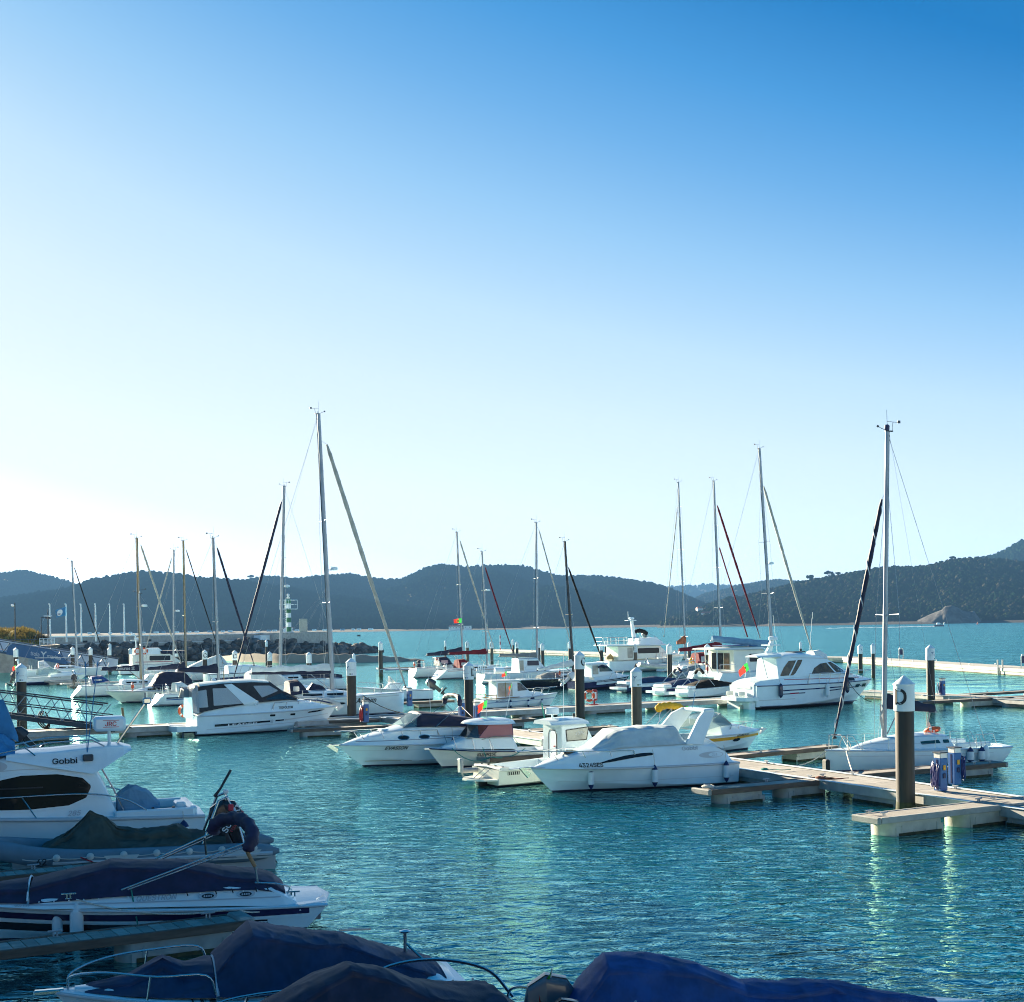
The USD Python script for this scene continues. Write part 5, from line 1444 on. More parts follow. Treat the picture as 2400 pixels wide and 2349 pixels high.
# EVASION
b = Boat("motor_cruiser", "white sport cruiser lettered EVASION with navy cockpit cover", "boat", 850, 1797, 2.75, 0, 203)
hs = b.hull(7.9, 2.75, 1.08, 1.0, 1.25, ws=.93, chine=.10, flare=.5, rub="gelcoat_grey", rubr=.03)
ds = b.cabin_house([(3.8, 1.06, 1.1, .1, .05), (3.1, 1.06, 1.30, .66, .42), (2.0, 1.05, 1.56, 1.05, .8), (1.0, 1.03, 1.80, 1.22, .98), (.2, 1.02, 1.86, 1.28, 1.08), (-1.5, 1.01, 1.82, 1.3, 1.14), (-3.3, 1.0, 1.72, 1.28, 1.12), (-3.9, 1.0, 1.3, 1.22, 1.0)], name="topsides", n=24, rnd=.2)
for px in (949, 996):
    x, z = b.at(px, 1724.5, 1.25 * b.s)
    b.patch("port_rim", ds, oval(x, 1.37, .28, .115), "stainless", .004, .02)
    b.patch("portlight", ds, oval(x, 1.37, .24, .085), "window_dark", .012, .02)
b.stripe("seam", ds, -3.6, 3.2, (1.30, 1.22), .022, "stripe_navy")
b.stripe("gold_line", hs, -3.8, 2.7, (.22, .26), .022, "stripe_gold")
b.stripe("knuckle", hs, -3.8, 3.3, (.72, .80), .014, "gelcoat_grey")
b.text(hs, "EVASION", 1.95, .82, .15, slant=.3, wide=1.1, out=.035)
b.part("windscreen", body([(1.0, 1.83, 1.86, .9, .85), (.15, 1.85, 2.42, 1.02, .85), (.05, 1.85, 2.42, 1.03, .86)], .05, .05)[0], "glass_clear", 25)
b.part("windscreen_frame", cat([tube([[1.0, .9 * q, 1.86], [.1, .87 * q, 2.43]], .03, 6) for q in (1, -1)] + [tube([[.1, .87, 2.43], [.16, 0, 2.5], [.1, -.87, 2.43]], .03, 6)]), "aluminium", 60)
b.part("cockpit_cover", cloth([(.35, 1.84, 2.2, 1.06, .9), (.1, 1.84, 2.46, 1.1, .9), (-.8, 1.82, 2.38, 1.14, .92), (-2.2, 1.78, 2.14, 1.16, .95), (-3.3, 1.72, 1.88, 1.14, .9)], .03, 2, 8)[0], "navy_canvas", 50)
b.bowrail(-.6, 3.6, .62, .017, 6, .5, inset=.2)
b.part("anchor", cat([bx(3.6, 4.35, -.07, .07, 1.02, 1.12, .02), prism(Polygon([(4.0, .72), (4.5, 1.05), (4.3, 1.12), (3.95, .9)]), .16, (0, .08, 0), rx=90)]), "stainless", 30)
b.part("foredeck_hatch", bx(1.3, 1.9, -.3, .3, 1.68, 1.76, .03), "gelcoat", 30)
x0, z0 = b.at(1060, 1650, 0)
b.rolled([[x0, -1.05, 2.75], [x0, -.95, 3.08], [x0, -.4, 3.2], [x0 - .1, .4, 3.2], [x0, .95, 3.08], [x0, 1.05, 2.75]], .12, "navy_canvas")
for q in (1, -1):
    for dx in (-1.0, 1.3):
        b.part("bimini_frame", tube([[x0, 1.05 * q, 2.8], [x0 + dx, 1.15 * q, 1.8]], .016, 5), "stainless", 60)
b.ensign(-3.2, .9 * b.s, 2.0, .36, .5, .3, "orange-red and green flag under the folded navy bimini behind the EVASION cruiser", 1.0, -.1, 1)
b.fender(-1.3, .98, "small navy fender hanging on the EVASION cruiser's topsides", .3, .09, ("stripe_navy", "stripe_navy"), ds, 1.8)
b.part("radio_antenna", tube([[-.6, .3, 2.3], [-.5, .3, 4.3]], .012, 4), "white_paint", 60)

# SUNRISE
b = Boat("cabin_boat", "small cream cabin boat lettered SUNRISE with pink-tinted side window and white hardtop", "boat", 1039, 1799.6, 2.2, 0, 202)
hs = b.hull(5.9, 2.25, .95, .66, .72, "gelcoat_cream", ws=.92, chine=.12, flare=.5, rub="gelcoat_navy", rubr=.03, cockpit=(.03, .32, .35))
ds = b.cabin_house([(2.3, .93, .97, .3, .15), (1.85, .92, 1.12, .58, .4), (1.35, .9, 1.34, .74, .6), (.8, .86, 1.40, .84, .74), (-1.0, .80, 1.36, .9, .8), (-1.2, .78, .95, .9, .82)], name="cuddy", n=18, rnd=.15)
x1, z1 = b.at(1113, 1736, .85); 
b.part("windscreen", body([(1.22, 1.36, 1.39, .62, .55), (.72, 1.36, 1.98, .74, .58), (.68, 1.36, 1.99, .75, .6)], .05, .06)[0], "glass_tint", 25)
b.part("screen_frame", cat([tube([[.7, .75 * q, 1.36], [.12, .66 * q, 2.0]], .025, 5) for q in (1, -1)] + [tube([[-1.0, .78 * q, 1.36], [-1.0, .7 * q, 2.0]], .03, 5) for q in (1, -1)]), "stripe_navy", 60)
b.patch("side_pane", lambda x, z: .80 - .14 * (z - 1.36), [(.72, 1.37), (.14, 1.99), (-.98, 1.99), (-1.0, 1.37)], "vinyl_pink", 0, .012)
rf, _, _ = body([(1.22, 2.02, 2.06, .3, .2), (1.0, 1.99, 2.11, .7, .55), (.4, 1.97, 2.16, .9, .75), (-.8, 1.96, 2.15, .92, .78), (-1.15, 1.98, 2.08, .8, .65)], .12, .08, 16)
b.part("hardtop", rf, "gelcoat", 40)
b.bowrail(.3, 2.6, .55, .016, 4, .2)
b.part("stem_fitting", cat([bx(2.7, 3.12, -.07, .07, .86, .98, .02), move(lathe([(.05, -.08), (.07, 0), (.05, .08)], 8), (3.1, 0, .92), rx=90)]), "engine_silver", 30)
b.text(hs, "SUNRISE", .85, .55, .135, wide=1.1, out=.03)
b.outboard(-2.95, 0, .72, .95, 0, "engine_grey")
b.part("engine_lettering", move(meshkit.text_mesh("200", .12, .004), (-3.2, b.s * .2, .95), rx=90, rz=180 if b.s > 0 else 0), "letter_pale", False)
b.part("side_handrail", tube([[.6, b.s * .88, 1.30], [0, b.s * .93, 1.42], [-.9, b.s * .95, 1.42], [-1.3, b.s * .98, .9]], .014, 5), "stainless", 60)
p = sag(b.world(.6, b.s * 1.0, .95), P(1148, 1775, .6), .25)
solo("mooring_rope", [tube(p, .02, 6), tube(sag(b.world(2.0, b.s * .7, .95), P(1148, 1775, .6), .35), .02, 6), tube(sag(b.world(-1.5, b.s * 1.05, .8), P(1150, 1774, .6), .2), .02, 6)], "rope_green", "green mooring ropes looped along the side of the boat lettered SUNRISE", "rope", smooth=60)
b.ensign(-.9, .1, 2.15, .3, .16, .25, "small green and orange-red pennant on the roof staff of the SUNRISE boat", 1.7, -.22, 1)

# open boat with a white wheelhouse, stern to the left
b = Boat("fishing_boat", "white open fishing boat with small wheelhouse, stern platform and outdrive at left", "boat", 1173.5, 1846.5, -3.3, -1.15, 30)
hs = b.hull(6.7, 2.4, 1.05, .70, .9, "gelcoat_cream", ws=.95, chine=.10, rub="gelcoat_cream", cockpit=(.06, .48, .38), rubr=.04)
b.part("swim_platform", prism(Polygon([(-3.32, -1.05), (-3.9, -.85), (-4.35, -.2), (-4.35, .2), (-3.9, .85), (-3.32, 1.05)]), .06, (0, 0, .26)), "gelcoat_cream", False)
b.part("transom_top", bx(-3.3, -2.85, -1.15, 1.15, .70, .80, .03), "gelcoat_cream", 30)
for x in (-.9, -.3, .3, .9):
    b.part("rod_holder", move(lathe([(.05, 0), (.06, .02), (.03, .03)], 8), (-3.05, x, .80)), "letter_black", 40)
for q in (-.35, .1):
    b.part("platform_stay", tube([[-3.3, q, .72], [-3.95, q - .15, .33]], .016, 5), "stainless", 60)
b.part("outdrive", cat([bx(-3.75, -3.33, -.15, .15, -.3, .30, .05), bx(-3.95, -3.5, -.1, .1, -.5, -.1, .04)]), "engine_black", 30)
b.part("engine_bracket", cat([move(lathe([(.11, -.35), (.11, .35)], 12), (-3.7, .75, .58), ry=90), bx(-4.2, -4.05, .6, .9, .5, 1.1, .04), tube([[-4.1, .75, .55], [-3.95, .75, .2]], .04, 6)]), "beam_alu", 40)
b.patch("vent", hs, sbox(-2.95, .48, -2.4, .62), "letter_black", .003, .012, (b.s,))
for k in range(6):
    b.patch("vent_slat", hs, sbox(-2.93 + .09 * k, .49, -2.90 + .09 * k, .61), "gelcoat_cream", .012, .015, (b.s,))
xa, za = b.at(1317, 1700, -.78); xb_, zb_ = b.at(1386, 1697, -.78)
zt = 2.42
ch, cf, _ = body([(xa, .3, zt, .82, .74), (xa + .05, .3, zt, .83, .75), (xb_ - .25, .4, zt, .83, .74), (xb_ + .25, .6, 1.5, .84, .72)], .06, .14, 10)
b.part("wheelhouse", ch, "gelcoat", 30)
rf, _, _ = body([(xa - .5, zt - .04, zt + .1, .75, .66), (xa, zt - .04, zt + .14, .9, .8), (xb_ - .5, zt - .04, zt + .16, .9, .8), (xb_ - .1, zt - .06, zt + .06, .84, .72)], .1, .07, 12)
b.part("wheelhouse_roof", rf, "gelcoat", 35)
wp = [b.at(*q, -.8) for q in ((1329.6, 1737), (1328, 1712), (1381, 1704), (1375, 1733))]
b.patch("side_window", cf, Polygon(wp).buffer(-.05).buffer(.05), "window_pale", .006, .02)
w0 = wp[0]
b.patch("window_rubber", cf, Polygon(wp).buffer(.025).difference(Polygon(wp).buffer(-.015)), "letter_black", .010, .018, (b.s,))
xm = (wp[2][0] + wp[3][0]) / 2
mt = meshkit.text_mesh("Iddo", .17, .003)
b.text(cf, "Iddo", xm - .62, (wp[0][1] + wp[2][1]) / 2 - .02, .15, "letter_grey", False, out=.014)
b.part("door", bx(xa - .02, xa + .02, -.35, .25, .55, 2.1, .05), "white_paint", 30)
b.part("door_seal", cat([tube([[xa - .025, -.37, .6], [xa - .025, -.37, 1.95], [xa - .025, -.25, 2.12], [xa - .025, .15, 2.12], [xa - .025, .27, 1.95], [xa - .025, .27, .6]], .018, 5)]), "charcoal_canvas", 60)
b.part("door_handle", bx(xa - .07, xa - .02, -.28, -.18, 1.42, 1.47, .01), "red_paint", 30)
b.part("radar", cat([move(lathe([(.05, 0), (.05, .2)], 8), (xa + .1, .15, zt + .15)), move(lathe([(.22, .2), (.30, .23), (.29, .47), (.22, .5)], 18), (xa + .1, .15, zt + .15))]), "gelcoat", 40)
b.part("antenna", tube([[xa + .5, -.1, zt + .1], [xa + .55, -.1, zt + 2.9]], .014, 5), "white_paint", 60)
b.part("nav_mast", tube(smoothline([[xa - .1, .4, zt + .1], [xa - .15, .5, zt + .5], [xa - .25, .42, zt + .85]], 8), .03, 6), "rope_green", 60)
b.part("roof_light", move(lathe([(.05, 0), (.05, .16)], 8), (xa + 1.1, 0, zt + .2)), "letter_black", 40)

# LEONOR III, bow to the right, behind the covered cruiser
b = Boat("sport_boat", "white bowrider lettered LEONOR III with yellow hull band and rolled yellow bimini", "boat", 1752, 1755.6, 2.6, 0, 30)
hs = b.hull(6.9, 2.4, .98, .85, .85, ws=.93, chine=.10, flare=.45, rub="gelcoat_grey", rubr=.022, cockpit=(.1, .52, .3))
b.stripe("yellow_band", hs, -3.3, 3.3, lambda x: .58 + .10 * ((x + 3.3) / 6.6) ** 1.6, (.20, .13), "yellow_paint")
b.patch("portlight", hs, oval(1.25, .60, .30, .09), "window_dark", .012, .02)
ds = b.cabin_house([(3.3, .97, 1.0, .1, .06), (2.5, .95, 1.12, .7, .5), (1.6, .92, 1.30, .98, .78), (.7, .90, 1.40, 1.1, .92), (.1, .89, 1.38, 1.12, .96)], name="foredeck", n=14, rnd=.15)
b.part("windscreen", body([(.9, 1.38, 1.41, .85, .8), (.15, 1.36, 1.95, 1.0, .86), (-.9, 1.2, 1.7, 1.08, 1.0), (-1.0, 1.18, 1.2, 1.09, 1.02)], .02, .04)[0], "glass_clear", 25)
b.part("windscreen_frame", cat([tube([[.9, .84 * q, 1.40], [.15, .9 * q, 1.97], [-.95, 1.03 * q, 1.7]], .022, 5) for q in (1, -1)] + [tube([[.15, .9, 1.97], [.35, 0, 2.02], [.15, -.9, 1.97]], .022, 5)]), "aluminium", 60)
b.text(hs, "LEONOR III", 1.15, .78, .14, wide=.95)
b.bowrail(.8, 3.2, .42, .014, 5, .1, inset=.15)
b.part("anchor", cat([bx(3.2, 3.75, -.06, .06, .95, 1.03, .02), prism(Polygon([(3.4, .72), (3.85, 1.0), (3.6, 1.06)]), .14, (0, .07, 0), rx=90)]), "engine_silver", 30)
x0, z0 = b.at(1568, 1660, 0)
b.rolled([[x0 - .75, -.2, z0 - .02], [x0 - .6, 0, z0 + .08], [x0, 0, z0 + .14], [x0 + .6, 0, z0 + .05], [x0 + .8, .1, z0 - .08]], .17, "yellow_canvas")
for dx in (-.5, .2):
    b.part("bimini_frame", tube([[x0 + dx, 0, z0], [x0 - .9 + dx, -.9, 1.0]], .018, 5), "stainless", 60)
    b.part("bimini_frame", tube([[x0 + dx, 0, z0], [x0 - .9 + dx, .9, 1.0]], .018, 5), "stainless", 60)
b.ensign(-1.1, 0, 1.5, .35, .3, .2, "small red and green flag seen through the covered cruiser's arch", .9, -.1, -1)

# canopied cruiser at centre left, stern to the left
b = Boat("motor_cruiser", "white cruiser lettered LEADER 8 with charcoal canopy and clear vinyl windows", "boat", 474, 1725, -4.5, -1.45, 27)
hs = b.hull(9.6, 3.1, 1.42, 1.22, 1.1, ws=.94, chine=.12, flare=.45, rub="gelcoat_grey", rubr=.035)
ds = b.cabin_house([(4.6, 1.4, 1.44, .1, .05), (3.6, 1.39, 1.62, .85, .62), (2.4, 1.36, 1.88, 1.22, .98), (1.2, 1.33, 2.02, 1.36, 1.16), (-1, 1.28, 1.95, 1.42, 1.26), (-3.2, 1.25, 1.72, 1.44, 1.30), (-4.3, 1.22, 1.5, 1.42, 1.28), (-4.7, 1.22, 1.26, 1.3, 1.2)], name="topsides", n=26, rnd=.18)
b.part("swim_platform", prism(Polygon([(-4.78, -1.4), (-6.0, -1.2), (-6.25, -.6), (-6.25, .6), (-6.0, 1.2), (-4.78, 1.4)]), .34, (0, 0, .28)), "gelcoat", 30)
b.part("platform_support", bx(-5.6, -4.7, -.9, .9, -.3, .279, .1), "gelcoat_navy", 30)
zr = 3.22
can, cfn, _ = body([(-4.75, 1.45, 2.9, 1.3, .98), (-4.3, 1.5, 3.1, 1.34, 1.05), (-3.0, 1.7, zr, 1.36, 1.1), (-1.2, 1.9, zr + .04, 1.36, 1.1), (.1, 2.0, zr - .06, 1.32, 1.04), (.95, 2.02, 2.55, 1.22, .92), (1.9, 2.0, 2.05, 1.05, .8)], .10, .16, 22)
tmc = trimesh.Trimesh(*can, process=False)
b.part("canopy", can, "charcoal_canvas", 40)
top, _, _ = body([(-4.5, 3.06, 3.17, .98, .85), (-3, zr - .02, zr + .07, 1.06, .92), (-1.2, zr, zr + .11, 1.06, .92), (.0, zr - .09, zr + .0, 1.0, .86)], .10, .05, 14)
b.part("canopy_top", top, "gelcoat_cream", 40)
b.part("aft_curtain", cloth([(-5.0, 1.05, 2.75, 1.22, .98), (-4.7, 1.4, 3.08, 1.32, 1.05), (-4.62, 1.4, 3.1, 1.34, 1.06)], .05, 4, 4)[0], "vinyl", 50)
for nm, poly, mt_ in (("vinyl_window", [(-4.62, 1.72), (-4.62, 2.78), (-4.1, 2.86), (-4.05, 1.75)], "vinyl"), ("vinyl_window", [(-3.72, 1.82), (-3.72, 2.92), (-2.75, 2.92), (-1.55, 2.12), (-1.7, 1.9)], "vinyl"),
                      ("vinyl_window", [(-1.15, 3.0), (-.05, 2.98), (.6, 2.62), (-.6, 2.22)], "vinyl"), ("front_pane", [(-.6, 2.08), (.85, 2.5), (1.75, 2.08), (1.2, 2.04)], "glass_tint")):
    b.patch(nm, cfn, Polygon(poly).buffer(-.05).buffer(.04), mt_, .012, .012)
arch = [(-3.0, 3.12), (-2.5, 3.16), (-.85, 1.98), (-.95, 1.75), (-1.75, 1.78)]
b.patch("arch_leg", cfn, arch, "gelcoat", .05, .06)
b.part("windscreen_frame", cat([tube([[.1, 1.06 * q, 2.3], [1.0, .98 * q, 2.52], [2.0, .86 * q, 2.04]], .025, 5) for q in (1, -1)]), "charcoal_canvas", 60)
b.stripe("navy_stripe", hs, -3.7, -.1, (.52, .66), (.15, .11), "gelcoat_black")
b.stripe("navy_stripe", hs, .25, .85, (.68, .70), (.10, .09), "gelcoat_black")
b.stripe("grey_stripe", hs, .9, 4.2, (.70, .95), (.09, .03), "gelcoat_grey")
b.stripe("grey_stripe", hs, -4.2, 4.2, (.36, .62), .03, "gelcoat_grey")
b.text(hs, "LEADER", -2.9, .545, .12, "letter_pale", True, wide=3.1, rise=.014, out=.012)
b.text(hs, "8", -.08, .58, .22, "letter_grey", True, out=.01)
b.text(ds, "TRIFOLIUM", .45, 1.47, .14, "letter_black", True, .25, .02, wide=.9)
for x in (-.15, 1.25):
    b.patch("portlight", ds if False else hs, rbox(x, x + .36, 1.02, 1.15, .06), "window_dark", .008, .02)
b.patch("hull_window", hs, [(2.55, 1.10), (2.62, 1.20), (3.55, 1.27), (3.9, 1.25), (3.3, 1.14)], "window_dark", .008, .02)
b.bowrail(.2, 4.3, .55, .018, 6, .4, inset=.2)
b.part("bow_anchor", cat([bx(4.5, 5.15, -.07, .07, 1.38, 1.5, .03), prism(Polygon([(4.9, 1.1), (5.3, 1.42), (5.1, 1.5), (4.8, 1.3)]), .18, (0, .09, 0), rx=90)]), "engine_silver", 30)
b.part("roof_dome", move(lathe([(.16, 0), (.16, .12), (.05, .2)], 12), (-3.3, .2, zr + .08)), "gelcoat", 40)
b.part("horn_light", move(lathe([(.03, 0), (.03, .75)], 6), (-2.6, .3, zr)), "stripe_gold", 40)
b.part("cleat", cat([move(cleat(0, 0, 0), (-1.0, q * 1.36, 1.96)) for q in (1, -1)]), "stainless", False)
rb = b.world(-4.95, -1.0 * 1, 1.1)
dm, _, _ = body([(-.5, 0, .5, .2, .16), (0, 0, .62, .3, .24), (.55, 0, .5, .22, .16)], .1, .2, 8)
dn = thing("dinghy_bag", "rolled grey inflatable strapped upright at the stern of the canopied cruiser", "dinghy", b.world(-5.15, .3, 2.35), b.h + 90)
part(dn, "tube", dm, "hypalon_grey")
part(dn, "strap", tube([[0, .31, 0], [0, .27, .62], [0, -.27, .62], [0, -.31, 0]], .02, 4), "rope_black", 60)

# big white motor cruiser at right
b = Boat("motor_yacht", "large white motor cruiser with brown-curtained windows and radar mast, stern to the left", "boat", 1797, 1662, -5.2, -1.75, 25)
hs = b.hull(12.2, 3.95, 1.86, 1.75, 1.9, ws=.92, tm=.5, chine=.16, flare=.5, rub="stripe_navy", rubr=.035, zb=.16)
ds = b.cabin_house([(6.0, 1.84, 1.9, .1, .06), (4.6, 1.83, 2.15, .95, .72), (3.0, 1.80, 2.42, 1.5, 1.2), (1.0, 1.78, 2.5, 1.72, 1.5), (-2.5, 1.75, 2.35, 1.82, 1.62), (-4.6, 1.75, 2.2, 1.82, 1.65), (-5.6, 1.75, 2.1, 1.78, 1.6), (-6.05, 1.75, 1.95, 1.7, 1.5)], name="topsides", n=24, rnd=.16)
b.part("swim_platform", prism(Polygon([(-6.05, -1.85), (-6.9, -1.6), (-7.2, -.8), (-7.2, .8), (-6.9, 1.6), (-6.05, 1.85)]).buffer(.08), .28, (0, 0, .62)), "gelcoat", 30)
b.part("platform_fairing", bx(-6.6, -6.0, -1.6, 1.6, -.2, .617, .15), "gelcoat", 30)
b.part("platform_step", bx(-6.9, -6.6, -.75, -.5, -.3, .3, .03), "float_cream", 30)
ss, sfn, _ = body([(-3.9, 2.2, 3.72, 1.5, 1.28), (-3.0, 2.25, 4.02, 1.56, 1.3), (-1.2, 2.35, 4.06, 1.6, 1.28), (.6, 2.42, 3.8, 1.58, 1.18), (1.7, 2.46, 3.35, 1.5, 1.02), (2.9, 2.46, 2.72, 1.3, .8), (3.6, 2.36, 2.42, 1.1, .7)], .10, .22, 26)
b.part("superstructure", ss, "gelcoat", 36)
ov, _, _ = body([(-5.3, 3.86, 3.96, .9, .75), (-4.6, 3.84, 4.02, 1.2, 1.05), (-3.4, 3.9, 4.1, 1.32, 1.15)], .08, .06, 8)
b.part("roof_overhang", ov, "gelcoat", 36)
for x0 in (-5.25,):
    for q in (1, -1):
        b.part("roof_strut", tube([[-5.0, q * 1.0, 3.88], [-4.9, q * 1.5, 2.3]], .03, 5), "stainless", 60)
b.patch("saloon_window", sfn, Polygon([(-3.75, 2.42), (-3.35, 3.05), (-2.85, 3.55), (-1.55, 3.62), (-1.75, 3.3), (-2.35, 2.62), (-2.6, 2.45)]).buffer(-.04).buffer(.04), "window_brown", .008, .02)
b.patch("window_mullion", sfn, Polygon([(-3.0, 2.45), (-2.5, 3.1), (-2.12, 3.62), (-2.0, 3.62), (-2.38, 3.1), (-2.86, 2.45)]), "gelcoat", .02, .02)
b.patch("forward_window", sfn, Polygon([(-.9, 2.5), (-.55, 2.95), (.15, 3.28), (1.3, 3.38), (2.1, 3.0), (2.75, 2.62), (1.2, 2.52)]).buffer(-.04).buffer(.04), "window_brown", .008, .02)
b.patch("window_mullion", sfn, Polygon([(.75, 3.35), (.9, 3.36), (1.6, 2.52), (1.42, 2.52)]), "gelcoat", .02, .02)
b.stripe("grey_line", sfn, -2.6, 1.0, (3.78, 3.62), .05, "gelcoat_grey")
for x0, x1, z0, z1 in ((2.35, 3.45, 1.88, 2.12),):
    b.patch("hatch_rim", ds, rbox(x0 - .06, x1 + .06, z0 - .05, z1 + .05, .08), "gelcoat_grey", .004, .02)
    b.patch("portlight", ds, rbox(x0, x1, z0, z1, .06), "window_dark", .012, .02)
for x0 in (3.75, 4.75):
    b.patch("hatch_rim", hs, rbox(x0 - .08, x0 + .68, 1.26, 1.62, .1), "gelcoat_grey", .004, .02)
    b.patch("portlight", hs, rbox(x0, x0 + .6, 1.32, 1.56, .07), "window_dark", .012, .02)
b.stripe("navy_stripe", hs, -4.0, 3.0, (1.28, 1.42), .09, "stripe_navy")
b.stripe("navy_stripe", hs, -4.0, -1.7, (1.02, 1.07), .08, "stripe_navy")
b.stripe("navy_stripe", hs, .5, 5.3, (1.14, 1.42), .09, "stripe_navy")
b.stripe("red_stripe", hs, -3.1, -2.3, (1.04, 1.06), .10, "stripe_red", out=.012)
b.stripe("red_line", ds, -3.5, 4.2, (2.12, 2.08), .05, "stripe_red")
b.stripe("boot_line", hs, -5.8, 4.5, (.17, .2), .05, "stripe_navy")
b.stripe("moulding", hs, -5.9, -2.6, (.62, .66), .05, "gelcoat_grey")
b.part("transom_wall", bx(-6.15, -6.05, -1.5, 1.5, .9, 1.9, .04), "gelcoat", 30)
b.part("transom_grille", bx(-6.19, -6.153, -1.1, .9, 1.52, 1.72), "letter_grey", 30)
for q in (-.35, 1.25):
    b.part("transom_stair", bx(-6.75, -6.2, q - .1, q + .1, .95, 1.3, .05), "gelcoat_cream", 30)
b.bowrail(-1.2, 5.6, .75, .02, 8, .5, inset=.2)
b.part("radar_mast", cat([bx(-4.0, -3.5, -.15, .15, 4.05, 4.35, .05), prism(Polygon([(-3.9, 4.3), (-3.45, 4.3), (-3.25, 5.1), (-3.55, 5.1)]), .2, (0, .1, 0), rx=90)]), "gelcoat", 30)
b.part("radar", move(lathe([(.2, 0), (.36, .03), (.36, .26), (.2, .32)], 18), (-3.3, 0, 5.12)), "gelcoat", 40)
b.part("mast_arm", bx(-4.0, -3.0, -.6, .6, 4.72, 4.8, .02), "gelcoat", 30)
for x, q, h in ((-2.4, .7, 3.0), (-.4, -.7, 3.2)):
    b.part("antenna", tube([[x, q, 4.05], [x + .35 * (1 if x > -1 else -1), q, 4.05 + h]], .016, 5), "white_paint", 60)
b.part("sun_hatch", bx(-1.8, -.6, -.5, .5, 4.16, 4.24, .03), "engine_black", 30)
b.part("deck_seat", cloth([(.2, 3.95, 4.2, .6, .5), (.9, 3.8, 4.25, .6, .5), (1.5, 3.6, 3.95, .5, .4)], .05, 3, 9)[0], "white_canvas", 50)
b.ensign(-5.9, -.9, 2.2, .55, .8, .55, "large green and red flag drooping at the big motor cruiser's stern", 1.3, -.3, -1)
for x, z, lb, m_ in ((-4.1, 1.35, "dark green fender at the big motor cruiser's stern quarter", "gelcoat_navy"), (.3, 1.25, "white fender amidships on the big motor cruiser", "white_paint"), (2.4, 1.5, "dark fender toward the big motor cruiser's bow", "gelcoat_navy")):
    b.fender(x, z, lb, .8, .17, (m_, m_), None, 2.2)
solo("mooring_rope", tube(sag(b.world(2.4, -1.7, 2.0), P(2042, 1645, .6), .35), .025, 5), "rope_black", "black mooring rope sagging from the big motor cruiser's bow quarter", "rope", smooth=60)

# small fishing boat behind the walkway
b = Boat("fishing_boat", "small white fishing boat with curtained cabin and teak rail behind the long walkway", "boat", 1288, 1655, 2.75, 0, 24)
hs = b.hull(6.9, 2.4, 1.05, .72, .7, ws=.9, chine=.15, flare=.5, rub="gelcoat_grey", cockpit=(.03, .35, .4), rubr=.03)
xa, _ = b.at(1155, 1640, 0); xb_, _ = b.at(1208, 1640, 0)
ch, cf, _ = body([(xa, .6, 2.15, .82, .78), (xb_ - .3, .7, 2.15, .85, .78), (xb_ + .05, .75, 2.1, .85, .74), (xb_ + 1.0, .85, 1.25, .85, .7), (xb_ + 2.2, .95, 1.15, .6, .4)], .06, .08, 18)
b.part("cabin", ch, "gelcoat", 30)
b.part("cabin_roof", body([(xa - .4, 2.15, 2.24, .85, .8), (xb_ + .15, 2.13, 2.22, .86, .8)], .04, .03)[0], "gelcoat_cream", 30)
b.patch("curtain_window", cf, rbox(xa + .12, xa + .72, .95, 2.02), "window_pale", .01, .02)
b.patch("curtain_window", cf, rbox(xa + .8, xa + 1.35, .95, 2.02), "window_pale", .01, .02)
b.patch("door_post", cf, sbox(xa + .73, .9, xa + .79, 2.05), "stripe_gold", .016, .02)
b.patch("windscreen_pane", cf, [(xb_ - .15, 1.35), (xb_ - .15, 2.0), (xb_ + .1, 2.0), (xb_ + .75, 1.4)], "glass_tint", .01, .02)
for q in (1, -1):
    b.part("teak_rail", tube([[x, q * (b.edge(x)[0] - .03), b.edge(x)[1] + .08] for x in np.linspace(-3.3, xa + 1.8, 8)], .035, 6), "teak", 60)
    b.part("rail_post", tube([[-2.4, q * 1.1, .7], [-2.4, q * 1.1, 1.1]], .03, 5), "teak", 60)
    b.part("upper_rail", tube([[x, q * (b.edge(x)[0] - .05), b.edge(x)[1] + .36] for x in np.linspace(-3.3, xa - .1, 5)], .03, 6), "teak", 60)
b.bowrail(1.0, 3.1, .5, .018, 4, .3)
b.stripe("blue_line", hs, -3.3, 3.2, (.46, .66), .035, "stripe_blue")
b.patch("louvre", hs, [(.55, .66), (1.0, .68), (.9, .84), (.62, .83)], "stripe_navy", .008, .015, (b.s,))
b.text(hs, "ANTARELLA", -2.5, .52, .13, "letter_blue", True, .25, .01)
b.part("roof_frame", cat([tube([[xa + .1, q * .55, 2.2], [xa + .1, q * .5, 2.75], [xa + 1.2, q * .5, 2.75], [xa + 1.3, q * .55, 2.2]], .02, 5) for q in (1, -1)]), "stainless", 60)
b.part("liferaft", move(lathe([(.2, -.4), (.24, -.36), (.24, .36), (.2, .4)], 14), (xa + .6, 0, 2.98), ry=90), "gelcoat", 40)
b.ensign(xa + 1.25, 0, 2.2, .32, .4, .15, "tiny red and green flag on the cabin roof of the teak-railed fishing boat", .7, 0, -1)
for x in (-1.2, .4, 1.8):
    b.fender(x, .38, {-1.2: "small navy-topped fender at the fishing boat's cockpit", .4: "small navy-topped fender under the fishing boat's cabin", 1.8: "small navy-topped fender toward the fishing boat's bow"}[x], .35, .1, rope_to=.9)
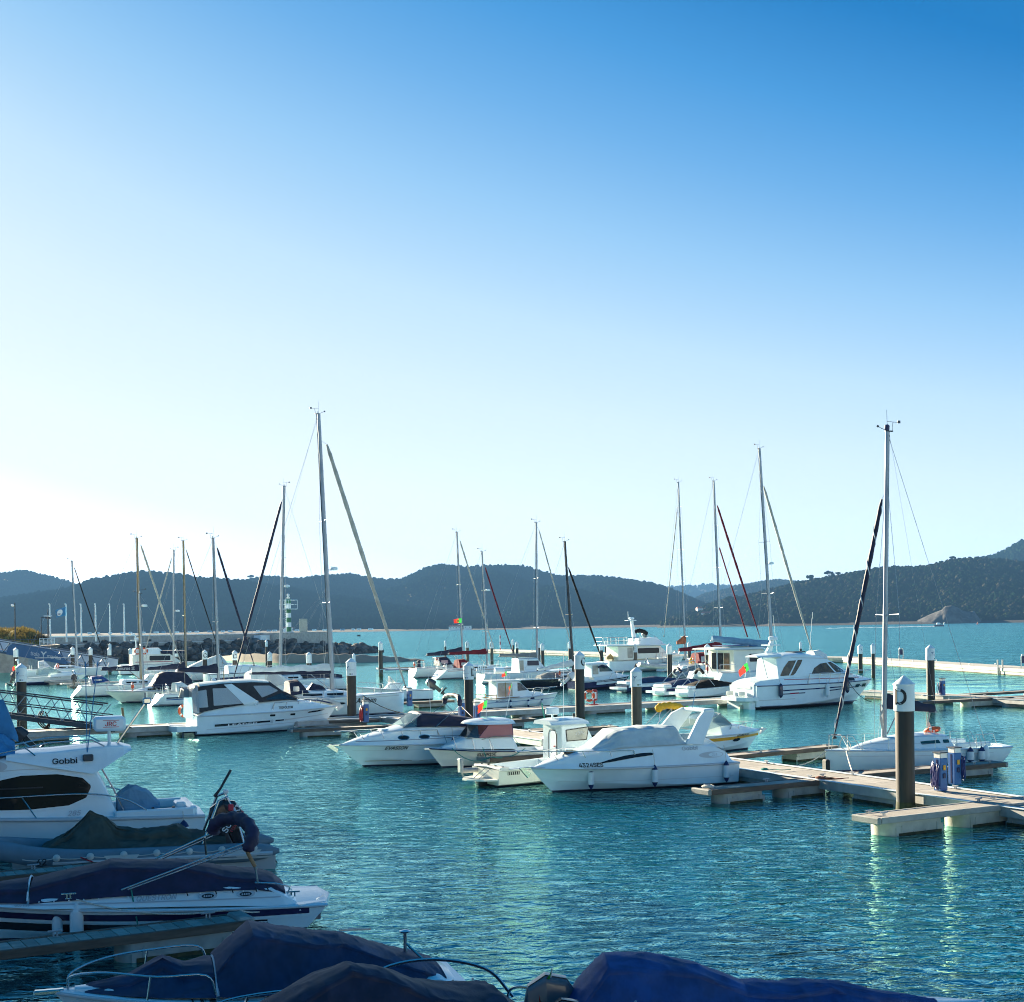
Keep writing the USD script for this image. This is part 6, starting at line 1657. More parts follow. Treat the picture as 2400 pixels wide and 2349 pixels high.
# ------------------------------------------------------------------ small sailboat beside the D pile, bow to the left
b = Boat("sailing_yacht", "small white sailing boat with navy furled jib moored behind the D pile", "boat", 2317, 1802, -3.35, 1.0, 196)
hs = b.hull(8.1, 2.75, 1.02, .92, .12, kind="sail", ws=.74, tm=.42, rt=-.55, draft=.5, cockpit=(.05, .30, .3), rub="gelcoat_grey", rubr=.022, sheerp=1.4)
cs = b.cabin_house([(2.9, .98, 1.04, .22, .12), (2.2, .98, 1.22, .52, .36), (1.2, .97, 1.42, .78, .58), (.2, .96, 1.52, .92, .72), (-1.0, .95, 1.56, .95, .76), (-1.55, .95, 1.48, .93, .74), (-1.8, .95, 1.1, .92, .74)], n=20, rnd=.12)
b.part("cockpit_coaming", cat([bx(-3.5, -1.75, q * .95 - .08, q * .95 + .08, .94, 1.18, .05) for q in (1, -1)]), "gelcoat", 30)
b.patch("cabin_window", cs, Polygon([(-.15, 1.17), (-.1, 1.30), (-1.0, 1.34), (-1.08, 1.2)]).buffer(-.03).buffer(.03), "window_teal", .008, .015)
b.patch("cabin_window", cs, rbox(-1.52, -1.22, 1.2, 1.34, .04), "window_teal", .008, .015)
b.patch("hull_window", hs, rbox(.62, 1.0, .58, .74, .07), "window_teal", .008, .015)
b.stripe("waist_line", hs, -3.5, 3.5, (.72, .76), .016, "letter_grey")
b.stripe("dark_line", hs, -3.6, 3.6, (.10, .1), .05, "stripe_navy")
b.text(hs, "SUN ODYSSEY", -2.35, .70, .07, "letter_grey", True, wide=1.1)
b.lifelines(-2.6, 2.6, 6, .58)
b.part("pulpit", cat([tube([[2.6, q * .62, 1.0], [3.0, q * .52, 1.62], [3.75, q * .16, 1.66], [3.85, 0, 1.66]], .018, 6) for q in (1, -1)] + [tube([[3.8, q * .12, 1.02], [3.75, q * .16, 1.66]], .016, 6) for q in (1, -1)]), "stainless", 60)
b.part("pushpit", cat([tube([[-2.75, q * 1.0, .95], [-2.75, q * 1.0, 1.52], [-3.7, q * .85, 1.52], [-3.95, q * .80, .98]], .016, 6) for q in (1, -1)]), "stainless", 60)
b.part("pulpit_rope", tube(smoothline([[3.3, .3, 1.62], [3.2, .5, 1.2], [3.3, .55, .9], [3.1, .5, 1.25], [3.3, .3, 1.6], [3.45, .2, 1.2], [3.3, .35, 1.05]], 40), .018, 5), "rope_white", 60)
mb, mt_ = b.at(2072, 1725), b.at(2079, 1012)
jt, jb = b.at(2067, 1170), b.at(1956, 1722)
g0, g1 = b.at(2074, 1640), b.at(2166, 1650)
b.mastset((mb[0], 1.45), mt_, .085, "aluminium", [(.40, .95)], (jt, jb, "navy_canvas", .085), ((g0[0] - .1, g0[1] - .35), (g1[0] - .6, g1[1] - .35), .62, .25, "navy_canvas", .8), radar=None)
sp_ = [np.array([jt[0] + (jb[0] - jt[0]) * f_, 0, jt[1] + (jb[1] - jt[1]) * f_]) + np.array([math.cos(f_ * 46), math.sin(f_ * 46), 0]) * .10 for f_ in np.linspace(.03, .97, 160)]
b.part("spiral_lashing", tube(sp_, .022, 4), "white_canvas", 60)
b.part("masthead_beacon", cat([move(lathe([(.09, 0), (.11, .05), (.11, .22), (.06, .26)], 10), (mt_[0], 0, mt_[1] + .05))]), "stripe_navy", 40)
b.part("halyard_coil", tube(smoothline([[mb[0] + .1, -.1 * b.s, 2.9], [mb[0] + .2, .12 * b.s, 2.4], [mb[0] + .12, .1 * b.s, 1.8], [mb[0] + .22, .1 * b.s, 2.3], [mb[0] + .1, .12 * b.s, 2.7]], 30), .03, 5), "rope_white", 60)
b.part("boom_rope", tube(smoothline([[g1[0] - .2, .1, g1[1] - .4], [g1[0] - .1, .1, g1[1] - .9], [g1[0] - .25, .1, g1[1] - 1.15], [g1[0] - .15, .1, g1[1] - .8], [g1[0] - .35, .1, g1[1] - 1.5], [g1[0] - .5, 0, 1.7]], 30), .035, 5), "rope_white", 60)
q_ = b.world(-1.1, .2, 1.72)
ringbuoy("lifebuoy", "orange horseshoe lifebuoy lying on the small sailboat's cabin roof", q_, b.h, .3, 20)
for x, lb in ((-2.15, "navy-topped white fender hanging left of its pair on the small sailboat"), (-2.75, "navy-topped white fender low on the small sailboat beside the dark finger pontoon"), (-2.95, "white fender nearest the stern of the small sailboat")):
    b.fender(x, .66 if x > -2.9 else .74, lb, .42, .15, ("white_paint", "stripe_navy" if x > -2.9 else "white_paint"), None, 1.5)
b.part("bow_fender", bx(3.9, 4.1, -.2, .2, .0, .62, .05), "rubber", 30)
solo("mooring_rope", [tube(sag(b.world(3.3, .5, .98), P(1997, 1806, .6), .05), .03, 6)], "rope_white", "white mooring rope from the small sailboat's bow down to the walkway", "rope", smooth=60)
solo("mooring_rope", [tube(sag(b.world(3.95, .05, 1.0), P(1812, 1790, .6), .35), .022, 6)], "rope_white", "long pale mooring rope running left from the small sailboat's stem", "rope", smooth=60)

# ------------------------------------------------------------------ nearest boats, bottom left and bottom edge (all in shade)
# cream-white flybridge cruiser at the left edge
b = Boat("motor_cruiser", "white hardtop cruiser lettered Gobbi at the left edge with light blue bimini cover and radar", "boat", 458, 1992, -4.5, 1.4, 200)
hs = b.hull(9.6, 3.0, 1.45, 1.02, 1.3, ws=.95, chine=.1, flare=.5, rub="gelcoat_grey", rubr=.05, cockpit=(.03, .27, .35), sheerp=1.3)
b.part("coaming", cat([bx(-4.5, -2.2, q * 1.28 - .1, q * 1.28 + .1, 1.0, 1.28, .05) for q in (1, -1)] + [bx(-4.6, -4.35, -1.2, 1.2, 1.0, 1.30, .06)]), "gelcoat", 30)
for x in (-3.9, -3.3):
    b.part("deck_bracket", bx(x - .04, x + .04, b.s * 1.17 - .03, b.s * 1.17 + .03, 1.1, 1.32), "engine_black", 30)
cw = lambda *q: b.at(*q, 1.15 * b.s)
cz, cfn, _ = body([(-2.3, 1.0, 1.12, 1.25, 1.16), (-1.95, 1.02, 2.0, 1.26, 1.12), (-1.72, 1.03, 2.45, 1.26, 1.10), (-1.3, 1.04, 2.95, 1.26, 1.08), (.6, 1.1, 3.02, 1.26, 1.05), (1.9, 1.2, 2.75, 1.18, .92), (2.9, 1.25, 2.1, 1.02, .74), (3.8, 1.3, 1.62, .7, .5)], .1, .2, 30)
b.part("cabin", cz, "gelcoat", 34)
ov, ovf, _ = body([(-2.75, 3.02, 3.10, .7, .5), (-2.5, 2.9, 3.16, .95, .8), (-2.0, 2.6, 3.18, 1.12, .96), (-1.6, 2.4, 3.16, 1.2, 1.0), (-.5, 2.62, 3.08, 1.19, 1.02), (.8, 2.9, 3.06, 1.1, .98)], .05, .1, 16)
b.part("hardtop_wing", ov, "gelcoat", 36)
wl = Polygon([(-1.55, 2.05), (-1.4, 1.72), (-.9, 1.52), (.2, 1.46), (1.6, 1.5), (2.4, 1.62), (2.2, 1.9), (1.4, 2.25), (.4, 2.44), (-.6, 2.44), (-1.3, 2.3)]).buffer(.12).buffer(-.12).buffer(-.1).buffer(.1)
b.patch("window_surround", cfn, wl.buffer(.07), "gelcoat", .012, .03)
b.patch("saloon_window", cfn, wl, "window_dark", .022, .02)
b.patch("window_blind", cfn, sbox(-.2, 2.06, 1.6, 2.10), "letter_black", .03, .012, (b.s,))
b.stripe("seam", cfn, -1.6, 2.6, lambda x: 2.60 - .05 * (x - .2) ** 2, .025, "gelcoat_grey")
b.text(ovf, "Gobbi", -.45, 2.74, .15, "letter_black", True, wide=1.25)
b.text(cfn, "285", -.85, 1.22, .14, "letter_grey", True, .3)
b.patch("nav_light_recess", cfn, oval(1.05, 2.72, .28, .14), "gelcoat_grey", .003, .012, (b.s,))
b.part("nav_light", bx(1.0, 1.1, b.s * 1.13 - .03, b.s * 1.13 + .03, 2.66, 2.80, .01), "letter_red", 30)
b.part("bimini_cover", cloth([(.55, 3.05, 3.2, .9, .7), (.9, 3.02, 3.52, 1.0, .5), (1.6, 2.98, 3.46, 1.05, .5), (3.2, 2.7, 3.25, 1.0, .5), (4.2, 2.5, 2.8, .8, .5)], .03, 2, 12, camber=.25)[0], "light_blue_canvas", 50)
b.part("bimini_fin", cloth([(.45, 3.35, 3.5, .14, .05), (.62, 3.45, 4.0, .16, .05), (.85, 3.45, 4.62, .10, .04), (1.02, 3.45, 4.6, .06, .03)], .015, 2, 14)[0], "light_blue_canvas", 50)
for q in (1, -1):
    b.rail("roof_rail", [[2.3, q * .95, 2.66], [.9, q * 1.05, 3.12], [-.4, q * 1.0, 3.36], [-1.6, q * .95, 3.38], [-1.95, q * .9, 3.18]], .022, [((.3, q * 1.02, 3.26), (.0, q * 1.08, 3.0))])
    b.rail("side_rail", [[4.0, q * .9, 2.0], [1.6, q * 1.36, 1.86], [-1.2, q * 1.45, 1.86], [-2.4, q * 1.44, 1.66], [-3.1, q * 1.42, 1.28]], .022, [((.4, q * 1.42, 1.86), (.0, q * 1.46, 1.22)), ((2.4, q * 1.2, 1.9), (2.1, q * 1.3, 1.3))], n=24)
b.part("radar", cat([move(lathe([(.05, 0), (.05, .45)], 8), (-2.15, .1, 3.15)), bx(-2.62, -1.68, -.22, .42, 3.58, 4.02, .08)]), "gelcoat", 40)
b.part("radar_lettering", move(meshkit.text_mesh("JRC", .13, .004, True), (-2.0, b.s * .425 if b.s > 0 else -.23, 3.74), rx=90, rz=180), "letter_red", False)
b.part("radar_badge", cat([bx(-2.42, -1.95, .422, .424, v0, v0 + .015) for v0 in (3.70, 3.90)]), "letter_red", False)
b.part("radar_strut", cat([tube([[-2.35, .1, 3.15], [-3.2, .1, 4.35]], .035, 6), bx(-3.4, -3.15, 0, .2, 4.35, 4.55, .04), move(lathe([(.05, 0), (.05, .2)], 8), (-3.25, .1, 4.5))]), "stainless", 40)
for x, dx in ((-1.45, .0), (-1.45, -.35)):
    b.part("antenna", tube([[x, 1.0, 2.95], [x + dx, .95, 5.7]], .014, 5), "light_blue_canvas", 60)
b.part("antenna_box", bx(-1.62, -1.32, b.s * 1.13 - .05, b.s * 1.13 + .06, 2.78, 2.98, .03), "steel_dark", 30)
b.part("ladder", cat([tube([[-1.85, q, 2.55], [-2.2, q, 1.9], [-2.55, q, 1.1]], .025, 6) for q in (.5, .85)] + [tube([[-1.85 - .7 * k / 5, .5, 2.5 - 1.35 * k / 5], [-1.85 - .7 * k / 5, .85, 2.5 - 1.35 * k / 5]], .02, 5) for k in range(1, 5)]), "stainless", 60)
b.part("seat_cover", cloth([(-3.6, 1.1, 1.35, .5, .3), (-3.2, 1.05, 1.75, .55, .3), (-2.7, 1.0, 1.88, .5, .3), (-2.35, 1.0, 1.6, .45, .3)], .07, 2.5, 15)[0], "steel_blue_canvas", 50)
b.part("sink_bin", bx(-4.3, -4.0, .2, .9, 1.0, 1.4, .05), "gelcoat", 30)
b.fender(1.35, .42, "navy-topped white fender amidships on the cruiser lettered Gobbi", .42, .16, rope_to=1.85)
b.fender(-4.15, .52, "navy-topped pale fender at the stern of the cruiser lettered Gobbi", .5, .16, rope_to=1.2)

# grey inflatable with tarp and big outboard
b = Boat("inflatable_boat", "long grey rigid inflatable under a green tarpaulin with big black outboard", "boat", 634, 2040, -3.35, 1.05, 194)
sg = b.s
pth = smoothline([[-3.6, 1.0, .52], [-1.5, 1.02, .52], [1.2, 1.0, .55], [2.6, .82, .64], [3.6, .40, .80], [3.95, 0, .86], [3.6, -.40, .80], [2.6, -.82, .64], [1.2, -1.0, .55], [-1.5, -1.02, .52], [-3.6, -1.0, .52]], 60)
rr = np.full(60, .265); rr[0] = rr[-1] = .06; rr[1] = rr[-2] = .2; rr[2] = rr[-3] = .25
b.part("tube", tube(pth, rr, 14), "hypalon_grey", 60)
b.L, b.B, b.sheer = 7.6, 2.4, (np.array([-3.6, 3.9]), np.array([1.25, 1.0]), np.array([.8, .9]))
kh, kfn, _ = body([(-3.5, -.35, .42, .7, 1.0), (0, -.35, .42, .72, 1.02), (2.2, -.2, .5, .45, .85), (3.4, .2, .62, .12, .4)], 0, .04, 12)
b.part("hull", kh, "gelcoat_grey", 35)
for q in (1, -1):
    for dz, rad, m_ in ((-.02, .05, "gelcoat_grey"), (-.12, .03, "hypalon_light")):
        b.part("rubbing_strip", tube([[x, q * (1.02 + math.sqrt(max(.265 ** 2 - dz ** 2, 0)) * .98) * (1 if x < 1.2 else 1 - .16 * ((x - 1.2) / 1.5)), .53 + dz] for x in np.linspace(-3.4, 2.3, 10)], rad, 5), m_, 60)
    for k in range(7):
        x = -2.9 + .85 * k
        b.part("rope_patch", move(lathe([(.10, 0), (.08, .03), (.03, .05)], 10), (x, q * 1.24, .66), rx=-70 * q), "hypalon_light", 50)
        b.part("grab_line", tube(sag([x, q * 1.27, .67], [x + .85, q * 1.27, .67], .05), .012, 5), "hypalon_light", 60)
tfn = lambda x, z: 1.02 + np.sqrt(np.maximum(.268 ** 2 - (z - .53) ** 2, .001))
b.patch("name_panel", tfn, [(.25, .44), (.85, .44), (1.0, .66), (.1, .66)], "hypalon_light", .006, .012, (sg,))
b.text(tfn, "BARCOESTE", .85, .49, .10, "letter_grey", True, out=.014, wide=.85)
b.patch("stern_panel", tfn, [(-3.1, .62), (-2.2, .62), (-2.45, .44), (-2.95, .44)], "hypalon_light", .006, .012, (sg,))
b.text(tfn, "ROIRIN", -2.5, .56, .06, "letter_grey", True, out=.014); b.text(tfn, "760", -2.65, .48, .06, "letter_grey", True, out=.014)
b.text(tfn, "62", 3.62 - .9, .50, .16, "letter_black", True, out=.01)
xp, zp = b.at(209, 1907, .3 * sg)
b.part("tarpaulin", cloth([(xp + 1.25, .72, .76, .8, .5), (xp + .5, .72, 1.20, .86, .25), (xp, .72, zp, .92, .10), (xp - .35, .72, zp - .1, .94, .12), (xp - .7, .72, 1.22, .96, .3), (xp - 1.5, .72, 1.05, .98, .45), (xp - 2.3, .72, 1.15, .98, .5), (xp - 2.7, .72, .95, .98, .6), (xp - 3.6, .72, .82, .9, .6)], .07, 1.7, 21, n=90, camber=.15, rnd=.25)[0], "green_tarp", 60)
xo, _ = b.at(520, 1990, 0)
op_ = b.outboard(xo, 0, .95, 1.25, 24, "engine_black")
lm = meshkit.text_mesh("SUZUKI", .16, .006, True)
b.part("engine_lettering", move(lm, (xo - .1, sg * .31, 1.20), rx=90, rz=180, s=1) if False else move(move(lm, ry=-62), (xo - .28, sg * .315, 1.13), rx=0) if False else move(move(move(lm, rz=60), rx=90), (xo - .12, sg * .30, .95), rz=180), "letter_pale", False, op_)
b.part("engine_flash", move(move(move(meshkit.text_mesh("FOUR STROKE", .07, .006, True), rz=60), rx=90), (xo - .28, sg * .30, .98), rz=180), "letter_red", False, op_)
fx0, _ = b.at(520, 1940, 0)
for q in (1, -1):
    b.part("frame_leg", tube([[fx0 + .55, q * .75, .75], [fx0 + .1, q * .6, 1.9], [fx0 - .15, q * .55, 2.0]], .04, 7), "stainless", 60)
    b.part("frame_leg", tube([[fx0 - .55, q * .75, .75], [fx0 - .35, q * .6, 1.55], [fx0 - .1, q * .58, 2.0]], .035, 7), "stainless", 60)
b.part("frame_top", tube([[fx0 - .12, .57, 2.0], [fx0 - .12, -.57, 2.0]], .035, 6), "stainless", 60)
b.part("frame_light", cat([bx(fx0 - .2, fx0 - .05, -.1, .05, 2.03, 2.13, .02)]), "lamp_white", 30)
b.part("frame_lamp", bx(fx0 - .3, fx0 - .15, sg * .6 - .05, sg * .6 + .05, 1.62, 1.8, .02), "letter_red", 30)
b.part("whip_base", tube([[fx0 + .2, sg * .4, 2.0], [fx0 + .05, sg * .42, 2.2], [fx0 - .25, sg * .42, 2.72]], [.05, .035, .04], 7), "engine_black", 60)
solo("mooring_rope", tube(sag(b.world(1.6, sg * 1.28, .66), b.world(.1, sg * 1.35, .3), .1), .016, 5), "hose_red", "thin red rope drooping along the grey inflatable's tube", "rope", smooth=60)

# bowrider with purple cover
b = Boat("runabout", "white and purple sport boat under a dark purple cover lettered QUESTRON", "boat", 714, 2182, -4.0, 1.05, 194)
hs = b.hull(8.0, 2.45, .98, .56, 1.2, "gelcoat", ws=.92, chine=.08, flare=.35, rub="gelcoat_grey", rubr=.022, rt=-.5)
b.part("swim_platform", prism(Polygon([(-3.9, -1.1), (-4.45, -.85), (-4.62, 0), (-4.45, .85), (-3.9, 1.1)]).buffer(.05), .13, (0, 0, .47)), "gelcoat", 30)
ds = b.cabin_house([(-3.85, .57, .62, 1.05, .85), (-3.62, .58, .76, 1.12, 1.0), (-3.3, .6, .95, 1.12, .98), (-2.4, .66, 1.04, 1.14, 1.0), (-.5, .75, 1.02, 1.16, 1.02), (1.4, .82, 1.0, 1.1, .95), (2.4, .88, 1.02, .8, .62), (3.9, .95, 1.02, .2, .12)], name="topsides", n=22, rnd=.06)
b.part("transom_band", prism(Polygon([(-3.9, -1.06), (-4.38, -.8), (-4.5, 0), (-4.38, .8), (-3.9, 1.06)]), .28, (0, 0, .19)), "gelcoat_purple", 30)
b.stripe("purple_band", hs, -4.1, 3.4, lambda x: .40 + .27 * np.clip((x + 3.5) / 7, 0, 1) ** 2, .15, "gelcoat_purple")
b.stripe("white_line", hs, -4.1, 3.4, lambda x: .33 + .27 * np.clip((x + 3.5) / 7, 0, 1) ** 2, .06, "gelcoat", out=.007)
b.stripe("dark_band", hs, -3.2, 3.3, lambda x: .14 + .24 * np.clip((x + 3.5) / 7, 0, 1) ** 2, .18, "gelcoat_black")
b.stripe("silver_line", ds, -3.5, 2.8, (.76, .92), .025, "letter_grey")
for x, z in ((-1.95, .89), (-2.75, .88)):
    b.patch("vent_rim", ds, oval(x, z, .20, .075), "engine_silver", .008, .02)
    b.patch("vent_grille", ds, oval(x, z, .13, .045), "letter_black", .016, .02)
    for k in range(4):
        b.patch("vent_hole", ds, oval(x - .07 + .047 * k, z, .018, .02, 8), "letter_grey", .022, .02, (b.s,))
b.text(ds, "QUESTRON", -.45, .87, .10, "letter_grey", True, .25, wide=1.1)
b.text(ds, "QLS 215", 2.0, .88, .055, "letter_grey", True)
b.patch("logo_plate", hs, [(-3.2, .28), (-2.2, .30), (-2.3, .16), (-3.0, .12)], "gelcoat", .012, .02, (b.s,))
b.patch("logo_mesh", hs, [(-2.75, .26), (-2.25, .28), (-2.35, .18), (-2.7, .16)], "letter_grey", .02, .02, (b.s,))
for k in range(3):
    b.patch("rivet", hs, oval(-2.95 - .12 * k, .22 + .005 * k, .035, .03, 10), "stainless", .03, .02, (b.s,))
cv = [(xx, zb, zt, w0, w1) for xx, zb, zt, w0, w1 in ((3.8, .97, 1.02, .22, .1), (2.9, .96, 1.12, .6, .4), (1.75, .92, 1.22, .9, .7))]
b.part("bow_cover", cloth(cv, .03, 1.6, 31, camber=.14)[0], "purple_canvas", 50)
b.part("cover_zip", tube([[1.74, q * .9, .98 + .36 * (1 - abs(q) ** 2)] for q in np.linspace(-1, 1, 12)], .02, 5), "letter_pale", 60)
xq, zq = b.at(230, 2024, 0)
b.part("cockpit_cover", cloth([(1.70, .92, 1.22, .95, .72), (xq + .2, .96, 1.44, 1.02, .62), (xq - .25, .98, 1.54, 1.04, .6), (-.9, .98, 1.46, 1.06, .66), (-1.5, .98, 1.45, 1.06, .68), (-2.3, .98, 1.24, 1.05, .78), (-3.0, .95, 1.14, 1.02, .82), (-3.4, .86, 1.02, .98, .8), (-3.62, .72, .84, .9, .8)], .028, 1.3, 33, n=110, camber=.10, rnd=.09)[0], "purple_canvas", 50)
for k in range(16):
    x = 1.5 - .3 * k
    b.patch("snap", ds, oval(x, float(np.interp(x, [-3.5, -.5, 1.4], [.94, .965, .955])), .016, .016, 8), "letter_pale", .05, .02, (b.s,), sub=1)
for x in (-1.5, -2.1, -2.45, -2.95, -3.2):
    b.part("elastic", tube([[x, b.s * 1.08, 1.02], [x - .03, b.s * 1.13, .93]], .014, 5), "rope_black", 60)
x0, z0 = b.at(560, 1938, 0)
b.rolled([[x0 + .55, b.s * -.95, z0 - .25], [x0 + .45, b.s * -.75, z0 + .02], [x0 + .1, b.s * -.3, z0 + .16], [x0 - .15, b.s * .3, z0 + .12], [x0 - .25, b.s * .8, z0 - .1], [x0 - .1, b.s * .98, z0 - .4]], .15, "purple_canvas")
for q in (1, -1):
    for d_ in (0, .14):
        b.part("bimini_frame", tube([[x0 + .2 - .3 * q * b.s, q * .95, z0 - .3 + d_ * .6], [-.3 + d_, q * 1.05, 1.12]], .018, 6), "stainless", 60)
b.part("support_strut", cat([tube([[x0 - .12, b.s * .95, z0 - .42], [x0 - .28, b.s * 1.0, 1.45]], .045, 8)]), "teak", 60)
b.part("support_foot", tube([[x0 - .28, b.s * 1.0, 1.45], [x0 - .33, b.s * 1.02, 1.12]], .022, 6), "stainless", 60)
b.part("frame_strut", tube([[x0 + .75, 0, z0 - .2], [x0 + .72, 0, 1.6]], .022, 6), "engine_black", 60)
b.part("stern_grab_rail", tube([[-2.95, b.s * .98, 1.1], [-3.4, b.s * 1.0, 1.06], [-3.72, b.s * .9, .96], [-3.66, b.s * .85, .8]], .02, 6), "stainless", 60)
b.part("deck_cleat", cat([move(cleat(0, 0, 0), (-3.8, b.s * .6, .68)), move(cleat(0, 0, 0), (.9, b.s * 1.05, 1.0))]), "stainless", False)
for x, z, lb, L_ in ((1.15, .36, "small white teardrop fender on the purple-covered boat", .38), (.75, .44, "larger white fender beside the small teardrop one on the purple-covered boat", .62)):
    b.fender(x, z, lb, L_, .11 if L_ < .5 else .14, ("white_paint", "white_paint"), None, 1.0)
for k, (a_, c_, m_, lb) in enumerate((((.75, 1.08, .98), (-2.3, 1.45, .64), "rope_white", "long pale mooring rope along the purple-covered boat's side"), ((-3.75, .6, .75), (-2.6, 1.5, .62), "rope_white", "pale mooring rope drooping from the stern cleat of the purple-covered boat"), ((-.35, 1.0, 1.2), (-.5, 1.2, .35), "rope_green", "knotted grey-green rope hanging down the purple-covered boat's side"))):
    A_, B_ = b.world(a_[0], b.s * a_[1], a_[2]), b.world(c_[0], b.s * c_[1], c_[2])
    solo("mooring_rope", tube(sag(A_, B_, .18 if k < 2 else .01, 14), .017, 5), m_, lb, "rope", smooth=60)

# boat 8438CS5
def covered(label, px, py, heading, L, B, cover, mats, text=None, s_off=-2.95, hullm="gelcoat"):
    b = Boat("runabout", label, "boat", px, py, s_off, B / 2 * .93, heading)
    b.hull(L, B, 1.12, .88, 1.1, hullm, ws=.93, chine=.1, flare=.4, rub="gelcoat_grey", rubr=.03)
    return b
b = covered("white runabout numbered 8438CS5 under a wrinkled dark blue cover at the bottom edge", 1075, 2455, 196, 6.2, 2.4, None, None)
hs = b.hs
ds = b.cabin_house([(-3.02, .88, .92, 1.1, .95), (-2.7, .88, 1.05, 1.12, .95), (0, .95, 1.1, 1.12, .95), (1.45, 1.0, 1.14, .9, .7), (2.8, 1.1, 1.16, .2, .12)], name="topsides", n=16, rnd=.05)
b.stripe("navy_band", hs, -3.2, 2.6, (.40, .52), .2, "gelcoat_purple")
b.text(hs, "8438CS5", 1.75, .90, .14, "letter_black", True, wide=1.15)
P_ = lambda px, py, y: b.at(px, py, y * b.s)
b.part("bow_cover", cloth([(2.65, 1.12, 1.16, .24, .1), (2.0, 1.1, 1.25, .62, .35), (1.5, 1.08, 1.50, .82, .25), (1.2, 1.08, 1.36, .9, .4), (.75, 1.06, 1.36, .98, .62)], .04, 1.6, 41, camber=.12)[0], "blue_navy_canvas", 50)
b.part("cover_seam", tube([[.72, q * .98, 1.08 + .36 * (1 - abs(q) ** 2.2)] for q in np.linspace(-1, 1, 12)], .022, 5), "letter_grey", 60)
b.part("cockpit_cover", cloth([(.72, 1.07, 1.38, 1.0, .70), (.45, 1.06, 1.66, 1.05, .58), (.15, 1.05, 1.88, 1.06, .60), (-.8, 1.04, 1.66, 1.08, .62), (-1.25, 1.04, 1.62, 1.08, .5), (-1.9, 1.0, 1.36, 1.08, .7), (-2.5, .98, 1.16, 1.06, .82), (-2.85, .95, 1.04, 1.0, .8)], .036, 1.2, 43, n=120, camber=.10, rnd=.07)[0], "blue_navy_canvas", 50)
for k in range(12):
    x = .3 - .32 * k
    b.patch("snap", ds, oval(x, 1.02, .022, .022, 8), "stainless", .055, .02, (b.s,), sub=1)
for q in (1, -1):
    b.rail("bow_rail", [[.75, q * 1.0, 1.12], [.9, q * 1.02, 1.42], [1.6, q * .95, 1.44], [2.35, q * .5, 1.46], [2.85, q * .12, 1.36], [2.9, q * .05, 1.15]], .018, [((1.7, q * .93, 1.44), (1.75, q * .92, 1.1))], n=26)
b.part("bow_roller", bx(2.95, 3.4, -.06, .06, 1.08, 1.16, .02), "stainless", 30)
b.part("rope_knot", tube(smoothline([[-1.6, b.s * .3, 1.79], [-1.35, b.s * .42, 1.83], [-1.7, b.s * .45, 1.81], [-1.2, b.s * .5, 1.84]], 16), .02, 5), "rope_white", 60)
b.part("ski_post", cat([tube([[-2.35, 0, 1.2], [-2.35, 0, 1.62]], .03, 6), tube([[-2.35, 0, 1.45], [-2.6, .2, 1.2]], .02, 5), move(lathe([(.09, 0), (.1, .02), (.03, .04)], 10), (-2.35, 0, 1.62))]), "stainless", 60)
b.part("stern_deck", bx(-3.2, -2.9, -.9, .9, .80, .95, .04), "gelcoat", 30)

# front-most dark covered boat in the middle of the bottom edge
b = covered("dark-covered boat at the middle of the bottom edge with curved stern rail", 1310, 2600, 200, 6.4, 2.3, None, None)
b.part("cockpit_cover", cloth([(1.9, 1.1, 1.16, .7, .4), (.8, 1.08, 1.5, .9, .5), (.1, 1.06, 1.84, .98, .45), (-.3, 1.05, 1.96, 1.02, .30), (-.75, 1.05, 1.84, 1.04, .4), (-1.3, 1.02, 1.58, 1.05, .6), (-1.9, 1.0, 1.44, 1.04, .7), (-2.4, .98, 1.40, 1.0, .7), (-2.75, .95, 1.1, .95, .75)], .040, 1.2, 51, n=120, camber=.12, rnd=.08)[0], "black_navy_canvas", 50)
for q in (1, -1):
    b.rail("side_rail", [[1.8, q * 1.0, 1.12], [1.2, q * 1.1, 1.38], [0, q * 1.12, 1.42], [-.8, q * 1.12, 1.28]], .022, [((.9, q * 1.1, 1.4), (1.0, q * 1.1, 1.05))], n=16)
b.rail("stern_rail", [[-.55, -b.s * .95, 1.2], [-1.0, -b.s * .98, 1.62], [-1.8, -b.s * .98, 1.7], [-2.6, -b.s * .9, 1.5], [-2.95, -b.s * .7, 1.1]], .026, n=24)
b.rail("transom_hoop", [[-2.7, b.s * -.3, 1.0], [-2.75, b.s * -.2, 1.36], [-3.1, b.s * .0, 1.32], [-3.4, b.s * .2, .95]], .022, n=18)
b.part("stern_deck", bx(-3.35, -2.8, -.9, .9, .82, .98, .05), "gelcoat", 30)
b.ensign(-2.95, b.s * .45, .98, .30, .20, .30, "green and red flag on a short staff at the stern of the dark-covered boat", .78, -.22, 1)

# blue tarpaulin boat at the bottom right
b = Boat("runabout", "boat wholly draped in a bright blue cover at the bottom right edge", "boat", 1440, 2620, -2.5, -1.0, 4)
b.hull(6.0, 2.35, 1.1, .92, .9, "gelcoat", ws=.93, chine=.1, flare=.4, rub="gelcoat_grey", rubr=.03)
b.part("cover", cloth([(-3.17, .9, 1.02, .98, .8), (-2.82, .9, 1.45, 1.12, .6), (-2.47, .9, 1.86, 1.18, .50), (-1.92, .9, 1.86, 1.2, .48), (-1.17, .9, 1.74, 1.2, .42), (-0.52, .95, 1.46, 1.2, .38), (0.08, 1.0, 1.42, 1.18, .40), (0.73, 1.05, 1.44, 1.0, .22), (1.48, 1.08, 1.27, .7, .2), (2.28, 1.1, 1.15, .28, .12)], .045, 1.1, 61, n=130, camber=.16, rnd=.09)[0], "blue_canvas", 50)
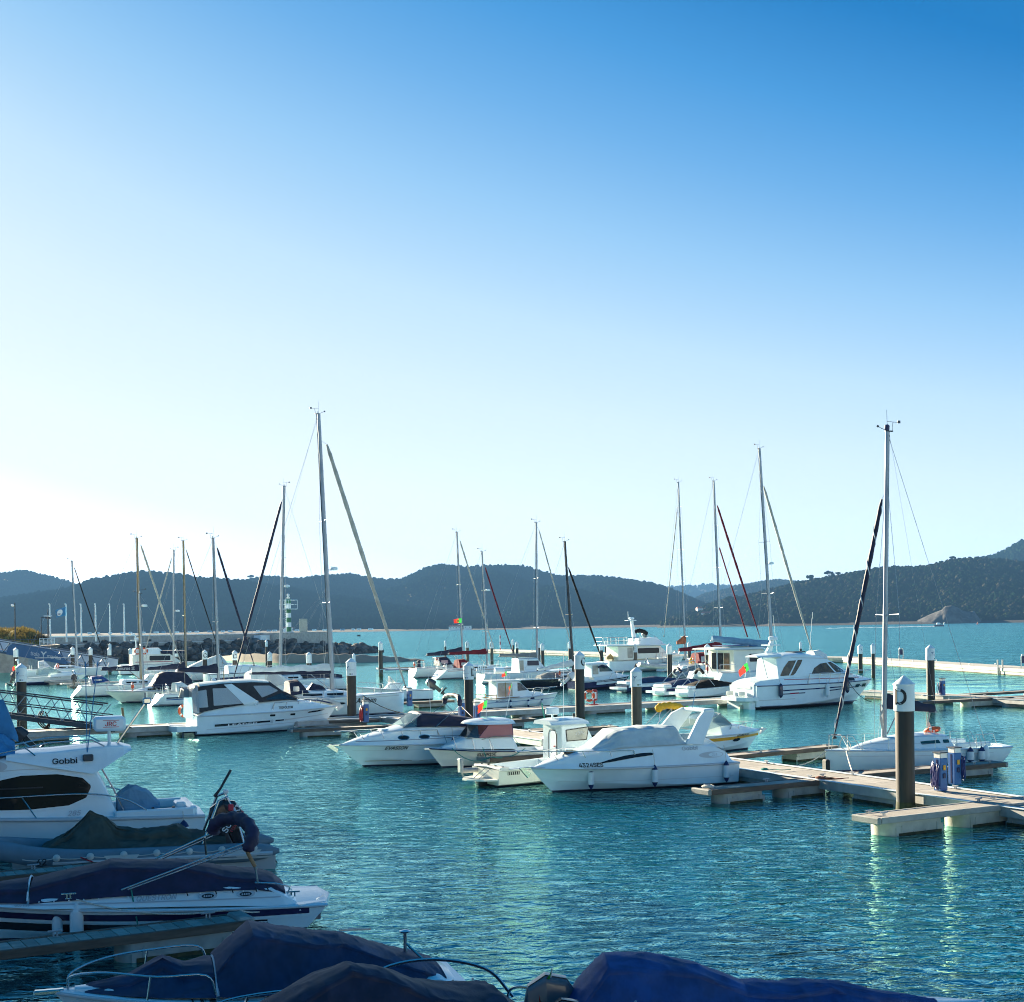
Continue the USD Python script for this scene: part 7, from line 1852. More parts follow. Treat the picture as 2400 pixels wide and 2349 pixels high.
b.part("cover_cord", tube(smoothline([[-3.1, b.s * 1.06, .98], [-2.7, b.s * 1.26, 1.15], [-2.45, b.s * 1.25, 1.35], [-2.2, b.s * 1.1, 1.58]], 16), .014, 5), "steel_blue_canvas", 60)
b.outboard(-3.0, .15, 1.0, 1.0, 0, "engine_grey")
b.outboard(-2.9, -.5, .95, .8, 0, "engine_black", "auxiliary_motor")
# ------------------------------------------------------------------ sailing boats farther out
def sailing(label, px, py, end, heading, L, B, mast, boom=None, jib=None, fb=1.25, fs=1.05, hullm="gelcoat", spread=((.33, .75), (.62, .6)), cabin=(.30, -.20, .42), win="window_dark", dodger=None, stripes=(), rt=.9, name=None,
            radar=None, mat_="aluminium", r=.085, ws=.72, rake=.7, wheel=True, ring=None, kind="sailing_yacht", arch=False, nm="letter_grey", transom="gelcoat"):
    """A sloop anchored by its bow or stern at a waterline pixel; mast, boom and jib given as seen."""
    ax = L / 2 - rake if end == "bow" else -L / 2 + .1
    b = Boat(kind, label, "boat", px, py, ax, 0, heading)
    hs = b.hull(L, B, fb, fs, rake, hullm, "sail", ws=ws, tm=.42, rt=rt, draft=.5, cockpit=(.08, .30, .35), rub="gelcoat_grey", rubr=.025, sheerp=1.4)
    x1, x0, h = cabin[0] * L / 2 * 1.0, cabin[1] * L / 2, cabin[2]
    zb = fs + .04
    w = B / 2 * .62
    cs = b.cabin_house([(x1 + .9, zb, zb + .08, w * .25, w * .15), (x1, zb, zb + h * .6, w * .62, w * .45), (x1 - .25 * (x1 - x0), zb, zb + h * .92, w * .85, w * .66), (x0 + .2, zb, zb + h * 1.08, w, w * .8), (x0, zb, zb + h, w, w * .8), (x0 - .12, zb, zb + .05, w, w * .8)], n=16, rnd=.1)
    for a, c in ((.12, .46), (.54, .84)):
        b.patch("cabin_window", cs, rbox(x0 + (x1 - x0) * a, x0 + (x1 - x0) * c, zb + h * .32, zb + h * .66, .06), win, .02, .02)
    b.lifelines(-L * .36, L * .34, max(4, int(L * .55)), .6)
    b.part("pulpit", cat([tube([[L * .34, q * (b.edge(L * .34)[0] - .06), fb], [L * .36, q * (b.edge(L * .36)[0] - .05), fb + .6], [L / 2 - .1, q * .1, fb + .68], [L / 2 + .02, 0, fb + .68]], .016, 5) for q in (1, -1)] + [tube([[L / 2 - .25, q * .12, fb], [L / 2 - .15, q * .12, fb + .66]], .014, 5) for q in (1, -1)]), "stainless", 60)
    b.part("pushpit", cat([tube([[-L * .38, q * (b.edge(-L * .38)[0] - .06), fs], [-L * .38, q * (b.edge(-L * .38)[0] - .06), fs + .62], [-L / 2 + abs(rt) * .9, q * (b.edge(-L / 2)[0] - .05), fs + .62], [-L / 2 + abs(rt) * .9, q * (b.edge(-L / 2)[0] - .05), fs]], .016, 5) for q in (1, -1)]), "stainless", 60)
    m0, m1 = b.at(*mast[0]), b.at(*mast[1])
    zbase = max(zb + h * .8, m0[1] if False else 0)
    xb = m0[0] + (m1[0] - m0[0]) * (zbase - m0[1]) / (m1[1] - m0[1])
    jb = None
    if jib:
        jb = (b.at(*jib[0]), b.at(*jib[1]), jib[2], jib[3] if len(jib) > 3 else .08)
        if jb[1][1] < fb + .35:                             # the tack sits on the stem, not below the deck
            t_ = (fb + .35 - jb[0][1]) / (jb[1][1] - jb[0][1])
            jb = (jb[0], (jb[0][0] + (jb[1][0] - jb[0][0]) * t_, fb + .35), jb[2], jb[3])
    bm = None
    if boom:
        g0, g1 = b.at(*boom[0]), b.at(*boom[1])
        bm = ((g0[0] - .1, g0[1]), g1, boom[2], boom[3], boom[4], boom[5] if len(boom) > 5 else 1)
    b.mastset((xb, zbase), m1, r, mat_, spread, jb, bm, radar=radar, chain=(min(b.edge(xb)[0], B / 2), b.edge(xb)[1]))
    if dodger:
        d0, d1, dh, dm = dodger
        b.part("sprayhood", cloth([(d1 + .75, zb + h * .8, zb + h * .9, w * .9, w * .7), (d1 + .25, zb + h * .8, zb + dh * .85, w * 1.0, w * .7), (d1, zb + h * .7, zb + dh, w * 1.05, w * .75), (d0, zb + h * .4, zb + dh * .94, w * 1.05, w * .75)], .03, 2, int(px), camber=.12)[0], dm, 50)
        b.patch("sprayhood_window", lambda x, z: w * 1.0 - (z - zb) * .12, rbox(d0 + .2, d1 - .05, zb + h + .05, zb + dh * .72, .08), "vinyl", .03, .01)
    for z0, z1, wd, m_ in stripes:
        b.stripe("hull_stripe", hs, -L / 2 + abs(rt) + .2, L / 2 - .5, (z0, z1), wd, m_, .016)
    b.stripe("boot_line", hs, -L / 2 + .6, L / 2 - rake - .3, (.10, .10), .05, "stripe_navy", .016)
    if wheel:
        b.wheel(-L * .36, 0, fs + .45, .42)
        b.part("binnacle", bx(-L * .36 + .06, -L * .36 + .2, -.1, .1, fs - .3, fs + .7, .03), "gelcoat", 30)
    if name:
        b.text(hs, name[0], name[1], name[2], name[3], nm, True, .25, out=.025)
    if ring:
        ringbuoy("lifebuoy", ring[1], b.world(*ring[0]), b.h + 60, .3)
    if arch:
        b.part("stern_arch", cat([tube([[-L / 2 + .9, q * B * .33, fs], [-L / 2 + .45, q * B * .33, fs + 1.0], [-L / 2 + .2, q * B * .25, fs + 1.5], [-L / 2 + .2, 0, fs + 1.55]], .04, 6) for q in (1, -1)]), "stainless", 60)
    b.zb, b.w, b.cs = zb, w, cs
    return b

# the tall yacht with the white-topped navy boom cover
b = sailing("tall white sailing yacht lettered Acitium with white and navy boom cover and beige furled sail", 945, 1672, "bow", 21, 13.2, 4.1, ((780, 1622), (747, 971)), ((774, 1578), (584, 1580), .36, .24, "navy_canvas"), ((766, 1042), (950, 1607), "furl_beige", .14),
            1.62, 1.4, spread=((.32, 1.25), (.615, 1.0)), cabin=(.36, -.30, .48), radar=(.44, 1), r=.13, rake=.1, rt=.5, ws=.85, win="window_dark", stripes=((1.18, 1.38, .05, "gelcoat_grey"),), dodger=(-2.4, -1.7, 1.25, "navy_canvas"), name=("Acitium", 2.4, 1.0, .34), nm="letter_black")
g = b.cover_g
gw_ = g.copy(); gw_[..., 2] += .0
up = []
for row in g:
    zt = row[:, 2].max(); zb_ = row[:, 2].min()
    f_ = .62
    sec = [(zb_ + (zt - zb_) * .55, .75), (zb_ + (zt - zb_) * .8, .95), (zb_ + (zt - zb_) * 1.25, .75), (zb_ + (zt - zb_) * 1.7, .4), (zb_ + (zt - zb_) * 1.85, .04)]
    wd = np.abs(row[:, 1]).max()
    up.append([[row[0, 0], y * wd, z] for z, y in sec] + [[row[0, 0], -y * wd, z] for z, y in sec[::-1]])
up = np.array(up)
b.part("boom_cover_top", cat([grid(up), fan(up[0], True), fan(up[-1])]), "white_canvas", 40)
b.part("jack_line", cat([tube([[g[k, 0, 0], q * .1, g[k, :, 2].max()], [g[1, 0, 0] + .2, q * .25, g[1, 0, 2] + 6.5]], .006, 4) for k in (6, 13, 19) for q in (1, -1)]), "wire", 60)
b.part("deck_canvas", cloth([(-.9, 1.9, 2.0, .5, .4), (-.5, 1.9, 2.5, .55, .3), (.3, 1.9, 2.2, .5, .3), (.5, 1.9, 1.95, .4, .3)], .06, 3, 77)[0], "navy_canvas", 50)
b.patch("hull_port", b.hs, oval(1.2, 1.02, .35, .08), "window_dark", .025, .02)
solo("mooring_rope", [tube(sag(b.world(3.0, -1.55, 1.5), P(846, 1684, .6), .2), .03, 5), tube(sag(b.world(3.0, -1.55, 1.5), P(1000, 1672, .6), .5), .03, 5)], "rope_black", "pair of black mooring ropes spreading from the tall yacht Acitium's bow", "rope", smooth=60)
# its dinghy
d = PY(733, 1644, 97.5)
t = thing("inflatable_dinghy", "cream inflatable dinghy with a dark stripe leaning beside the tall yacht's hull", "dinghy", d, 14)
pth = smoothline([[-1.6, .55, .15], [0, .6, .10], [1.1, .5, -.12], [1.65, .12, -.3], [1.65, -.12, -.3], [1.1, -.5, -.12], [0, -.6, .1], [-1.6, -.55, .15]], 40)
rr = np.full(40, .24); rr[0] = rr[-1] = .1; rr[1] = rr[-2] = .2
part(t, "tube", tube(pth, rr, 12), "hypalon_light", 60)
part(t, "stripe", tube(pth[3:-3] + [0, 0, .02] + np.sign(pth[3:-3, 1:2]) * [0, .19, 0] * 1.0, .07, 6), "stripe_navy", 60)
part(t, "floor", bx(-1.5, 1.2, -.5, .5, -.12, -.05, .02), "hypalon_grey")
part(t, "transom", bx(-1.5, -1.44, -.5, .5, -.1, .4, .02), "gelcoat_grey")
pontoon("low finger pontoon carrying the cream dinghy behind the canopied cruiser's bow", P(655, 1693, .5)[:2], 18, 6.5, 1.2, [(.5, 2.5)], .5, 0, "beam_wood")
part(t, "cradle", bx(-1.0, .8, -.4, .4, -d[2] + .52, -.14, .03), "gelcoat_grey")

b = sailing("sailing yacht with navy boom cover and navy furled sail leaning left, radar on its mast", 548, 1624, "bow", 204, 12.8, 3.9, ((657, 1592), (665, 1140)), ((661, 1588), (806, 1588), .75, .3, "navy_canvas"), ((660, 1176), (544, 1603), "navy_canvas", .13),
            1.4, 1.2, spread=((.3, 1.1), (.62, .9)), radar=(.47, -1), r=.12, wheel=False, dodger=(-2.6, -1.9, 1.2, "navy_canvas"))
b = sailing("white sailing boat with slanted stern and blue dodger, nearest the left of the breakwater", 170, 1634, "stern", 24, 12.2, 3.7, ((331, 1592), (321, 1262)), ((326, 1572), (236, 1571), .62, .28, "navy_canvas"), ((330, 1278), (424, 1552), "furl_beige", .09),
            1.25, 1.1, spread=((.3, .9), (.52, .8), (.75, .55)), dodger=(-4.2, -3.2, .85, "blue_canvas"), mat_="mast_wood", radar=(.52, 1), r=.1, name=("Amuros", 1.5, .7, .2), arch=True)
gg = b.cover_g[8]
b.part("cover_lettering", move(meshkit.text_mesh("Amuros II", .28, .01, True), (gg[0, 0] - .9, b.s * (np.abs(gg[:, 1]).max() + .06), gg[:, 2].min() + .12), rx=90, rz=0 if b.s < 0 else 180), "letter_grey", False)
b.outboard(-5.5, b.s * -1.2, 1.75, .8, 0, "engine_black")
b = sailing("cream sailing boat with raked stem, navy cockpit tent and red lifebuoy, bow to the left", 285, 1648, "bow", 214, 9.6, 3.0, ((336, 1602), (326, 1392)), None, None, 1.15, .95, "gelcoat_cream", spread=((.45, .75),), rake=1.5, rt=-.3, r=.075, wheel=False, ring=((2.6, 1.0, 1.5), "red lifebuoy on the bow rail of the cream sailing boat"), stripes=((.86, 1.02, .04, "gelcoat_grey"),))
b.part("cockpit_tent", cloth([(.6, 1.3, 1.45, .85, .6), (-.1, 1.2, 2.5, 1.1, .5), (-.6, 1.1, 2.7, 1.15, .55), (-2.6, 1.0, 2.6, 1.15, .55), (-3.2, 1.0, 1.9, 1.1, .8)], .05, 1.5, 71)[0], "navy_canvas", 50)
b = sailing("white sailing boat with blue hull band moored just left of the canopied cruiser", 352, 1655, "stern", 28, 10.8, 3.4, ((513, 1600), (500, 1262)), ((511, 1577), (414, 1573), .85, .22, "navy_canvas"), ((509, 1284), (595, 1556), "navy_canvas", .09),
            1.15, 1.0, spread=((.44, .9),), stripes=((.62, .78, .13, "stripe_navy"), (.50, .66, .08, "stripe_blue")), rt=1.0, r=.1, radar=None, dodger=(-3.2, -2.6, .9, "white_canvas"), win="window_dark")
for k in range(9):
    b.part("stern_gear", move(lathe([(.06, -.08), (.1, 0), (.06, .08)], 8), (-5.3 + .12 * k, b.s * (.5 - .12 * k), .5 + .14 * (k % 5))), ("gelcoat", "steel_dark", "engine_silver")[k % 3], 50)
b = sailing("white sailing boat behind the cream one, its pale furled sail leaning left", 322, 1592, "bow", 206, 10.5, 3.3, ((407, 1558), (407, 1290)), None, ((403, 1306), (330, 1560), "furl_beige", .07), 1.2, 1.0, spread=((.35, .8), (.66, .6)), radar=(.48, -1), r=.09, wheel=False)
b = sailing("white sailing boat with a varnished wooden mast and navy boom cover", 330, 1600, "stern", 22, 11.5, 3.4, ((436, 1562), (430, 1268)), ((436, 1568), (342, 1570), .95, .25, "navy_canvas"), ((436, 1288), (522, 1552), "black_canvas", .06), 1.15, 1.0, mat_="mast_wood", spread=((.42, 1.0),), r=.11, wheel=False)
b = sailing("white cruising sailboat with bare white boom under the lettered gangway", 45, 1590, "stern", 20, 12.6, 3.7, ((183, 1582), (169, 1316)), ((180, 1541), (82, 1542), 0, 0, None), ((174, 1330), (250, 1552), "black_canvas", .07), 1.35, 1.2, spread=((.3, .8), (.7, .6)), r=.1, wheel=False, dodger=(-3.6, -2.8, 1.1, "white_canvas"), ring=((-1.0, -1.75, 1.7), "orange lifebuoy on the rail of the sailboat under the lettered gangway"))
b = sailing("sailboat with navy sprayhood and navy boom cover, leftmost of the cream-sterned group", 964, 1589, "stern", 23, 12.4, 3.7, ((1085, 1546), (1071, 1248)), ((1083, 1534), (998, 1537), 1.0, .28, "navy_canvas", 1.1), ((1078, 1268), (1160, 1526), "furl_beige", .10), 1.35, 1.25, "gelcoat", spread=((.3, .9), (.6, .7)), rt=.35, ws=.9, dodger=(-2.6, -1.4, 1.25, "navy_canvas"), r=.1, name=("Bavaria", -2.8, .75, .16), ring=((-6.0, -1.0, 1.7), "orange lifebuoy on the stern rail of the leftmost cream-sterned sailboat"))
b.part("stern_seat", cloth([(-5.3, 1.3, 2.1, .3, .25), (-4.9, 1.3, 2.3, .35, .2)], .03, 3, 5)[0], "navy_canvas", 50)
flag("flag_on_rigging", "red and green flag flying from the spreader of a sailboat before the far hills", [(1082, 1449), (1082, 1460), (1063, 1452), (1064, 1461)], 181, ["flag_green", "flag_red"], (.45, .5, .3, "yellow_paint"))
b = sailing("sailboat with dark red sprayhood and dark red boom cover", 1018, 1592, "stern", 24, 11.4, 3.6, ((1142, 1556), (1130, 1294)), ((1143, 1533), (1050, 1533), .72, .20, "red_canvas"), ((1137, 1330), (1202, 1530), "red_canvas", .09), 1.25, 1.1, spread=((.3, .9), (.66, .6)), rt=1.1, ws=.85, dodger=(-2.6, -1.7, 1.2, "red_canvas"), arch=True, r=.09, radar=(.66, 1), stripes=((.95, 1.08, .05, "stripe_red"),))
b.part("arch_gear", cat([move(lathe([(.1, -.2), (.22, 0), (.1, .2)], 8), (-5.0, b.s * -.6, 2.5))]), "cloth_red", 50)
b = sailing("broad white motor sailer with grey boom cover and dark blue saloon window", 1124, 1603, "stern", 22, 12.8, 3.9, ((1259, 1560), (1257, 1226)), ((1257, 1540), (1168, 1539), .55, .30, "grey_canvas", 1.2), ((1263, 1242), (1345, 1532), "furl_beige", .07), 1.4, 1.15, spread=((.28, .8), (.62, .7)), rt=.3, cabin=(.32, -.12, .40), r=.10, wheel=False)
wh, wfn, _ = body([(-1.9, 1.2, 2.75, 1.2, 1.1), (.4, 1.2, 2.75, 1.2, 1.08), (1.2, 1.3, 1.9, 1.1, .95)], .06, .1, 10)
b.part("deckhouse", wh, "gelcoat", 32)
b.patch("deckhouse_window", wfn, rbox(-.9, .55, 1.95, 2.5, .05), "window_navy", .02, .02)
b.patch("deckhouse_door", wfn, rbox(-1.85, -1.35, 1.4, 2.55, .04), "window_pale", .02, .02)
b.part("stern_fittings", cat([tube([[-6.2, b.s * q, 1.1], [-6.0, b.s * q, 2.1], [-5.4, b.s * q, 2.0]], .05, 6) for q in (-.9, -.3, .4, 1.0)]), "gelcoat", 50)
b.patch("hull_window", b.hs, rbox(1.2, 2.4, .92, 1.06, .05), "window_dark", .025, .02)
b = sailing("black-hulled sailing boat with dark mast and grey deck canvas", 1224, 1613, "stern", 24, 10.4, 3.1, ((1344, 1570), (1324, 1270)), ((1345, 1560), (1258, 1572), .72, .22, "grey_white_cover", 1.3), ((1332, 1330), (1414, 1553), "black_canvas", .10), 1.05, .9, "gelcoat_black", spread=((.45, .8),), mat_="mast_dark", rt=-.7, r=.11, wheel=False, ring=((-1.2, -1.0, 1.5), "orange lifebuoy on the rail of the black-hulled sailing boat"))
b.part("deck_canvas", cloth([(-3.2, .95, 1.2, .9, .6), (-2.2, .95, 1.5, 1.0, .4), (.8, 1.0, 1.55, 1.0, .4), (1.6, 1.0, 1.2, .8, .5)], .06, 2, 66)[0], "grey_canvas", 50)
b = sailing("sailing boat with dark red boom cover and two dark red furled sails", 1575, 1585, "stern", 22, 13.5, 4.0, ((1691, 1548), (1673, 1128)), ((1690, 1520), (1588, 1527), 1.0, .35, "red_canvas", 1.4), ((1681, 1185), (1781, 1493), "red_canvas", .12), 1.4, 1.25, spread=((.3, 1.1), (.52, 1.0), (.75, .7)), r=.12, wheel=False, dodger=(-3.4, -1.6, 1.5, "red_canvas"), ring=((-4.6, -1.6, 1.9), "bright orange horseshoe lifebuoy on the rail of the boat with red sprayhood"))
j0, j1 = b.at(1686, 1284), b.at(1752, 1493)
b.part("inner_sail", tube(np.linspace([j0[0], 0, j0[1]], [j1[0], 0, j1[1]], 12), .09, 7), "red_canvas", 60)
b.part("oilskin", cloth([(-4.2, 1.4, 1.9, .12, .1), (-3.9, 1.4, 2.3, .2, .1), (-3.6, 1.4, 2.0, .12, .08)], .04, 4, 91)[0], "yellow_canvas", 50)
b = sailing("sailing boat with many spreaders and an orange and navy sail bag on its boom", 1545, 1575, "stern", 22, 11.5, 3.6, ((1607, 1540), (1590, 1131)), ((1608, 1508), (1585, 1510), 1.35, .35, "orange_canvas", 1.4), ((1588, 1190), (1556, 1490), "furl_beige", .06), 1.35, 1.2, spread=((.13, 1.1), (.44, 1.0), (.62, .95), (.86, .75)), r=.10, wheel=False)

# pale catamaran with the grey-blue boom cover
b = Boat("catamaran", "pale catamaran with cream deckhouse, sliding doors and long grey-blue boom cover", "boat", 1682, 1612, -5.2, -2.6, 24)
b.hull(11.5, 1.5, 1.65, 1.5, .3, kind="sail", ws=.8, rt=.8, draft=.4, rub="gelcoat_grey")
v_ = stage.GetPrimAtPath(b.t)
for ch_ in ("hull", "bottom_paint", "deck", "rubbing_strake", "rubbing_strake_001"):
    m_ = UsdGeom.Mesh(stage.GetPrimAtPath(b.t + "/" + ch_))
    pts_ = np.array(m_.GetPointsAttr().Get())
    m_.GetPointsAttr().Set(Vt.Vec3fArray.FromNumpy((pts_ + [0, -2.6, 0]).astype(np.float32)))
    n_ = UsdGeom.Mesh.Define(stage, numbered(b.t, ch_ if ch_[-3:] != "001" else "rubbing_strake"))
    n_.CreatePointsAttr(Vt.Vec3fArray.FromNumpy((pts_ + [0, 2.6, 0]).astype(np.float32)))
    n_.CreateFaceVertexCountsAttr(m_.GetFaceVertexCountsAttr().Get()); n_.CreateFaceVertexIndicesAttr(m_.GetFaceVertexIndicesAttr().Get())
    n_.CreateNormalsAttr(m_.GetNormalsAttr().Get()); n_.SetNormalsInterpolation("vertex"); n_.CreateSubdivisionSchemeAttr("none")
    UsdShade.MaterialBindingAPI.Apply(n_.GetPrim()).Bind(UsdShade.MaterialBindingAPI(m_).ComputeBoundMaterial()[0])
b.part("bridge_deck", bx(-5.0, 3.2, -2.5, 2.5, .9, 1.6, .1), "gelcoat", 30)
dh, dfn, _ = body([(-3.1, 1.55, 3.75, 2.5, 2.35), (.6, 1.6, 3.75, 2.5, 2.2), (2.2, 1.6, 2.2, 2.1, 1.7)], .05, .15, 12)
b.part("deckhouse", dh, "gelcoat_cream", 32)
b.part("roof", body([(-5.2, 3.78, 3.92, 2.3, 2.1), (-3, 3.76, 3.98, 2.6, 2.4), (.4, 3.76, 3.98, 2.55, 2.3), (1.0, 3.7, 3.84, 2.2, 1.9)], .03, .08, 10)[0], "gelcoat_cream", 30)
for x in (-4.9,):
    for q in (1, -1):
        b.part("roof_post", tube([[x, q * 2.1, 1.6], [x, q * 2.1, 3.8]], .05, 6), "gelcoat", 60)
for y0, y1, m_ in ((-1.6, -.6, "window_brown"), (-.4, .6, "window_dark"), (.9, 1.7, "window_dark")):
    b.part("sliding_door", bx(-3.16, -3.1, y0, y1, 1.75, 3.4), m_, 30)
b.patch("side_window", dfn, rbox(-1.2, 1.2, 2.5, 3.3, .1), "window_dark", .025, .02)
b.part("solar_roof", bx(-3.0, .2, -1.8, 1.8, 4.12, 4.18, .02), "blue_canvas", 30)
b.part("stern_rail", cat([tube([[-5.2, q * 3.1, 1.5], [-5.2, q * 3.1, 2.3], [-3.4, q * 3.2, 2.3]], .03, 5) for q in (1, -1)]), "stainless", 60)
b.part("aft_davit", cat([tube([[-4.9, q, 1.6], [-5.6, q, 2.7], [-6.2, q, 2.6]], .05, 6) for q in (1.2, -1.2)]), "stainless", 60)
m0, m1 = b.at(1808, 1500), b.at(1780, 1052)
j0, j1 = b.at(1790, 1140), b.at(1905, 1531)
g0, g1 = b.at(1803, 1518), b.at(1665, 1502)
b.L, b.sheer = 11.5, (np.array([-6., 6.]), np.array([3.2, 3.2]), np.array([1.5, 1.6]))
zb_ = 3.9
xb_ = m0[0] + (m1[0] - m0[0]) * (zb_ - m0[1]) / (m1[1] - m0[1])
b.mastset((xb_, zb_), m1, .13, "aluminium", [(.27, 1.1), (.53, 1.0)], (j0, j1, "furl_beige", .12), ((g0[0] - .15, g0[1]), g1, .75, .55, "steel_blue_canvas", 1.9), radar=(.42, 1))
ringbuoy("lifebuoy", "red lifebuoy beside the rolled black bimini, at the pale catamaran's stern", b.world(-6.1, -2.2, 1.9), b.h + 60, .36, 90, ("red_paint", "lamp_white"))

# flybridge yacht with white mast, behind the E pile
b = Boat("motor_yacht", "white flybridge yacht with railed upper deck, white mast and rolled black bimini", "boat", 1425, 1577, -6.4, -1.9, 22)
hs = b.hull(12.4, 4.2, 1.9, 1.5, 1.5, ws=.94, chine=.2, rub="gelcoat_grey")
dk, dfn, _ = body([(-4.8, 1.6, 3.5, 1.85, 1.8), (1.6, 1.9, 3.5, 1.85, 1.75), (2.9, 2.1, 2.6, 1.6, 1.3), (5.2, 2.2, 2.4, .8, .5)], .03, .1, 16)
b.part("deckhouse", dk, "gelcoat_cream", 30)
b.patch("saloon_window", dfn, rbox(-1.8, 1.4, 2.5, 3.2, .1), "window_dark", .02, .02)
b.patch("side_door", dfn, rbox(-3.4, -2.6, 1.9, 3.3, .1), "window_pale", .02, .02)
b.part("upper_deck", bx(-6.6, 2.4, -2.15, 2.15, 3.52, 3.72, .06), "gelcoat", 30)
fb_, ffn, _ = body([(-1.6, 3.7, 4.5, 1.7, 1.6), (1.2, 3.7, 4.6, 1.7, 1.5), (2.3, 3.7, 4.0, 1.5, 1.2)], .02, .08, 8)
b.part("flybridge_coaming", fb_, "gelcoat", 30)
for q in (1, -1):
    for z in (4.2, 4.7):
        b.part("deck_rail", tube([[-1.5, q * 2.0, z], [-6.4, q * 2.0, z], [-6.4, 0, z]], .03, 5), "stainless", 60)
    for x in (-6.4, -5.2, -4.0, -2.8, -1.6):
        b.part("deck_rail_post", tube([[x, q * 2.0, 3.7], [x, q * 2.0, 4.7]], .03, 5), "stainless", 60)
mx, mz = b.at(1488, 1510); mx2, mz2 = b.at(1480, 1452)
b.part("signal_mast", cat([prism(Polygon([(mx - .3, 4.0), (mx + .3, 4.0), (mx2 + .15, mz2), (mx2 - .18, mz2)]), .3, (0, .15, 0), rx=90), bx(mx2 - .8, mx2 + .5, -.5, .5, mz2 - .2, mz2 - .08, .02), move(lathe([(.3, 0), (.38, .05), (.36, .25), (.2, .32)], 14), (mx2, 0, mz2)), tube([[mx2 - .5, 0, mz2], [mx2 - .5, 0, mz2 + 1.1]], .03, 5)]), "gelcoat", 30)
bx0, bz0 = b.at(1502, 1481)
b.rolled([[bx0 - 1.0, 0, bz0 - .05], [bx0 - .3, 0, bz0 + .15], [bx0 + .5, 0, bz0], [bx0 + .95, 0, bz0 - .35]], .28, "black_canvas")
b.part("bimini_frame", cat([tube([[bx0 - .9, q, bz0 - .1], [bx0 - .4, q, 4.6]], .03, 5) for q in (.8, -.8)] + [tube([[bx0 + .9, q, bz0 - .3], [bx0 + 2.2, q, 4.5]], .03, 5) for q in (.8, -.8)]), "stainless", 60)
b.part("satellite_dome", cat([move(lathe([(.05, 0), (.35, .1), (.45, .45), (.3, .8), (.05, .9)], 14), (.6, .8, 4.6))]), "hypalon_grey", 50)
b.bowrail(1.0, 6.0, .8, .025, 6, .3)
b.part("deck_load", cloth([(-5.8, 1.7, 2.0, .6, .4), (-5.2, 1.7, 2.5, .7, .4), (-4.9, 1.7, 2.2, .6, .4)], .1, 3, 81)[0], "stripe_gold", 50)

# dinghies on davits
def dinghy(label, px, py, d, rz, L, tilt, mat_, roll=0):
    o = PY(px, py, d)
    t = thing("inflatable_dinghy", label, "dinghy", o, rz)
    h = L / 2
    pth = smoothline([[-h, .52, .0], [0, .56, .0], [h * .65, .45, .08], [h, .1, .2], [h, -.1, .2], [h * .65, -.45, .08], [0, -.56, .0], [-h, -.52, .0]], 36)
    rr = np.full(36, .23); rr[0] = rr[-1] = .1; rr[1] = rr[-2] = .19
    def q(m): return move(m, ry=tilt, rx=roll)
    part(t, "tube", q(tube(pth, rr, 12)), mat_, 60)
    part(t, "floor", q(body([(-h, -.25, -.02, .25, .45), (h * .6, -.2, 0, .2, .4), (h * .9, 0, .1, .05, .15)], 0, .02, 6)[0]), "hypalon_light")
    part(t, "transom", q(bx(-h + .1, -h + .15, -.45, .45, -.1, .3, .02)), "hypalon_grey")
    part(t, "davit", tube([[-.3, .3, .2], [-.2, 1.2, .9], [-.2, 2.4, .2]], .05, 6), "stainless", 60)
dinghy("grey and white inflatable dinghy hung from davits left of the tall pile among the runabouts", 1529, 1562, 162, 14, 3.4, 8, "hypalon_light")
dinghy("bulky grey inflatable dinghy tilted on davits right of the tall pile among the runabouts", 1608, 1577, 158, 20, 3.2, -16, "hypalon_grey", 20)

# motor boats of the second row
b = Boat("motor_cruiser", "hardtop motor boat with navy and white hull bands and silver outboard behind the lifebuoy stand", "boat", 1364, 1617, -2.9, -1.1, 27)
hs = b.hull(6.7, 2.4, 1.25, .85, .9, "gelcoat_purple", ws=.92, chine=.1, rub="gelcoat", rubr=.04)
b.stripe("white_flash", hs, -1.2, 2.6, (.42, .62), (.26, .20), "gelcoat", .016)
b.stripe("pale_line", hs, -3.2, 3.0, lambda x: .72 + .25 * ((x + 3.3) / 6.6) ** 1.6, .05, "gelcoat", .016)
b.cabin_house([(-1.4, .9, 1.2, 1.05, .95), (.6, 1.0, 1.45, 1.05, .9), (2.0, 1.15, 1.45, .7, .5), (3.0, 1.22, 1.28, .2, .12)], name="foredeck", n=10)
hd, hfn, _ = body([(-1.6, 1.2, 2.5, .9, .82), (.1, 1.35, 2.5, .92, .8), (1.3, 1.42, 1.6, .85, .7)], .05, .06, 10)
b.part("cabin", hd, "gelcoat", 30)
b.part("hardtop", body([(-2.2, 2.5, 2.6, .8, .7), (-.5, 2.5, 2.68, .95, .85), (.4, 2.45, 2.58, .85, .7)], .06, .06, 8)[0], "gelcoat", 35)
b.patch("side_window", hfn, [(-.7, 1.75), (-.7, 2.35), (.2, 2.35), (.95, 1.75)], "window_teal", .02, .02)
b.patch("cabin_curtain", hfn, rbox(-1.5, -.85, 1.5, 2.4, .05), "window_pale", .02, .02)
b.rolled([[-1.0, -1.1, 2.2], [-.5, -1.15, 2.35], [.1, -1.15, 2.15]], .1, "navy_canvas")
b.part("stern_gear", cloth([(-3.1, .8, 1.0, .9, .6), (-2.4, .85, 1.35, .9, .5), (-1.7, .9, 1.15, .9, .6)], .08, 3, 44)[0], "white_canvas", 50)
b.outboard(-3.5, 0, 1.05, 1.05, 50, "engine_silver")
for x in (-1.3, -.5):
    b.patch("vent", hs, oval(x, .80, .2, .06), "engine_silver", .03, .02, (b.s,))
b.bowrail(.6, 3.0, .5, .016, 4, .2)
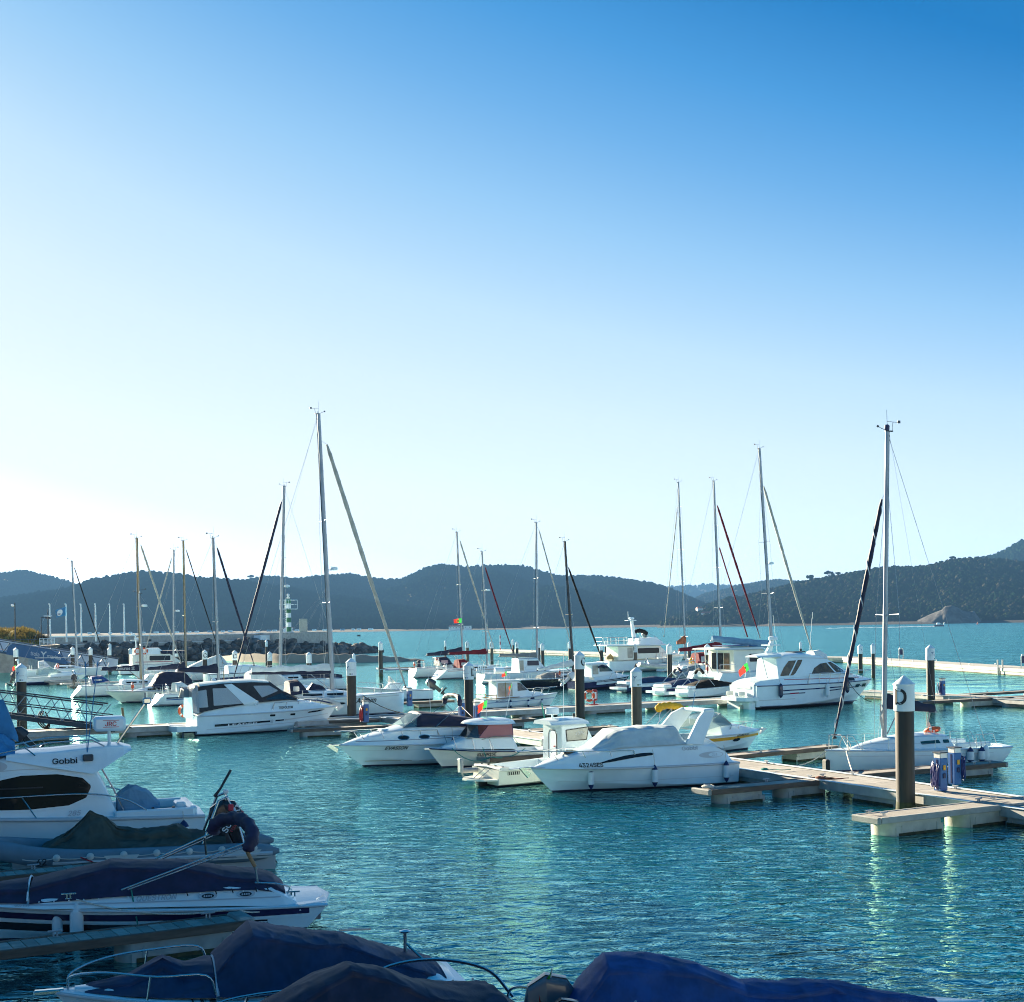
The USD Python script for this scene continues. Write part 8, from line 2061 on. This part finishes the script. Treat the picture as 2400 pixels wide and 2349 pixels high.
def coveredboat(label, px, py, heading, L, hullm, coverm, peak, band=None, frame=None):
    b = Boat("runabout", label, "boat", px, py, -L / 2 + .3, -.9, heading)
    hs = b.hull(L, 2.3, 1.0, .75, .9, hullm, ws=.92, chine=.1, rub="gelcoat", rubr=.035)
    b.part("swim_platform", prism(Polygon([(-L / 2 - .02, -1.0), (-L / 2 - .75, -.8), (-L / 2 - .8, 0), (-L / 2 - .75, .8), (-L / 2 - .02, 1.0)]).buffer(.06), .2, (0, 0, .3)), "gelcoat", 30)
    b.part("stern_deck", cat([bx(-L / 2 + .02, -L / 2 + .9, -.95, .95, .75, 1.02, .08)]), "gelcoat", 30)
    b.part("cover", cloth([(-L / 2 + .9, .8, 1.1, 1.0, .8), (-L * .2, .85, 1.0 + peak * .7, 1.08, .6), (0, .9, 1.0 + peak, 1.08, .55), (L * .2, .98, 1.25, .9, .6), (L * .45, 1.02, 1.08, .25, .12)], .05, 1.7, int(px))[0], coverm, 50)
    if band:
        b.stripe("hull_band", hs, -L / 2 + .2, L / 2 - .3, (.42, .62), .26, band, .016)
    if frame:
        b.rolled([[-1.3, -.8, 2.1], [-1.3, -.3, 2.4], [-1.2, .3, 2.4], [-1.1, .85, 2.05]], .13, frame)
        for q in (1, -1):
            for dx in (-1.1, 0.9):
                b.part("bimini_frame", tube([[-1.25, q * .85, 2.1], [-1.25 + dx, q * 1.05, 1.0]], .022, 5), "white_paint", 60)
    return b
coveredboat("navy-hulled runabout with white band under a flat navy cover, left of the folding biminis", 1474, 1623, 26, 7.2, "gelcoat_navy", "blue_navy_canvas", .35, "gelcoat")
coveredboat("white runabout with blue cover and folded navy bimini, left of the black-covered one", 1562, 1632, 26, 6.6, "gelcoat", "blue_navy_canvas", .45, "stripe_navy", "navy_canvas")
coveredboat("white runabout with black cover and folded black bimini", 1618, 1636, 26, 6.2, "gelcoat", "black_canvas", .5, None, "black_canvas")

# centre-console boat behind the tall yacht, stern to the right
b = Boat("centre_console_boat", "white open boat with thin canopy and tilted black outboard behind the tall yacht's bow", "boat", 1005, 1640, -3.0, 1.0, 200)
hs = b.hull(6.8, 2.4, 1.25, .85, .8, ws=.92, chine=.1, rub="gelcoat_grey", cockpit=(.05, .7, .4))
b.part("console", body([(-.6, .6, 1.55, .45, .4), (.3, .6, 1.65, .48, .4), (.8, .6, 1.1, .4, .35)], .03, .06, 8)[0], "gelcoat", 30)
b.part("console_screen", body([(-.1, 1.62, 1.64, .42, .4), (.35, 1.6, 2.15, .42, .3), (.4, 1.6, 2.16, .42, .3)], .02, .03)[0], "vinyl", 25)
b.bimini(-1.3, 1.0, .95, 2.75, .12, "steel_blue_canvas", True, .04, "canopy")
b.part("seat", bx(-1.6, -1.0, -.5, .5, .6, 1.2, .08), "gelcoat", 30)
b.bowrail(.8, 3.0, .45, .016, 4, .2)
b.outboard(-3.55, 0, 1.05, 1.1, 48, "engine_black")
b.part("whip_antenna", tube([[-.2, .4, 1.6], [-.2, .4, 4.4]], .014, 4), "white_paint", 60)

# open sports boat at left, below the gangway
b = Boat("sport_boat", "white sports boat with dark underside and curved windscreen below the lettered gangway", "boat", 45, 1606, -4.0, -1.1, 26)
hs = b.hull(9.0, 2.6, 1.15, .8, 1.5, "gelcoat", ws=.9, chine=.15, rub="gelcoat", cockpit=(.1, .5, .3), bottom="stripe_navy", zb=.32)
b.cabin_house([(-.2, .9, 1.35, 1.1, .95), (1.2, 1.0, 1.5, 1.0, .8), (2.8, 1.1, 1.35, .6, .4), (4.0, 1.14, 1.2, .2, .1)], name="foredeck", n=12)
b.part("windscreen", body([(1.2, 1.4, 1.5, .8, .7), (-.2, 1.3, 2.2, 1.05, .8), (-1.6, 1.2, 1.9, 1.1, .95), (-1.7, 1.2, 1.25, 1.1, 1.0)], .04, .06)[0], "glass_clear", 25)
b.text(hs, "DELPHI", .2, .82, .16, "letter_black", out=.03)
b.part("arch_pole", cat([tube([[-3.6, q * .9, .9], [-4.0, q * .5, 3.0]], .06, 6) for q in (1, -1)] + [move(lathe([(.1, 0), (.28, .1), (.1, .25)], 10), (-4.05, 0, 3.0))]), "gelcoat", 50)
b.outboard(-4.3, .4, .9, 1.05, 20, "engine_black")
b.outboard(-4.3, -.5, .9, 1.05, 20, "engine_black")
b.ensign(-4.1, 0, 1.0, .5, .4, .3, "green and red flag at the stern of the sports boat below the gangway", 1.5, -.1, -1)

# motor cruisers far left behind the masts
b = Boat("motor_cruiser", "white flybridge cruiser with orange lifebuoys and dark roof behind the masts at left", "boat", 292, 1582, -5.2, -1.6, 24)
hs = b.hull(11.5, 3.8, 1.7, 1.4, 1.4, ws=.93, rub="gelcoat_grey")
dk, dfn, _ = body([(-4.0, 1.4, 3.0, 1.6, 1.5), (1.6, 1.6, 3.0, 1.6, 1.4), (3.2, 1.7, 1.9, 1.2, .9)], .04, .12, 12)
b.part("deckhouse", dk, "gelcoat_cream", 30)
b.patch("saloon_window", dfn, rbox(-1.5, 1.6, 2.05, 2.75, .12), "window_dark", .02, .02)
b.stripe("brown_stripe", dfn, -3.6, 2.0, (1.8, 1.8), .1, "stripe_red", .02)
b.part("flybridge", body([(-3.6, 3.0, 3.9, 1.3, 1.2), (0, 3.0, 3.9, 1.3, 1.1), (.9, 3.0, 3.2, 1.1, .9)], .03, .08, 8)[0], "gelcoat", 30)
b.part("canvas_roof", body([(0.2, 3.05, 3.45, 1.5, 1.4), (4.2, 3.0, 3.4, 1.5, 1.4)], .04, .1, 6)[0], "navy_canvas", 40)
b.part("radar_mast", cat([tube([[-3.2, 0, 3.8], [-3.3, 0, 5.8]], .09, 6), move(lathe([(.3, 0), (.42, .05), (.38, .3), (.2, .36)], 14), (-3.0, 0, 5.2)), move(lathe([(.25, 0), (.3, .05), (.25, .3)], 12), (-3.6, .2, 5.9)), bx(-4.0, -2.6, -.5, .5, 5.1, 5.18)]), "gelcoat", 40)
for k, x in enumerate((-3.2, -2.2)):
    ringbuoy("lifebuoy", ("left" if k == 0 else "right") + " of two orange lifebuoys on the flybridge of the far cruiser at left", b.world(x, -1.38, 3.5), b.h, .42)
b = Boat("motor_cruiser", "white cruiser with pale grey cockpit tent between the two C piles", "boat", 452, 1590, -3.6, -1.3, 24)
b.hull(8.6, 3.0, 1.4, 1.15, 1.1, rub="gelcoat_grey")
b.cabin_house([(-1.0, 1.2, 1.8, 1.3, 1.1), (1.5, 1.3, 1.9, 1.1, .9), (3.8, 1.4, 1.5, .3, .15)], name="topsides", n=12)
b.part("cockpit_tent", cloth([(-4.0, 1.2, 1.5, 1.2, .9), (-2.0, 1.3, 2.4, 1.25, .6), (.4, 1.5, 3.1, 1.2, .5), (1.2, 1.7, 2.2, 1.0, .5)], .05, 1.5, 55)[0], "grey_white_cover", 50)
b.bowrail(.5, 3.6, .6, .02, 5, .3)
b = Boat("motor_cruiser", "white cruiser with cream canvas hood and clear side curtain behind the canopied cruiser", "boat", 585, 1668, -3.2, -1.2, 26)
b.hull(8.4, 2.9, 1.4, 1.15, 1.1, rub="gelcoat_grey")
b.cabin_house([(-1.0, 1.2, 1.8, 1.3, 1.1), (1.5, 1.3, 1.9, 1.1, .9), (3.8, 1.4, 1.5, .3, .15)], name="topsides", n=12)
b.part("canvas_hood", cloth([(-3.0, 1.3, 3.0, 1.25, .9), (-2.4, 1.4, 3.25, 1.28, 1.0), (-1.0, 1.5, 3.2, 1.25, 1.0), (.4, 1.7, 2.3, 1.0, .7), (1.2, 1.75, 1.9, .8, .5)], .05, 1.6, 57)[0], "white_canvas", 50)
b.patch("side_curtain", lambda x, z: 1.25 - .14 * (z - 1.4), [(-1.9, 1.9), (-1.6, 2.95), (-.9, 2.95), (-.1, 2.2), (-1.0, 1.95)], "vinyl", .06, .015)
b = Boat("motor_cruiser", "white cruiser with dark blue hull line right of the C piles, mostly behind other boats", "boat", 505, 1606, -3.6, -1.3, 24)
b.hull(9.0, 3.0, 1.5, 1.3, 1.1, "gelcoat", rub="stripe_navy")
b.stripe("navy_band", b.hs, -4.2, 4.0, (.5, .8), .3, "stripe_navy", .02)
b.cabin_house([(-2.0, 1.3, 2.2, 1.3, 1.1), (1.5, 1.4, 2.2, 1.2, 1.0), (3.8, 1.5, 1.6, .3, .15)], name="deckhouse", n=12)
b.bowrail(.5, 3.8, .6, .02, 5, .3)
# small boat cut by the left edge
b = Boat("tender", "small white boat cut off by the left edge with black outboard tilted up", "boat", 20, 1782, -2.0, .8, 192)
b.hull(4.6, 1.9, .8, .62, .6, rub="gelcoat_navy", rubr=.04)
b.outboard(-2.5, .2, .95, 1.0, 42, "engine_black")
ringbuoy("lifebuoy", "orange lifebuoy at the left edge above the tilted black outboard", b.world(-1.6, .55, 1.35), 20, .36)
b.part("handrail", tube([[-1.6, .7, .6], [-1.7, .7, 1.9], [-1.4, .7, 1.9], [-1.3, .7, .6]], .025, 5), "stainless", 60)
# ------------------------------------------------------------------ haze
hz = bx(-9500, 9500, -62, 9500, -1.0, 420)
M["haze_air"] = usdkit.material(stage, "/World/Looks/haze_air", {"v": ("principled_volume", {"color": (0.22, 0.52, 1.0), "density": 0.000038, "anisotropy": 0.2})}, [], volume="v.volume")
solo("haze", hz, "haze_air", kind="stuff", smooth=False)
